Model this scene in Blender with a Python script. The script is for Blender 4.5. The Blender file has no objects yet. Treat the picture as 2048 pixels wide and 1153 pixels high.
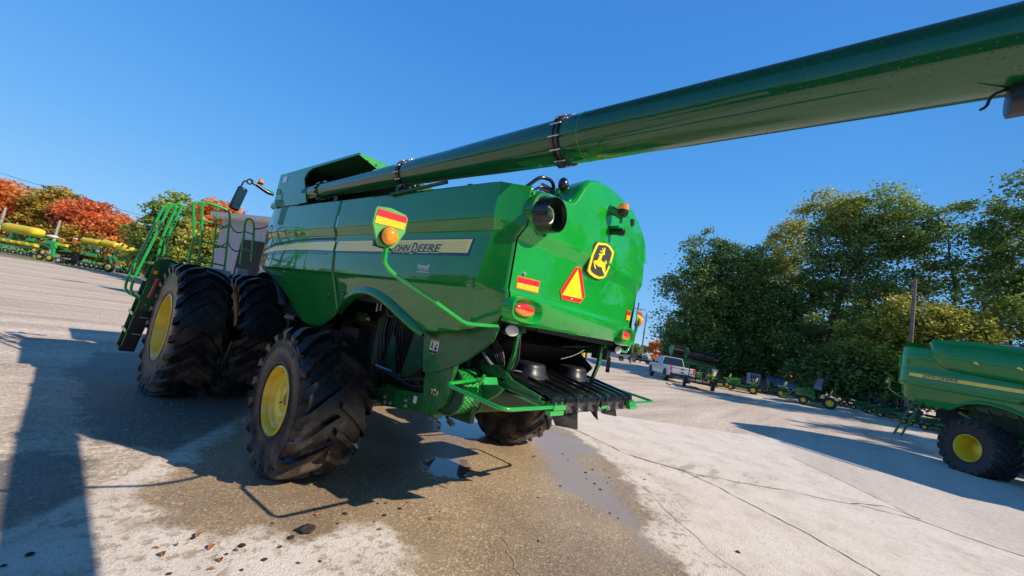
import bpy, math, random
import numpy as np
from mathutils import Vector, Matrix
R = math.radians
scene = bpy.context.scene
COL = scene.collection
rnd = random.Random(7)

# ------------------------------------------------------------------ materials
def new_mat(name):
    m = bpy.data.materials.new(name); m.use_nodes = True
    nt = m.node_tree; b = nt.nodes['Principled BSDF']
    return m, nt, b
def N(nt, t, **k):
    n = nt.nodes.new(t)
    for a, v in k.items():
        if a.startswith('i_'):
            n.inputs[a[2:].replace('_', ' ')].default_value = v
        else: setattr(n, a, v)
    return n
def lk(nt, a, b): nt.links.new(a, b)
def noise(nt, scale, detail=4, rough=.55, vec=None, dist=0):
    n = N(nt, 'ShaderNodeTexNoise'); n.inputs['Scale'].default_value = scale
    n.inputs['Detail'].default_value = detail; n.inputs['Roughness'].default_value = rough
    n.inputs['Distortion'].default_value = dist
    if vec is not None: lk(nt, vec, n.inputs['Vector'])
    return n
def ramp(nt, fac, stops):
    r = N(nt, 'ShaderNodeValToRGB'); e = r.color_ramp.elements
    while len(e) < len(stops): e.new(.5)
    for i, (p, c) in enumerate(stops):
        e[i].position = p; e[i].color = (*c, 1) if len(c) == 3 else c
    lk(nt, fac, r.inputs['Fac']); return r
def mixc(nt, fac, a, b):
    m = N(nt, 'ShaderNodeMix', data_type='RGBA')
    for s, v in ((m.inputs[0], fac), (m.inputs[6], a), (m.inputs[7], b)):
        if isinstance(v, (int, float)): s.default_value = v
        elif isinstance(v, tuple): s.default_value = (*v, 1) if len(v) == 3 else v
        else: lk(nt, v, s)
    return m.outputs[2]
def math_(nt, op, a, b=None, c=None, clamp=False):
    m = N(nt, 'ShaderNodeMath', operation=op); m.use_clamp = clamp
    for i, v in enumerate((a, b, c)):
        if v is None: continue
        if isinstance(v, (int, float)): m.inputs[i].default_value = v
        else: lk(nt, v, m.inputs[i])
    return m.outputs[0]
def smooth(nt, v, a, b):
    m = N(nt, 'ShaderNodeMapRange', interpolation_type='SMOOTHSTEP')
    m.inputs['From Min'].default_value = a; m.inputs['From Max'].default_value = b
    lk(nt, v, m.inputs['Value']); return m.outputs[0]
def bump(nt, h, strength, dist, bsdf, prev=None):
    b = N(nt, 'ShaderNodeBump'); b.inputs['Strength'].default_value = strength
    b.inputs['Distance'].default_value = dist; lk(nt, h, b.inputs['Height'])
    if prev is not None: lk(nt, prev, b.inputs['Normal'])
    lk(nt, b.outputs[0], bsdf.inputs['Normal']); return b.outputs[0]
def tc(nt): return N(nt, 'ShaderNodeTexCoord').outputs['Object']

def simple(name, col, rough=.5, metal=0, coat=0, var=.12, nscale=6, bmp=0, emis=None):
    m, nt, b = new_mat(name)
    v = tc(nt); n = noise(nt, nscale, 5, vec=v)
    dk = tuple(c * (1 - var) for c in col); lt = tuple(min(1, c * (1 + var)) for c in col)
    r = ramp(nt, n.outputs[0], [(.3, dk), (.7, lt)])
    lk(nt, r.outputs[0], b.inputs['Base Color'])
    b.inputs['Metallic'].default_value = metal
    rr = N(nt, 'ShaderNodeMapRange'); rr.inputs['To Min'].default_value = max(.02, rough - .08)
    rr.inputs['To Max'].default_value = min(1, rough + .1); lk(nt, n.outputs[0], rr.inputs['Value'])
    lk(nt, rr.outputs[0], b.inputs['Roughness'])
    b.inputs['Coat Weight'].default_value = coat; b.inputs['Coat Roughness'].default_value = .04
    if bmp:
        n2 = noise(nt, nscale * 8, 3, vec=v); bump(nt, n2.outputs[0], bmp, .01, b)
    if emis:
        b.inputs['Emission Color'].default_value = (*emis[0], 1); b.inputs['Emission Strength'].default_value = emis[1]
    return m

def paint(name, col, drops=False, coat=1.0, dust=.12, dustcol=(.24, .21, .15), cior=1.62):
    """glossy machine enamel: faint dust film, orange peel, optional water drops"""
    m, nt, b = new_mat(name)
    v = tc(nt); n = noise(nt, 1.7, 6, .6, vec=v); n3 = noise(nt, 14, 4, .6, vec=v)
    c = ramp(nt, n.outputs[0], [(.3, tuple(x * .88 for x in col)), (.72, tuple(x * 1.08 for x in col))])
    f = math_(nt, 'MULTIPLY', smooth(nt, n3.outputs[0], .42, .8), dust)
    cc = mixc(nt, f, c.outputs[0], dustcol)
    lk(nt, cc, b.inputs['Base Color'])
    rr = math_(nt, 'MULTIPLY_ADD', n3.outputs[0], .18, .24); lk(nt, rr, b.inputs['Roughness'])
    b.inputs['Coat Weight'].default_value = coat; b.inputs['Coat IOR'].default_value = cior; b.inputs['Specular IOR Level'].default_value = .08
    lk(nt, math_(nt, 'MULTIPLY_ADD', smooth(nt, n3.outputs[0], .4, .8), .07, .025), b.inputs['Coat Roughness'])
    w = noise(nt, 2.3, 2, .4, vec=v); pr = bump(nt, w.outputs[0], .25, .02, b)
    if drops:
        vo = N(nt, 'ShaderNodeTexVoronoi'); vo.inputs['Scale'].default_value = 75; lk(nt, v, vo.inputs['Vector'])
        vm = N(nt, 'ShaderNodeTexWhiteNoise', noise_dimensions='3D'); lk(nt, vo.outputs['Color'], vm.inputs['Vector'])
        d = smooth(nt, vo.outputs['Distance'], .32, .08)
        on = math_(nt, 'GREATER_THAN', vm.outputs['Value'], .62)
        nm = smooth(nt, noise(nt, 3.0, 3, vec=v).outputs[0], .40, .62)
        hh = math_(nt, 'MULTIPLY', math_(nt, 'MULTIPLY', d, on), nm)
        bb = N(nt, 'ShaderNodeBump'); bb.inputs['Strength'].default_value = .9; bb.inputs['Distance'].default_value = .006
        lk(nt, hh, bb.inputs['Height']); lk(nt, pr, bb.inputs['Normal']); pr = bb.outputs[0]
        lk(nt, pr, b.inputs['Normal']); lk(nt, pr, b.inputs['Coat Normal'])
    else:
        lk(nt, pr, b.inputs['Coat Normal'])
    return m

GREEN = (.004, .19, .028)
M = {}
M['green'] = paint('green_enamel', GREEN, dust=.06)
M['green_far'] = paint('older_green_enamel', (.004, .21, .035), dust=.10, cior=1.5)
M['green_wet'] = paint('green_enamel_droplets', (.004, .20, .028), drops=True, dust=.04)
M['green_rear'] = paint('green_enamel_baked_sun_droplets', (.004, .37, .035), drops=True, dust=.03)  # same enamel as the sides, base colour raised to paint in the sunlight
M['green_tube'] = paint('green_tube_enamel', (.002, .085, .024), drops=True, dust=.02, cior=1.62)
M['green_frame'] = simple('green_frame_paint', (.015, .13, .030), .42, coat=.3, var=.35, nscale=9)
M['green_dark'] = simple('dark_green_frame_paint', (.008, .06, .018), .5, var=.4, nscale=7)
M['green_rail'] = simple('green_rail_enamel', (.010, .40, .05), .25, coat=.8, var=.1)
M['yellow'] = simple('yellow_rim_enamel', (.90, .63, .03), .3, coat=.7, var=.12, nscale=5)
M['yellow_tank'] = simple('yellow_tank_plastic', (.82, .60, .02), .4, var=.1, nscale=2)
M['stripe'] = simple('yellow_stripe_decal', (.95, .80, .24), .35, coat=.5, var=.06, nscale=30)
M['stripe_dk'] = simple('ochre_stripe_decal', (.78, .62, .16), .35, coat=.5, var=.06, nscale=30)
M['navy'] = simple('navy_decal', (.012, .014, .07), .35, coat=.5)
M['black'] = simple('black_plastic', (.018, .018, .02), .38, var=.3, nscale=12)
M['black_gloss'] = simple('glossy_black_plastic', (.012, .012, .014), .22, coat=.5, var=.3, nscale=9)
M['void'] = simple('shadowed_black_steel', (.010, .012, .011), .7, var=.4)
M['hose'] = simple('black_rubber_hose', (.02, .02, .022), .45)
M['steel'] = simple('bare_steel', (.42, .42, .44), .35, metal=.8, var=.2, nscale=20)
M['zinc'] = simple('zinc_bolt', (.55, .55, .56), .35, metal=.7)
M['white'] = simple('white_paint', (.78, .78, .76), .4, var=.05)
M['offwhite'] = simple('off_white_plastic', (.6, .58, .52), .5, var=.12, nscale=4)
M['red'] = simple('red_reflective_sheet', (.72, .012, .02), .3, coat=.6, var=.05, nscale=60)
M['yellow_refl'] = simple('yellow_reflective_sheet', (.95, .62, .01), .3, coat=.6, var=.05, nscale=60)
M['orange_sheet'] = simple('orange_reflective_sheet', (.85, .24, .02), .3, var=.05, nscale=60)
M['smv_yellow'] = simple('fluorescent_yellow_sheet', (.98, .78, .01), .35, coat=.4, var=.04, nscale=60)
M['dark_badge'] = simple('charcoal_badge', (.055, .052, .058), .45, var=.15, nscale=60)
M['badge_yellow'] = simple('yellow_badge', (.95, .80, .03), .35, coat=.4, var=.04)
M['rust'] = simple('rusty_chain', (.12, .08, .05), .7, metal=.4, var=.4, nscale=30)
M['amber'] = simple('amber_lens', (.95, .30, .01), .12, coat=1, var=.25, nscale=40, emis=((1, .3, .01), .12))
M['red_lens'] = simple('red_lens', (.75, .02, .015), .12, coat=1, var=.3, nscale=60, emis=((.8, .02, .01), .10))
M['orange_lens'] = simple('orange_lens', (.85, .22, .03), .12, coat=1, var=.3, nscale=60, emis=((.9, .25, .03), .08))
M['lamp'] = simple('frosted_lamp_glass', (.62, .62, .60), .15, coat=1, var=.2, nscale=50)
M['mirror'] = simple('mirror_glass', (.35, .38, .42), .04, metal=1, var=.05)
M['glass'] = simple('dark_tinted_glass', (.02, .03, .04), .05, coat=1, var=.1)
M['skyglass'] = simple('side_window_glass', (.03, .06, .09), .03, coat=1, var=.1)
M['truck_white'] = simple('white_car_paint', (.72, .71, .68), .28, coat=1, var=.04, nscale=2)
M['blue_grey'] = simple('blue_grey_paint', (.30, .36, .46), .35, coat=.6, var=.15)
M['seat'] = simple('cream_yellow_seat', (.72, .60, .22), .5, var=.08)
M['concrete_wall'] = simple('weathered_concrete', (.42, .38, .32), .85, var=.25, nscale=3, bmp=.3)
M['wood'] = simple('grey_weathered_pole_wood', (.20, .16, .13), .85, var=.3, nscale=5, bmp=.4)
M['pole_light'] = simple('sunbleached_pole_wood', (.40, .36, .31), .85, var=.2, nscale=5)
M['red_steel'] = simple('red_implement_paint', (.55, .02, .04), .4, coat=.4, var=.2)
M['pipe_yellow'] = simple('yellow_safety_paint', (.85, .62, .01), .4, var=.1)
M['rail_tan'] = simple('tan_galvanised_rail', (.55, .48, .38), .5, metal=.2, var=.2)  # the railing's own tan colour
M['tarp'] = simple('blue_grey_tarpaulin', (.10, .13, .20), .4, var=.5, nscale=3, coat=.3)
M['sign_green'] = simple('light_green_sign_plate', (.10, .42, .08), .35, coat=.4)
M['sticker'] = simple('white_sticker', (.72, .70, .66), .4, var=.08, nscale=30)
M['sticker_orange'] = simple('orange_sticker', (.85, .25, .03), .4)
M['ink'] = simple('black_ink', (.01, .01, .01), .6)
M['gunk'] = simple('greasy_axle_steel', (.05, .055, .05), .45, metal=.4, var=.6, nscale=15)
def bark_mat():
    m, nt, b = new_mat('tree_bark'); v = tc(nt)
    mp = N(nt, 'ShaderNodeMapping'); mp.inputs['Scale'].default_value = (6, 6, 1.2); lk(nt, v, mp.inputs[0])
    n = noise(nt, 2.5, 6, .65, vec=mp.outputs[0])
    r = ramp(nt, n.outputs[0], [(.3, (.035, .026, .02)), (.7, (.15, .12, .09))])
    lk(nt, r.outputs[0], b.inputs['Base Color']); b.inputs['Roughness'].default_value = .9
    bump(nt, n.outputs[0], .7, .05, b); return m
M['bark'] = bark_mat()

def rubber(name, dusty=.22):
    m, nt, b = new_mat(name); v = tc(nt)
    n = noise(nt, 2.6, 7, .62, vec=v); n2 = noise(nt, 22, 5, .6, vec=v)
    sepn = math_(nt, 'MULTIPLY_ADD', n2.outputs[0], .35, math_(nt, 'MULTIPLY', n.outputs[0], .75))
    f = math_(nt, 'MULTIPLY', smooth(nt, sepn, .50, .72), dusty)
    pz = N(nt, 'ShaderNodeSeparateXYZ'); lk(nt, v, pz.inputs[0])
    low = smooth(nt, pz.outputs[2], .10, -.75)          # dirt gathers near the ground
    f2 = math_(nt, 'ADD', f, math_(nt, 'MULTIPLY', math_(nt, 'MULTIPLY', low, smooth(nt, n.outputs[0], .38, .60)), .7), clamp=True)
    cc = mixc(nt, f2, (.008, .008, .011), (.17, .13, .10))
    lk(nt, cc, b.inputs['Base Color'])
    lk(nt, math_(nt, 'MULTIPLY_ADD', f2, .36, .27), b.inputs['Roughness'])
    bump(nt, n2.outputs[0], .35, .01, b)
    b.inputs['Specular IOR Level'].default_value = .35
    return m
M['rubber'] = rubber('wet_black_rubber')
M['rubber_far'] = simple('tyre_rubber', (.022, .022, .024), .6, var=.4, nscale=8)
M['sidetext'] = simple('raised_tyre_lettering', (.012, .012, .014), .4)

# ------------------------------------------------------------------ mesh builder
class MB:
    def __init__(s): s.v = []; s.f = []; s.mi = []
    def add(s, vs, fs, mi=0):
        o = len(s.v); s.v += [tuple(map(float, p)) for p in vs]
        s.f += [tuple(i + o for i in f) for f in fs]; s.mi += [mi] * len(fs)
    def box(s, c, d, rot=None, mi=0):
        x, y, z = d[0] / 2, d[1] / 2, d[2] / 2
        P = [Vector(q) for q in ((-x, -y, -z), (x, -y, -z), (x, y, -z), (-x, y, -z), (-x, -y, z), (x, -y, z), (x, y, z), (-x, y, z))]
        if rot is not None:
            if not isinstance(rot, Matrix): rot = Matrix.Rotation(rot, 3, 'Z')
            P = [rot @ q for q in P]
        c = Vector(c)
        s.add([q + c for q in P], [(0, 3, 2, 1), (4, 5, 6, 7), (0, 1, 5, 4), (1, 2, 6, 5), (2, 3, 7, 6), (3, 0, 4, 7)], mi)
    def bar(s, a, b, w, h, mi=0, up=(0, 0, 1)):
        a = Vector(a); b = Vector(b); d = (b - a); L = d.length; d.normalize()
        u = Vector(up); x = d.cross(u)
        if x.length < 1e-4: x = d.cross(Vector((1, 0, 0)))
        x.normalize(); u = x.cross(d)
        P = []
        for e in (a, b):
            for i, j in ((-1, -1), (1, -1), (1, 1), (-1, 1)): P.append(e + x * i * w / 2 + u * j * h / 2)
        s.add(P, [(0, 1, 2, 3), (7, 6, 5, 4), (0, 4, 5, 1), (1, 5, 6, 2), (2, 6, 7, 3), (3, 7, 4, 0)], mi)
    def tube(s, pts, r, n=10, mi=0, cap=True, closed=False):
        pts = [Vector(p) for p in pts]; k = len(pts)
        rs = r if isinstance(r, (list, tuple)) else [r] * k
        T = []
        for i in range(k):
            a = pts[(i - 1) % k] if closed or i > 0 else pts[i]
            b = pts[(i + 1) % k] if closed or i < k - 1 else pts[i]
            T.append((b - a).normalized())
        ref = Vector((0, 0, 1)) if abs(T[0].z) < .9 else Vector((1, 0, 0))
        nrm = T[0].cross(ref).normalized(); vs = []
        for i in range(k):
            nrm = (nrm - T[i] * nrm.dot(T[i])); nrm.normalize(); bn = T[i].cross(nrm)
            for j in range(n):
                a = 2 * math.pi * j / n
                vs.append(pts[i] + (nrm * math.cos(a) + bn * math.sin(a)) * rs[i])
        fs = []
        for i in range(k if closed else k - 1):
            i2 = (i + 1) % k
            for j in range(n): fs.append((i * n + j, i * n + (j + 1) % n, i2 * n + (j + 1) % n, i2 * n + j))
        if cap and not closed:
            fs.append(tuple(range(n - 1, -1, -1))); fs.append(tuple((k - 1) * n + j for j in range(n)))
        s.add(vs, fs, mi)
    def lathe(s, prof, c=(0, 0, 0), axis='x', n=48, mi=0, closed=False):
        """prof = [(axial, radius)]"""
        c = Vector(c); vs = []; k = len(prof)
        for a, r in prof:
            for j in range(n):
                t = 2 * math.pi * j / n
                if axis == 'x': p = (a, r * math.cos(t), r * math.sin(t))
                elif axis == 'y': p = (r * math.sin(t), a, r * math.cos(t))
                else: p = (r * math.cos(t), r * math.sin(t), a)
                vs.append(c + Vector(p))
        fs = []
        for i in range(k - 1 if not closed else k):
            i2 = (i + 1) % k
            for j in range(n): fs.append((i * n + j, i * n + (j + 1) % n, i2 * n + (j + 1) % n, i2 * n + j))
        s.add(vs, fs, mi)
    def prism(s, poly, fa, fb, mi=0):
        """poly of 2-D points; fa/fb map a 2-D point to the two faces"""
        n = len(poly)
        vs = [fa(p) for p in poly] + [fb(p) for p in poly]
        fs = [tuple(range(n)), tuple(range(2 * n - 1, n - 1, -1))] + [(i, i + n, (i + 1) % n + n, (i + 1) % n) for i in range(n)]
        s.add(vs, fs, mi)
    def xprism(s, poly, x0, x1, mi=0): s.prism(poly, lambda p: (x0, p[0], p[1]), lambda p: (x1, p[0], p[1]), mi)
    def yprism(s, poly, y0, y1, mi=0): s.prism(poly, lambda p: (p[0], y0, p[1]), lambda p: (p[0], y1, p[1]), mi)
    def zprism(s, poly, z0, z1, mi=0): s.prism(poly, lambda p: (p[0], p[1], z0), lambda p: (p[0], p[1], z1), mi)
    def grid(s, fn, us, vs_, mi=0):
        P = [fn(u, v) for u in us for v in vs_]; m = len(vs_)
        s.add(P, [(i * m + j, (i + 1) * m + j, (i + 1) * m + j + 1, i * m + j + 1) for i in range(len(us) - 1) for j in range(m - 1)], mi)
    def ball(s, c, r, n=12, m=8, mi=0, sc=(1, 1, 1)):
        c = Vector(c); vs = []; fs = []
        for i in range(m + 1):
            p = math.pi * i / m
            for j in range(n):
                t = 2 * math.pi * j / n
                vs.append(c + Vector((r * sc[0] * math.sin(p) * math.cos(t), r * sc[1] * math.sin(p) * math.sin(t), r * sc[2] * math.cos(p))))
        for i in range(m):
            for j in range(n): fs.append((i * n + j, (i + 1) * n + j, (i + 1) * n + (j + 1) % n, i * n + (j + 1) % n))
        s.add(vs, fs, mi)
    def cyl(s, a, b, r, n=16, mi=0): s.tube([a, b], r, n, mi)
    def build(s, name, mats, parent=None, angle=38, bevel=0, merge=True, recalc=True, loc=None):
        me = bpy.data.meshes.new(name); me.from_pydata(s.v, [], s.f)
        for mt in (mats if isinstance(mats, (list, tuple)) else [mats]): me.materials.append(mt)
        if len(set(s.mi)) > 1: me.polygons.foreach_set('material_index', s.mi)
        if merge or recalc:
            import bmesh
            bm = bmesh.new(); bm.from_mesh(me)
            if merge: bmesh.ops.remove_doubles(bm, verts=bm.verts, dist=.0004); bmesh.ops.dissolve_degenerate(bm, edges=bm.edges, dist=.0002)
            if recalc: bmesh.ops.recalc_face_normals(bm, faces=bm.faces)
            bm.to_mesh(me); bm.free()
        me.shade_smooth()
        if angle < 180: me.set_sharp_from_angle(angle=R(angle))
        me.update()
        o = bpy.data.objects.new(name, me); COL.objects.link(o)
        if parent is not None: o.parent = parent
        if loc is not None: o.location = loc
        if bevel:
            b = o.modifiers.new('bevel', 'BEVEL'); b.width = bevel; b.segments = 2; b.limit_method = 'ANGLE'; b.angle_limit = R(40)
            b.harden_normals = False
        return o

def tag(o, label=None, cat=None, group=None, kind=None):
    if label: o['label'] = label
    if cat: o['category'] = cat
    if group: o['group'] = group
    if kind: o['kind'] = kind
    return o
def thing(name, label, cat, loc=(0, 0, 0), rz=0, group=None, sc=1):
    o = bpy.data.objects.new(name, None); COL.objects.link(o)
    o.location = loc; o.rotation_euler = (0, 0, rz); o.scale = (sc, sc, sc); o.empty_display_size = .3
    return tag(o, label, cat, group)
def copy_tree(o, parent=None, first=True):
    kids = [c for c in bpy.data.objects if c.parent == o]
    c = o.copy(); COL.objects.link(c); c.parent = parent
    for ch in kids: copy_tree(ch, c)
    return c
def lerp_table(tab, x):
    if x <= tab[0][0]: return tab[0][1]
    for (a, va), (b, vb) in zip(tab, tab[1:]):
        if x <= b: return va + (vb - va) * (x - a) / (b - a)
    return tab[-1][1]
def smooth_path(pts, r=.1, k=6):
    """round the corners of a polyline"""
    P = [Vector(p) for p in pts]; out = [P[0]]
    for i in range(1, len(P) - 1):
        a, b, c = P[i - 1], P[i], P[i + 1]
        ra = min(r, (a - b).length * .49, (c - b).length * .49)
        p0 = b + (a - b).normalized() * ra; p1 = b + (c - b).normalized() * ra
        for j in range(k + 1):
            t = j / k; out.append(p0 * (1 - t) ** 2 + b * 2 * t * (1 - t) + p1 * t ** 2)
    out.append(P[-1]); return out

_font_cache = {}
def text_geo(body, size=1, shear=0, bold=0, spacing=1.0):
    """2-D glyph triangles of a text, from Blender's own font"""
    cu = bpy.data.curves.new('glyphs', 'FONT'); cu.body = body; cu.size = size; cu.shear = shear
    cu.offset = bold; cu.space_character = spacing; cu.resolution_u = 3
    o = bpy.data.objects.new('glyphs', cu); COL.objects.link(o)
    bpy.context.view_layer.update()
    ev = o.evaluated_get(bpy.context.evaluated_depsgraph_get()); me = ev.to_mesh()
    vs = [(v.co.x, v.co.y) for v in me.vertices]; fs = [tuple(p.vertices) for p in me.polygons]
    ev.to_mesh_clear(); bpy.data.objects.remove(o); bpy.data.curves.remove(cu)
    return vs, fs
def add_text(mb, body, fn, size, mi=0, shear=0, bold=0, width=None, height=None, spacing=1.0, center=False):
    """fn maps (x, y) in text space to 3-D"""
    vs, fs = text_geo(body, size, shear, bold, spacing)
    if not vs: return
    x0 = min(v[0] for v in vs); x1 = max(v[0] for v in vs); y0 = min(v[1] for v in vs); y1 = max(v[1] for v in vs)
    sx = width / (x1 - x0) if width else 1; sy = height / (y1 - y0) if height else 1
    ox = (x1 - x0) * sx / 2 if center else 0
    mb.add([fn((v[0] - x0) * sx - ox, (v[1] - y0) * sy) for v in vs], fs, mi)
# ------------------------------------------------------------------ ground
def gh(x, y):
    """the yard rises gently towards the tree line on the right"""
    u = .5 * x - .866 * y - 7.5
    s = math.log1p(math.exp(-abs(u))) + max(u, 0)
    return .04 * min(s, 22)
def sdf(poly, X, Y):
    """signed distance (negative inside) to a polygon"""
    d = np.full(X.shape, 1e9); inside = np.zeros(X.shape, bool); n = len(poly)
    for i in range(n):
        ax, ay = poly[i]; bx, by = poly[(i + 1) % n]
        ex, ey = bx - ax, by - ay; wx, wy = X - ax, Y - ay
        t = np.clip((wx * ex + wy * ey) / (ex * ex + ey * ey), 0, 1)
        d = np.minimum(d, np.hypot(wx - ex * t, wy - ey * t))
        c = ((ay > Y) != (by > Y)) & (X < (bx - ax) * (Y - ay) / (by - ay + 1e-12) + ax)
        inside ^= c
    return np.where(inside, -d, d)
SLAB = [(-11.6, -9.5), (-3.82, -.42), (-1.83, 1.89), (1.45, 5.74), (7.0, 1.0), (10.0, -1.57), (18.2, -8.6), (8, -22)]
WET = [(-3.17, .05), (-2.99, -.44), (-3.15, -.6), (-2.9, -.98), (-2.45, -1.02), (-2.3, -1.35), (-2.0, -1.3), (-1.75, -1.5), (-1.75, -1.8),
       (-1.95, -2.05), (-1.9, -2.5), (-1.0, -3.3), (-.1, -3.8), (.3, -3.3), (.8, -2.98), (1.6, -2.55), (2.2, -2.1), (2.69, -1.6), (3.6, -.7), (3.9, -.2), (4.1, .9), (2.6, 2.4), (.6, 2.6), (-1.0, 2.7), (-1.9, 1.8), (-2.5, 1.0)]
SHEEN = [(3.12, .2), (3.3, -.1), (3.4, -.46), (3.14, -1.18), (2.77, -1.24), (2.45, -1.02), (1.95, -1.4), (1.83, -1.94), (1.28, -2.38), (1.03, -2.69), (.52, -3.01), (.15, -3.35), (.36, -2.98), (.6, -2.64), (.76, -2.31), (.8, -1.95), (.64, -1.83), (1.05, -1.44), (1.55, -1.04), (2.1, -.45), (2.5, .1)]
PUD = [[(-.18, -.15), (.32, -.42), (.22, -.68), (-.12, -.95), (-.55, -.85), (-.5, -.45)],
       [(1.5, 1.9), (3.3, 1.8), (2.5, .7), (1.1, .1), (.8, .7)]]
STAIN = [(3.2, -1.9), (4.4, -2.1), (5.7, -3.6), (5.2, -4.0), (4.0, -3.1), (3.2, -2.5)]
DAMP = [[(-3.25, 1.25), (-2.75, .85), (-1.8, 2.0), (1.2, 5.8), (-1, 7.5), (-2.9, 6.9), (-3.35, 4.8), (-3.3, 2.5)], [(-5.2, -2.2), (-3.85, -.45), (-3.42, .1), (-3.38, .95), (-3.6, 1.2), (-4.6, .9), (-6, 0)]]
COARSE = [(8.9, -3.6), (5.93, -5.58), (5.5, -6.6), (5.0, -9.5), (22, -16), (16, -4.5), (11.6, -2.9)]
GRASS = [(-4.5, 37), (-3.0, 33.5), (-.8, 34.2), (2.5, 34.5), (5, 40), (2, 39)]
VERGE = [(-60, 74), (-8, 66), (8, 79), (30, 76), (80, 44), (110, 30), (200, 60), (400, 400), (-400, 400), (-200, 60)]
def build_ground():
    def axis(lo, hi, step, far):
        a = list(np.arange(lo, hi + 1e-6, step)); s = step; x = hi
        while x < far: s *= 1.22; x += s; a.append(x)
        s = step; x = lo
        while x > -far: s *= 1.22; x -= s; a.insert(0, x)
        return np.array(a)
    xs = axis(-7, 14, .13, 2500); ys = axis(-7, 9, .13, 2500)
    X, Y = np.meshgrid(xs, ys, indexing='ij')
    Z = np.vectorize(gh)(X, Y)
    nx, ny = X.shape
    me = bpy.data.meshes.new('ground')
    verts = np.stack([X, Y, Z], -1).reshape(-1, 3)
    idx = np.arange(nx * ny).reshape(nx, ny)
    q = np.stack([idx[:-1, :-1], idx[1:, :-1], idx[1:, 1:], idx[:-1, 1:]], -1).reshape(-1, 4)
    me.from_pydata(verts.tolist(), [], q.tolist())
    def attr(name, arr):
        a = me.attributes.new(name, 'FLOAT', 'POINT'); a.data.foreach_set('value', np.clip(arr, -50, 50).astype(np.float32).ravel())
    attr('slab', sdf(SLAB, X, Y)); attr('wet', sdf(WET, X, Y))
    p = np.minimum.reduce([sdf(k, X, Y) for k in PUD]); attr('pud', p)
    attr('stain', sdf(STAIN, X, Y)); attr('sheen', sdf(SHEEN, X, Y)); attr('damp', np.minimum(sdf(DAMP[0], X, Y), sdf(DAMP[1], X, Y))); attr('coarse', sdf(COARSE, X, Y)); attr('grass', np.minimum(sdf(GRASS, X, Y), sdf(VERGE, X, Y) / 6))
    me.shade_smooth(); me.update()
    m, nt, b = new_mat('yard_surface'); v = tc(nt)
    def at(n):
        a = N(nt, 'ShaderNodeAttribute', attribute_name=n); return a.outputs['Fac']
    big = noise(nt, .35, 5, .6, vec=v); mid = noise(nt, 1.6, 6, .62, vec=v); fine = noise(nt, 9, 8, .7, vec=v)
    grit = noise(nt, 60, 4, .7, vec=v)
    vo = N(nt, 'ShaderNodeTexVoronoi'); vo.inputs['Scale'].default_value = 70; lk(nt, v, vo.inputs['Vector'])
    vo2 = N(nt, 'ShaderNodeTexVoronoi'); vo2.inputs['Scale'].default_value = 24; lk(nt, v, vo2.inputs['Vector'])
    edge = math_(nt, 'MULTIPLY_ADD', mid.outputs[0], 1.0, -.5)
    edgef = math_(nt, 'MULTIPLY_ADD', fine.outputs[0], .5, -.25)
    jag = math_(nt, 'ADD', edge, edgef)
    # dry concrete
    c1 = ramp(nt, mid.outputs[0], [(.30, (.70, .60, .50)), (.50, (.84, .74, .635)), (.72, (.90, .81, .71))])
    spk = noise(nt, 26, 6, .75, vec=v); spm = math_(nt, 'MULTIPLY_ADD', spk.outputs[0], .6, math_(nt, 'MULTIPLY', fine.outputs[0], .4)); c1s = ramp(nt, spm, [(.36, (.50, .44, .39)), (.45, (.88, .85, .82)), (.56, (1, 1, 1))])
    mm = N(nt, 'ShaderNodeMix', data_type='RGBA', blend_type='MULTIPLY'); mm.inputs[0].default_value = .75
    lk(nt, c1.outputs[0], mm.inputs[6]); lk(nt, c1s.outputs[0], mm.inputs[7]); conc = mm.outputs[2]
    # gravel
    sepc = N(nt, 'ShaderNodeSeparateColor'); lk(nt, vo2.outputs['Color'], sepc.inputs[0])
    sepd = N(nt, 'ShaderNodeSeparateColor'); lk(nt, vo.outputs['Color'], sepd.inputs[0])
    g1 = ramp(nt, sepc.outputs[0], [(0, (.50, .44, .385)), (.5, (.74, .665, .59)), (1, (.90, .83, .75))])
    g2 = ramp(nt, sepd.outputs[0], [(0, (.52, .46, .40)), (1, (.88, .80, .71))])
    g3a = mixc(nt, .5, g1.outputs[0], g2.outputs[0]); gsp = ramp(nt, spm, [(.38, (.66, .60, .54)), (.50, (1.10, 1.06, 1.0)), (.62, (1.38, 1.32, 1.25))]); gm_ = N(nt, 'ShaderNodeMix', data_type='RGBA', blend_type='MULTIPLY'); gm_.inputs[0].default_value = .9; lk(nt, g3a, gm_.inputs[6]); lk(nt, gsp.outputs[0], gm_.inputs[7]); g3 = gm_.outputs[2]
    strk = N(nt, 'ShaderNodeMapping'); strk.inputs['Scale'].default_value = (.10, .9, 1); strk.inputs['Rotation'].default_value = (0, 0, R(8)); lk(nt, v, strk.inputs[0])
    sn = noise(nt, 1.0, 6, .62, vec=strk.outputs[0])
    gmul = ramp(nt, sn.outputs[0], [(.30, (.55, .50, .45)), (.48, (.80, .75, .70)), (.7, (1.03, .98, .93))])
    mg = N(nt, 'ShaderNodeMix', data_type='RGBA', blend_type='MULTIPLY'); mg.inputs[0].default_value = 1
    lk(nt, g3, mg.inputs[6]); lk(nt, gmul.outputs[0], mg.inputs[7]); grav = mg.outputs[2]
    slabf = smooth(nt, math_(nt, 'ADD', at('slab'), math_(nt, 'MULTIPLY', jag, .35)), .06, -.06)
    base = mixc(nt, slabf, grav, conc)
    cf = smooth(nt, math_(nt, 'ADD', at('coarse'), math_(nt, 'MULTIPLY', jag, .25)), .12, -.12)
    agg = mixc(nt, .45, grav, (.70, .64, .57)); base = mixc(nt, math_(nt, 'MULTIPLY', cf, .8), base, agg)
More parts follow.
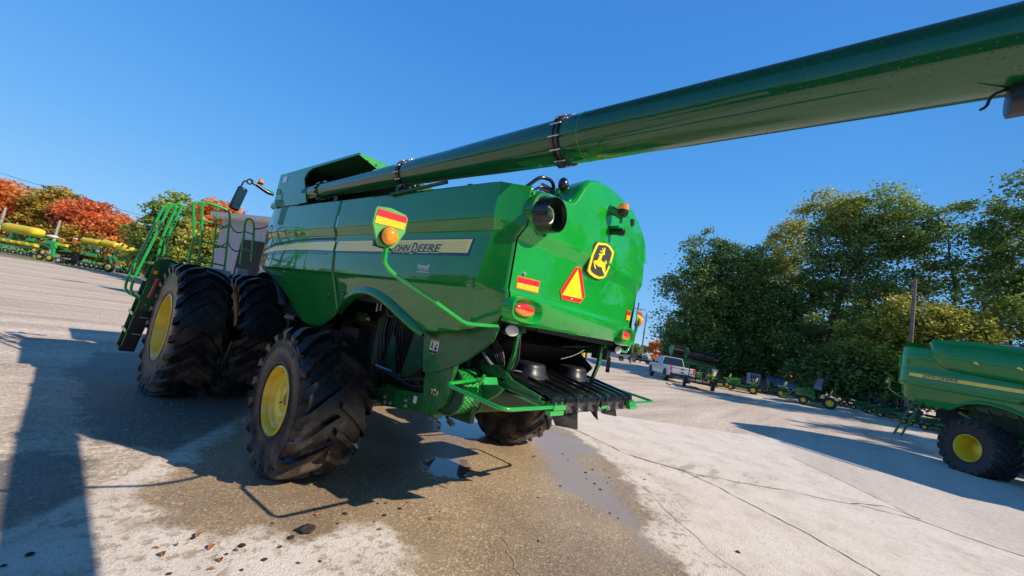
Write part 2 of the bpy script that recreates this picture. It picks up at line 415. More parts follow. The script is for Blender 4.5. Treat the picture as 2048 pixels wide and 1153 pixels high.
    df = smooth(nt, math_(nt, 'ADD', at('damp'), math_(nt, 'MULTIPLY', jag, .9)), .12, -.12); dampc = mixc(nt, .5, (.10, .095, .085), grav)
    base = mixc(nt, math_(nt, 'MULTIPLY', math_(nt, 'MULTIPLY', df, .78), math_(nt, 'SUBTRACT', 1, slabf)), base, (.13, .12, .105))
    # stains: tyre tracks and dried splashes on the slab
    stm = N(nt, 'ShaderNodeMapping'); stm.inputs['Scale'].default_value = (.9, 3.2, 1); stm.inputs['Rotation'].default_value = (0, 0, R(40)); lk(nt, v, stm.inputs[0])
    st = noise(nt, 1.1, 7, .68, vec=stm.outputs[0]); stf = math_(nt, 'MULTIPLY', smooth(nt, st.outputs[0], .60, .74), .22)
    base = mixc(nt, math_(nt, 'MULTIPLY', stf, slabf), base, (.36, .30, .24))
    sf2 = math_(nt, 'MULTIPLY', smooth(nt, at('stain'), .25, -.25), smooth(nt, st.outputs[0], .50, .60)); base = mixc(nt, math_(nt, 'MULTIPLY', sf2, .55), base, (.33, .26, .19))
    # wet
    wv = math_(nt, 'ADD', math_(nt, 'ADD', at('wet'), math_(nt, 'MULTIPLY', jag, .85)), math_(nt, 'MULTIPLY_ADD', big.outputs[0], 1.2, -.6))
    wetf = smooth(nt, wv, .09, -.10)
    w2 = math_(nt, 'ADD', at('wet'), math_(nt, 'MULTIPLY', edge, 2.2)); splash = math_(nt, 'MULTIPLY', smooth(nt, w2, .75, .25), smooth(nt, fine.outputs[0], .50, .60))
    wetf = math_(nt, 'MAXIMUM', wetf, math_(nt, 'MULTIPLY', splash, .75))
    agg2 = ramp(nt, sepd.outputs[0], [(0, (.21, .135, .065)), (.35, (.36, .245, .125)), (.8, (.42, .30, .17)), (1, (.78, .64, .44))])
    wetc = mixc(nt, math_(nt, 'MULTIPLY', smooth(nt, mid.outputs[0], .40, .7), .5), agg2.outputs[0], (.42, .30, .17))
    wetm = ramp(nt, big.outputs[0], [(.38, (.62, .57, .54)), (.6, (1.10, 1.08, 1.05))]); wm = N(nt, 'ShaderNodeMix', data_type='RGBA', blend_type='MULTIPLY'); wm.inputs[0].default_value = 1; lk(nt, wetc, wm.inputs[6]); lk(nt, wetm.outputs[0], wm.inputs[7])
    base = mixc(nt, math_(nt, 'MULTIPLY', wetf, .90), base, wm.outputs[2])
    shf = smooth(nt, math_(nt, 'ADD', at('sheen'), math_(nt, 'MULTIPLY', jag, .45)), .10, -.12)
    base = mixc(nt, math_(nt, 'MULTIPLY', shf, .75), base, (.38, .31, .26))
    pv = math_(nt, 'ADD', at('pud'), math_(nt, 'MULTIPLY', jag, .75))
    pf = smooth(nt, pv, .03, -.05)
    base = mixc(nt, math_(nt, 'MULTIPLY', pf, .75), base, (.20, .15, .11))
    gr = smooth(nt, math_(nt, 'ADD', at('grass'), math_(nt, 'MULTIPLY', edge, 2.5)), .4, -.4)
    gcol = ramp(nt, fine.outputs[0], [(.3, (.10, .11, .03)), (.7, (.24, .24, .09))])
    base = mixc(nt, math_(nt, 'MULTIPLY', gr, .85), base, gcol.outputs[0])
    lk(nt, base, b.inputs['Base Color'])
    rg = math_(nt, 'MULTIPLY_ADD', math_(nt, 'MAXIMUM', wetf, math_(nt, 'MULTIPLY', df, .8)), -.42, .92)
    rg = math_(nt, 'MULTIPLY_ADD', shf, -.13, rg)
    rg = math_(nt, 'MULTIPLY', rg, math_(nt, 'MULTIPLY_ADD', pf, -.93, 1.0)); rg = math_(nt, 'MAXIMUM', rg, .02)
    lk(nt, rg, b.inputs['Roughness'])
    dry = math_(nt, 'SUBTRACT', 1, math_(nt, 'MAXIMUM', pf, math_(nt, 'MULTIPLY', wetf, .55)))
    hgt = math_(nt, 'MULTIPLY_ADD', vo2.outputs['Distance'], math_(nt, 'MULTIPLY_ADD', slabf, -.9, 1.0), math_(nt, 'MULTIPLY', grit.outputs[0], .5))
    hgt = math_(nt, 'MULTIPLY', math_(nt, 'MULTIPLY_ADD', vo.outputs['Distance'], .5, hgt), dry)
    hgt = math_(nt, 'MULTIPLY_ADD', math_(nt, 'MULTIPLY', fine.outputs[0], dry), .55, hgt)
    bump(nt, hgt, .6, .012, b)
    b.inputs['Specular IOR Level'].default_value = .5
    me.materials.append(m)
    o = bpy.data.objects.new('ground', me); COL.objects.link(o); tag(o, kind='structure'); return o
build_ground()

def ribbon(name, pts, w, mat, jit=.03, seed=1, step=.12, dz=.004):
    r = random.Random(seed); P = [Vector((x, y, 0)) for x, y in pts]; dense = []
    for a, b in zip(P, P[1:]):
        k = max(1, int((b - a).length / step))
        dense += [a + (b - a) * (i / k) for i in range(k)]
    dense.append(P[-1]); vs = []; fs = []; off = 0
    for i, p in enumerate(dense):
        t = (dense[min(i + 1, len(dense) - 1)] - dense[max(i - 1, 0)]).normalized(); n = Vector((-t.y, t.x, 0))
        off = off * .8 + r.uniform(-jit, jit); ww = w * r.uniform(.35, 1.4)
        for s_ in (-.5, .5):
            q = p + n * (off + s_ * ww); vs.append((q.x, q.y, gh(q.x, q.y) + dz))
        if i: fs.append((2 * i - 2, 2 * i - 1, 2 * i + 1, 2 * i))
    mb = MB(); mb.add(vs, fs); o = mb.build(name, mat, merge=False, recalc=False); tag(o, kind='structure'); return o
M['crack'] = simple('dirt_filled_crack', (.13, .10, .085), .95, var=.4, nscale=20)
M['joint'] = simple('worn_slab_joint', (.33, .28, .24), .95, var=.3, nscale=20)
ribbon('slab_crack', [(6.2, 3.0), (4.12, .36), (3.95, -.6), (3.6, -1.34), (3.82, -2.4), (3.55, -3.1), (3.26, -3.54), (2.88, -4.27), (2.32, -4.91), (1.6, -5.8)], .024, M['crack'], seed=3)
ribbon('slab_crack', [(3.6, -1.6), (3.9, -2.6), (4.3, -3.1), (5.0, -3.9), (5.5, -4.7), (5.9, -5.5), (5.65, -6.1), (5.5, -6.8), (5.0, -7.8)], .022, M['crack'], seed=5)
ribbon('slab_crack', [(8.9, -3.6), (7.2, -4.75), (5.93, -5.58)], .018, M['joint'], jit=.02, seed=6)
ribbon('slab_crack', [(5.93, -5.58), (6.15, -5.15), (5.5, -4.75)], .03, M['crack'], seed=8)
ribbon('slab_crack', [(2.7, -1.5), (2.2, -2.3), (1.6, -2.9), (.9, -3.6), (.5, -4.3)], .014, simple('pale_slab_joint', (.62, .53, .44), .9, var=.2, nscale=20), jit=.02, seed=11)
ribbon('slab_crack', [(-.55, -2.0), (-.95, -2.35), (-1.25, -2.9)], .014, simple('faint_slab_joint', (.40, .31, .22), .9, var=.2, nscale=20), jit=.05, seed=9, step=.06)
# ------------------------------------------------------------------ wheels
def tyre_mesh(Rad, W, bead, nl, lh, load, lw=.055, k=.62, text=None, seed=0, n=72, ba=.9):
    Rc = Rad - lh; mb = MB(); H = W / 2
    prof = [(-ba * H, bead - .008), (-(ba + .01) * H, bead + .012), (-(ba + .075) * H, bead + (Rc - bead) * .28), (-(ba + .09) * H, bead + (Rc - bead) * .52),
            (-.99 * H, bead + (Rc - bead) * .80), (-.93 * H, Rc - .045), (-.84 * H, Rc - .015), (-.45 * H, Rc), (0, Rc + .004)]
    prof = prof + [(-a, r) for a, r in prof[-2::-1]]
    mb.lathe(prof, n=n)
    # moulded rings on the outer walls
    for s_ in (-1, 1):
        for f_, h_ in ((.10, .008), (.72, .007)):
            r0 = bead + (Rc - bead) * f_; a0 = lerp_table([(bead, ba * H), (bead + (Rc - bead) * .28, (ba + .075) * H), (bead + (Rc - bead) * .52, (ba + .09) * H), (Rc, .95 * H)], r0)
            mb.lathe([(s_ * (a0 - .004), r0 - .012), (s_ * (a0 + h_), r0 - .006), (s_ * (a0 + h_), r0 + .006), (s_ * (a0 - .004), r0 + .012)], n=n)
    rr = random.Random(seed)
    path = [(.0, 0, 0), (.18, 0, .10), (.40, 0, .25), (.62, -.004, .42), (.82, -.018, .60), (.94, -.045, .72), (.995, -.09, .80), (1.005, -.15, .86), (.99, -.20, .90)]
    for side in (-1, 1):
        for i in range(nl):
            th0 = 2 * math.pi * (i + (.5 if side > 0 else 0)) / nl; ring = []
            for j, (fu, dr, ft) in enumerate(path):
                u = side * fu * H; th = th0 - k * ft * (W / Rad) * .95
                w = lw * (1.0 + .45 * fu + (.5 if fu > .9 else 0)) * (1 if j < 7 else (.8 if j == 7 else .45))
                top = Rad + dr; h = lh + .02 if j < 6 else (.045 if j == 6 else .03 if j == 7 else .012)
                sl = w / (2 * Rad)
                pts = []
                for q, (dt, hh) in enumerate(((-1.35, 0), (-.95, 1), (.95, 1), (1.35, 0))):
                    rad = top if hh else top - h
                    uu = u
                    if j >= 6: rad = top; uu = u + side * (.028 if hh else -.012) * (1 if j == 6 else .7 if j == 7 else .2)
                    t = th + dt * sl
                    pts.append((uu, -rad * math.cos(t), rad * math.sin(t)))
                ring += pts
            L = len(path); fs = []
            for j in range(L - 1):
                for q in range(3):
                    a = j * 4 + q; fs.append((a, a + 1, a + 5, a + 4))
            fs.append((0, 1, 2, 3)); fs.append(((L - 1) * 4 + 3, (L - 1) * 4 + 2, (L - 1) * 4 + 1, (L - 1) * 4))
            mb.add(ring, fs)
    if text:
        s_, body, size, rtx, span = text       # side, letters, size, radius, centre angle
        rw = rtx
        def fn(x, y):
            th = span + x / rw; r_ = rtx + y
            a0 = lerp_table([(bead, ba * H), (bead + (Rc - bead) * .28, (ba + .075) * H), (bead + (Rc - bead) * .52, (ba + .09) * H), (bead + (Rc - bead) * .80, .995 * H), (Rc, .95 * H)], r_)
            return (s_ * (a0 + .004), -r_ * math.cos(math.pi - th) * 1, r_ * math.sin(math.pi - th))
        add_text(mb, body, fn, 1, mi=1, width=size * len(body) * .82, height=size, bold=.01, center=True, spacing=1.15)
    # squash where it meets the ground
    mb.v = [(x * (1 + .06 * max(0, min(1, (-z - load + .25) / .3)) * (1 if abs(x) > .6 * H else .2)), y, max(z, -load + .001 * (1 if i % 2 else 0))) for i, (x, y, z) in enumerate(mb.v)]
    return mb
def rim_profile(bead, W, side, off, dish):
    """off: how far outside the wheel centre the flange sits, dish: depth of the disc below it"""
    b = bead
    return [(side * (off - .012), b + .022), (side * off, b + .016), (side * (off + .004), b + .004), (side * (off - .03), b - .018), (side * (off - .05), b - .022),
            (side * (off - .10), b - .05), (side * (off - dish * .55), b - .055), (side * (off - dish * .8), b - .075), (side * (off - dish), b - .085)]
def make_wheel(parent, name, c, Rad, W, bead, nl, lh, load, side, off, dish, steer=0, text=None, decal=False, hubr=.16, k=.62, lw=.055, seed=1, rubber_m=None, n=72):
    w = MB()
    x = side * (off - dish)
    if hubr:
        w.lathe([(x + side * .003, .0), (x + side * .003, bead - .084)], n=48)
        w.lathe([(x, hubr * 1.5), (x + side * .03, hubr * 1.45), (x + side * .05, hubr), (x + side * .09, hubr * .95), (x + side * .10, hubr * .7), (x + side * .10, 0)], n=32)
        for i in range(10):
            t = 2 * math.pi * i / 10; y, z = math.cos(t) * hubr * 1.22, math.sin(t) * hubr * 1.22
            w.cyl((x, y, z), (x + side * .065, y, z), .016, 6)
    else:
        w.lathe([(x + side * .002, 0), (x + side * .002, .10), (x - side * .012, .13), (x + side * .006, .17), (x + side * .003, bead - .084)], n=48)
    w.lathe([(x - side * .01, 0), (x - side * .01, bead - .084)], n=48)
    o = w.build(name, M['yellow'], parent, 35); o.location = c; o.rotation_euler = (0, 0, steer)
    r = MB(); r.lathe(rim_profile(bead, W, side, off, dish), n=72)
    r.lathe([(side * (off - .02), bead + .02), (side * (off - .06), bead - .01), (-side * (W * .40), bead - .01), (-side * (W * .43), bead + .03)], n=72)
    r.build('rim', M['yellow'], o, 35)
    t = tyre_mesh(Rad, W, bead + .012, nl, lh, load, lw, k, text, seed, n, ba=(off - .012) / (W / 2))
    t.build('tyre', [rubber_m or M['rubber'], M['sidetext']], o, 32, merge=False)
    if decal:
        d = MB(); xx = x + side * .0065
        def q(y, z, w_, h_, mi=0): d.add([(xx, y, z), (xx, y + w_, z), (xx, y + w_, z + h_), (xx, y, z + h_)], [(0, 1, 2, 3)], mi)
        y0, z0, w_, h_ = -.155, -.03, .10, .20
        for a in ((y0, z0, w_, .010), (y0, z0 + h_, w_, .010), (y0, z0, .010, h_), (y0 + w_, z0, .010, h_ + .010)): q(*a)
        for i in range(5): q(y0 + .012, z0 + .018 + i * .022, .032, .011); q(y0 + .055, z0 + .018 + i * .022, .034, .011)
        for i in range(14): t_ = i / 13; q(y0 + .02 + .06 * t_, z0 + .14 + .045 * t_, .010, .010); q(y0 + .08 - .06 * t_, z0 + .14 + .045 * t_, .010, .010)
        q(y0 + .012, z0 + .13, .076, .009)
        for i in range(4): q(y0 + .125, z0 + .02 + i * .022, .022, .012)
        d.build('pressure_decal', M['ink'], o, merge=False, recalc=False)
        v = MB(); v.cyl((x, .02, -.03), (x + side * .025, .02, -.03), .008, 8); v.build('valve', M['black'], o)
    return o

# ------------------------------------------------------------------ the combine harvester
CB = thing('combine_harvester', 'big green combine harvester seen from behind with folded unloading auger and dual front wheels', 'combine harvester')

def belt(z):        # how far the side skin stands out, by height
    return lerp_table([(1.40, 1.39), (1.75, 1.455), (2.0, 1.505), (2.19, 1.548), (2.225, 1.572), (2.30, 1.575), (2.45, 1.572), (2.70, 1.562), (2.735, 1.566), (2.825, 1.600), (2.87, 1.604), (3.0, 1.601), (3.30, 1.585)], z)
seam_y = [(1.40, .50), (1.744, .574), (2.0, .66), (2.3, .75), (2.55, .83), (2.72, .885), (2.83, .90), (3.3, .905)]
def rear_y_side(z): return lerp_table([(1.7, -1.84), (2.2, -1.94), (2.7, -2.03), (2.83, -2.05), (3.2, -2.05)], z)
def top_z(y): return lerp_table([(-2.3, 3.17), (-2.05, 3.160), (.9, 3.222), (3.45, 3.275), (3.56, 3.27), (3.60, 3.1), (3.70, 2.5), (3.74, 2.2)], y)
def bot_front(y): return lerp_table([(.3, 1.84), (.574, 1.744), (.75, 1.63), (.92, 1.56), (1.1, 1.495), (1.26, 1.464), (1.5, 1.452), (1.7, 1.475), (1.95, 1.60), (2.25, 1.80), (2.56, 1.93), (2.85, 2.05), (3.1, 2.12), (3.6, 2.17), (3.74, 2.18)], y)
ARCH = [(.60, 1.728), (.47, 1.83), (.33, 1.915), (.2, 1.97), (.05, 2.012), (-.13, 2.03), (-.32, 2.012), (-.5, 1.965), (-.7, 1.895), (-.912, 1.80), (-1.1, 1.725), (-1.22, 1.700)]
def bot_rear(y):
    return lerp_table([(-2.3, 1.93), (-2.05, 1.86), (-1.85, 1.80), (-1.6, 1.758), (-1.4, 1.73)] + [(a, b) for a, b in reversed(ARCH)], y)
ZL = sorted(set([round(1.40 + .05 * i, 3) for i in range(39)] + [2.19, 2.225, 2.255, 2.70, 2.735, 2.78, 2.825, 2.87, 2.845, 3.222, 3.16]))
def side_front(sx):
    mb = MB(); ts = [i / 64 for i in range(65)]
    def fn(t, zl):
        yn = .574 + t * (3.74 - .574)
        z = min(max(zl, bot_front(yn)), top_z(yn)); ys = lerp_table(seam_y, z)
        y = ys + (3.74 - ys) * t
        x = belt(z) - .10 * max(0, (y - 2.9)) ** 2
        return (sx * x, y, z)
    mb.grid(fn, ts, ZL); return mb
def side_rear(sx):
    mb = MB()
    ts = [i / 56 for i in range(57)] + [1 + i / 8 for i in range(1, 9)]
    def fn(t, zl):
        if t <= 1:
            yn = .56 - t * (.56 + 1.96)
            z = min(max(zl, bot_rear(yn)), top_z(yn)); y0 = lerp_table(seam_y, z) - .022; y1 = rear_y_side(z)
            a = .56; frac = (a - yn) / (a + 1.96); y = y0 + (y1 - y0) * frac
            x = belt(z)
            # soften the corner
            if y < y1 + .06: x -= .006
            return (sx * x, y, z)
        s = t - 1
        z = min(max(zl, 1.82 + .10 * s), 3.16 + .03 * s); y1 = rear_y_side(z); xb = belt(z) - .006
        xe = lerp_table([(1.7, 1.30), (2.2, 1.40), (2.7, 1.41), (2.83, 1.36), (3.2, 1.35)], z)
        ye = rear_y(xe, z) + .012
        return (sx * (xb + (xe - xb) * s), y1 + (ye - y1) * (s ** 1.15), z)
    mb.grid(fn, ts, ZL); return mb
def crease_z(x): return lerp_table([(-1.4, 2.80), (-.25, 2.80), (-.02, 2.80), (1.4, 2.80)], x)
def rear_y(x, z):
    y = -2.20 - .075 * (1 - min(1, abs(x) / 1.4) ** 2)
    cz = crease_z(x)
    st = lerp_table([(cz - .11, 0), (cz + .02, 1)], z)
    y -= .055 * st
    y -= .02 * lerp_table([(2.20, 1), (2.235, 0)], z)
    if z > 2.9: y += .09 * max(0, z - 2.9) ** 1.5
    if z < 2.19: y += .14 * ((2.19 - z) / .24) ** 1.7 * .8
    # raised boss that carries the emblem
    d = math.hypot((x + .10) / .34, (z - 2.83) / .30)
    y -= .022 * (.5 + .5 * math.cos(math.pi * min(1, max(0, (d - .7) / .55))))
    return y
def rear_top(x): return lerp_table([(-1.41, 3.17), (-1.25, 3.205), (-1.1, 3.235), (-.95, 3.245), (-.82, 3.26), (-.74, 3.31), (-.66, 3.42), (-.58, 3.54), (-.48, 3.63), (-.3, 3.70), (0, 3.745), (.4, 3.75), (.75, 3.72), (1.0, 3.64), (1.2, 3.53), (1.33, 3.40), (1.40, 3.2)], x)
def rear_bot(x): return lerp_table([(-1.41, 1.96), (-1.2, 1.945), (-.8, 1.955), (.8, 1.985), (1.2, 1.975), (1.41, 1.98)], x)
def rear_panel():
    mb = MB(); xs = [-1.40 + 2.80 * i / 96 for i in range(97)]
    zl = sorted(set([round(1.94 + .04 * i, 3) for i in range(48)] + [2.19, 2.20, 2.235, 2.69, 2.75, 2.78, 2.82]))
    def fn(x, k):
        tp = rear_top(x); b_ = rear_bot(x); xe = lerp_table([(1.7, 1.30), (2.2, 1.40), (2.7, 1.41), (2.83, 1.37), (3.2, 1.36), (3.8, 1.30)], 2.0 if k >= len(zl) else zl[k])
        if k < len(zl):
            z = min(max(zl[k], b_), tp - .07); xx = x * (xe - .012) / 1.40
            if x > 0: xx *= 1 - (1 - lerp_table([(1.9, .87), (2.3, .86), (2.7, .92), (2.83, .95), (3.2, .945), (3.6, .97)], z)) * (x / 1.4) ** 2
            return (xx, rear_y(x, z), z)
        a = (k - len(zl) + 1) / 7
        if a <= 1:
            an = a * math.pi / 2; y0 = rear_y(x, tp - .07); return (x * .97, y0 + .07 * (1 - math.cos(an)), tp - .07 + .07 * math.sin(an))
        y0 = rear_y(x, tp - .07); s = (k - len(zl) - 6) / 4
        return (x * (.97 - .05 * s), y0 + .07 + s * .75, tp - .06 * s - .10 * s * s)
    mb.grid(fn, xs, list(range(len(zl) + 11)))
    return mb
def on_rear(x, z, off=.005): return (x, rear_y(x, z) - off, z)

SP = {}
SP['f'] = side_front(-1).build('side_panel', M['green'], CB, 30); tag(SP['f'], 'front left side panel with yellow stripe and model number')
SP['r'] = side_rear(-1).build('side_panel', M['green_wet'], CB, 30); tag(SP['r'], 'rear left side panel above the wheel arch')
for mk_ in (side_front, side_rear):
    mb_ = mk_(1); mb_.v = [(x - .10, y, z) for x, y, z in mb_.v]; mb_.build('side_panel', M['green'], CB, 30)
for k_ in ('f', 'r'):
    for o_ in (SP[k_],):
        m_ = o_.modifiers.new('thickness', 'SOLIDIFY'); m_.thickness = .018; m_.offset = -1
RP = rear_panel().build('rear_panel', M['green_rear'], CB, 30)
# dark backing behind the open seams, and the inner hull
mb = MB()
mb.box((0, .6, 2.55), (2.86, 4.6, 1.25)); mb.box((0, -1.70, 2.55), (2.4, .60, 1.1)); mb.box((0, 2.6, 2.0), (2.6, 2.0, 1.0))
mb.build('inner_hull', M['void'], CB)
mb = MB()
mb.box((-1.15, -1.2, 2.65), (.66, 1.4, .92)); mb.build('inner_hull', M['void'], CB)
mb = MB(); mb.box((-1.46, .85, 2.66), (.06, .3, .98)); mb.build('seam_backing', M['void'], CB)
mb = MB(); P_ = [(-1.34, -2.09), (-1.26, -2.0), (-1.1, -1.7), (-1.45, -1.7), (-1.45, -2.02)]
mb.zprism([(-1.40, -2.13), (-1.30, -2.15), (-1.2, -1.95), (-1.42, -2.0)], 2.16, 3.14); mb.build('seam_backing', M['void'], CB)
# engine deck between the side skins
mb = MB(); mb.box((-.2, -.5, 3.06), (2.7, 2.7, .10)); mb.box((.55, -.9, 3.35), (1.5, 1.3, .55)); mb.build('engine_deck', M['green_dark'], CB, bevel=.02)

# wheel-arch lip
def arch_lip(sx):
    mb = MB(); pts = ARCH; n = len(pts); dense = []
    for i in range(n - 1):
        for k in range(4):
            t = k / 4; dense.append((pts[i][0] * (1 - t) + pts[i + 1][0] * t, pts[i][1] * (1 - t) + pts[i + 1][1] * t))
    dense.append(pts[-1])
    for _ in range(3):
        dense = [dense[0]] + [((a[0] + 2 * b[0] + c[0]) / 4, (a[1] + 2 * b[1] + c[1]) / 4) for a, b, c in zip(dense, dense[1:], dense[2:])] + [dense[-1]]
    rows = []
    for i, (y, z) in enumerate(dense):
        a = dense[max(i - 1, 0)]; b = dense[min(i + 1, len(dense) - 1)]; ty, tz = b[0] - a[0], b[1] - a[1]; L = math.hypot(ty, tz); ny, nz = -tz / L, ty / L
        if nz < 0: ny, nz = -ny, -nz
        s_ = i / (len(dense) - 1); f = min(1, 4.2 * min(s_, (1 - s_) * 1.6) + .25)
        xb = belt(z)
        rows.append([(sx * (xb - .004), y + ny * .085 * f, z + nz * .085 * f), (sx * (xb + .022 * f), y + ny * .065 * f, z + nz * .065 * f), (sx * (xb + .052 * f), y + ny * .02, z + nz * .02),
                     (sx * (xb + .058 * f), y - ny * .012, z - nz * .012), (sx * (xb + .045 * f), y - ny * .03, z - nz * .03), (sx * (xb - .06), y - ny * .028, z - nz * .028)])
    m = 6; mb.add([p for r in rows for p in r], [(i * m + j, (i + 1) * m + j, (i + 1) * m + j + 1, i * m + j + 1) for i in range(len(rows) - 1) for j in range(m - 1)])
    return mb
arch_lip(-1).build('wheel_arch', M['green'], CB, 60); arch_lip(1).build('wheel_arch', M['green'], CB, 60)

# ---- decals on the left side
def L(y, z, off=.004):
    return (-(belt(z) + off + .0), y, z)
def strip_on(mb, y0, z0a, z0b, y1, z1a, z1b, mi, off, k=14, slant=0):
    for i in range(k):
        a, b = i / k, (i + 1) / k
        def pt(t, w): y = y0 + (y1 - y0) * t; lo = z0a + (z1a - z0a) * t; hi = z0b + (z1b - z0b) * t; z = lo + (hi - lo) * w; return L(y + slant * w, z, off + (.10 * 0))
        def fx(p):
            y = p[1]; return (p[0] + .10 * max(0, y - 2.9) ** 2, y, p[2])
        mb.add([fx(pt(a, 0)), fx(pt(b, 0)), fx(pt(b, 1)), fx(pt(a, 1))], [(0, 1, 2, 3)], mi)
# rear panel stripe (flat part)
mb = MB()
strip_on(mb, -1.80, 2.482, 2.648, .78, 2.486, 2.652, 1, .004, 20, slant=-.03)
strip_on(mb, -1.785, 2.508, 2.640, .78, 2.512, 2.644, 0, .0065, 20, slant=-.03)
for i in range(5): strip_on(mb, -1.75, 2.522 + i * .022, 2.528 + i * .022, .78, 2.526 + i * .022, 2.532 + i * .022, 2, .0085, 20)
mb.build('stripe', [M['stripe'], M['navy'], M['stripe_dk']], SP['r'], merge=False, recalc=False)
mb = MB()
def sweep(mb, tab, mi, off):      # tab rows: y, low, high
    for (a, la, ha), (b, lb, hb) in zip(tab, tab[1:]): strip_on(mb, a, la, ha, b, lb, hb, mi, off, 4)
sweep(mb, [(.845, 2.49, 2.652), (1.5, 2.50, 2.650), (2.2, 2.50, 2.634), (2.8, 2.482, 2.60), (3.3, 2.45, 2.545), (3.66, 2.43, 2.46)], 1, .004)
sweep(mb, [(.845, 2.512, 2.644), (1.5, 2.522, 2.640), (2.2, 2.520, 2.622), (2.8, 2.498, 2.585), (3.2, 2.47, 2.54), (3.5, 2.45, 2.49)], 0, .0065)
sweep(mb, [(1.0, 2.46, 2.475), (1.8, 2.475, 2.49), (2.5, 2.458, 2.474), (3.2, 2.418, 2.44), (3.6, 2.39, 2.40)], 1, .0065)
sweep(mb, [(.9, 2.672, 2.70), (1.6, 2.67, 2.70), (2.3, 2.655, 2.68), (3.0, 2.60, 2.63), (3.6, 2.50, 2.53)], 3, .0065)
mb.build('stripe', [M['stripe'], M['navy'], M['stripe_dk'], M['green_dark']], SP['f'], merge=False, recalc=False)
# letters JOHN DEERE: a pale outline behind navy strokes
def side_text(mb, body, y0, z0, w, h, mi, off, bold=0, shear=.25):
    add_text(mb, body, lambda x, y: L(y0 - x, z0 + y, off), 1, mi, shear=shear, bold=bold, width=w, height=h)
mb = MB()
def small_caps(mb, big, rest, y0, z0, hb, hs, wb, wr, mi, off, bold):
    side_text(mb, big, y0, z0 - .012, wb, hb, mi, off, bold); side_text(mb, rest, y0 - wb - .012, z0, wr, hs, mi, off, bold)
for off, mi, bo, dz in ((.0095, 0, .075, -.006), (.0125, 1, .022, 0)):
    ex = .012 if mi == 0 else 0
    small_caps(mb, 'J', 'OHN', -.535 + ex, 2.508 - ex * .7, .115 + ex * 1.4, .084 + ex * 1.4, .055 + ex, .285 + ex, mi, off, bo)
    small_caps(mb, 'D', 'EERE', -.912 + ex, 2.508 - ex * .7, .115 + ex * 1.4, .084 + ex * 1.4, .098 + ex, .375 + ex, mi, off, bo)
mb.build('lettering', [M['stripe'], M['navy']], SP['r'], merge=False, recalc=False)
mb = MB()
side_text(mb, 'S780', 3.56, 2.545, .34, .07, 0, -.035, .02)
mb.v = [(-(belt(v[2]) - .10 * max(0, v[1] - 2.9) ** 2) - .006, v[1], v[2]) for v in mb.v]
mb.build('model_number', M['badge_yellow'], SP['f'], merge=False, recalc=False)
mb = MB()     # small white dealer decal
side_text(mb, 'Vanwall', -1.085, 2.338, .195, .050, 0, .0045, .02, .3); side_text(mb, 'EQUIPMENT', -1.125, 2.318, .15, .014, 0, .0045, .01, .1)
strip_on(mb, -1.29, 2.300, 2.306, -1.085, 2.300, 2.306, 0, .0045, 2)
mb.build('dealer_decal', M['white'], SP['r'], merge=False, recalc=False)
for y_, z_, pk in ((.86, 1.905, 'f'), (.45, 1.985, 'r')):
    mb = MB(); xb = belt(z_)
    mb.tube([(-xb - .002, y_, z_), (-xb - .012, y_, z_)], .034, 20); mb.build('latch', M['green'], SP[pk])
    mb = MB(); mb.tube([(-xb - .010, y_, z_), (-xb - .016, y_, z_)], .022, 16); mb.box((-xb - .018, y_, z_), (.008, .010, .034)); mb.build('latch_core', M['black'], SP[pk])

# ---- rear panel fittings
def drape(mb, poly, off, mi=0, sub=1):
    mb.add([on_rear(x, z, off) for x, z in poly], [tuple(range(len(poly)))], mi)
def drape_quad(mb, q, off, mi=0, k=6):
    (a, b, c, d) = q
    for i in range(k):
        s, t = i / k, (i + 1) / k
        def lerp(p, r, u): return (p[0] + (r[0] - p[0]) * u, p[1] + (r[1] - p[1]) * u)
        mb.add([on_rear(*lerp(a, b, s), off), on_rear(*lerp(a, b, t), off), on_rear(*lerp(d, c, t), off), on_rear(*lerp(d, c, s), off)], [(0, 1, 2, 3)], mi)
mb = MB(); drape_quad(mb, [(-1.325, 2.372), (-1.02, 2.388), (-1.02, 2.268), (-1.325, 2.258)], .003, 2)
drape_quad(mb, [(-1.315, 2.362), (-1.03, 2.378), (-1.03, 2.330), (-1.315, 2.314)], .006, 0); drape_quad(mb, [(-1.315, 2.313), (-1.03, 2.329), (-1.03, 2.277), (-1.315, 2.266)], .006, 1)
mb.build('reflector', [M['red'], M['yellow_refl'], M['orange_sheet']], RP, merge=False, recalc=False)
mb = MB(); drape_quad(mb, [(.965, 2.424), (1.125, 2.428), (1.125, 2.300), (.965, 2.292)], .003, 2)
drape_quad(mb, [(.975, 2.416), (1.115, 2.420), (1.115, 2.366), (.975, 2.360)], .006, 0); drape_quad(mb, [(.975, 2.359), (1.115, 2.365), (1.115, 2.308), (.975, 2.300)], .006, 1)
mb.build('reflector', [M['red'], M['yellow_refl'], M['orange_sheet']], RP, merge=False, recalc=False)
SO = [(-0.499, 2.648), (-0.401, 2.659), (-0.245, 2.389), (-0.313, 2.308), (-0.643, 2.289), (-0.688, 2.369)]
SI = [(-0.461, 2.642), (-0.289, 2.35), (-0.665, 2.327)]
cx, cz = sum(p[0] for p in SO) / 6, sum(p[1] for p in SO) / 6
def flat_on(mb, poly, off, mi, th=0, c=(-.45, 2.45)):
    """a rigid plate resting on the rear skin"""
    y0 = rear_y(*c); sl = (rear_y(c[0] + .1, c[1]) - rear_y(c[0] - .1, c[1])) / .2
    f = lambda o: (lambda p: (p[0], y0 + sl * (p[0] - c[0]) - o, p[1]))
    if th: mb.prism(poly, f(off), f(off + th), mi)
    else: mb.add([f(off)(p) for p in poly], [tuple(range(len(poly)))], mi)
mb = MB(); big = [(cx + (x - cx) * 1.05, cz + (z - cz) * 1.05) for x, z in SO]
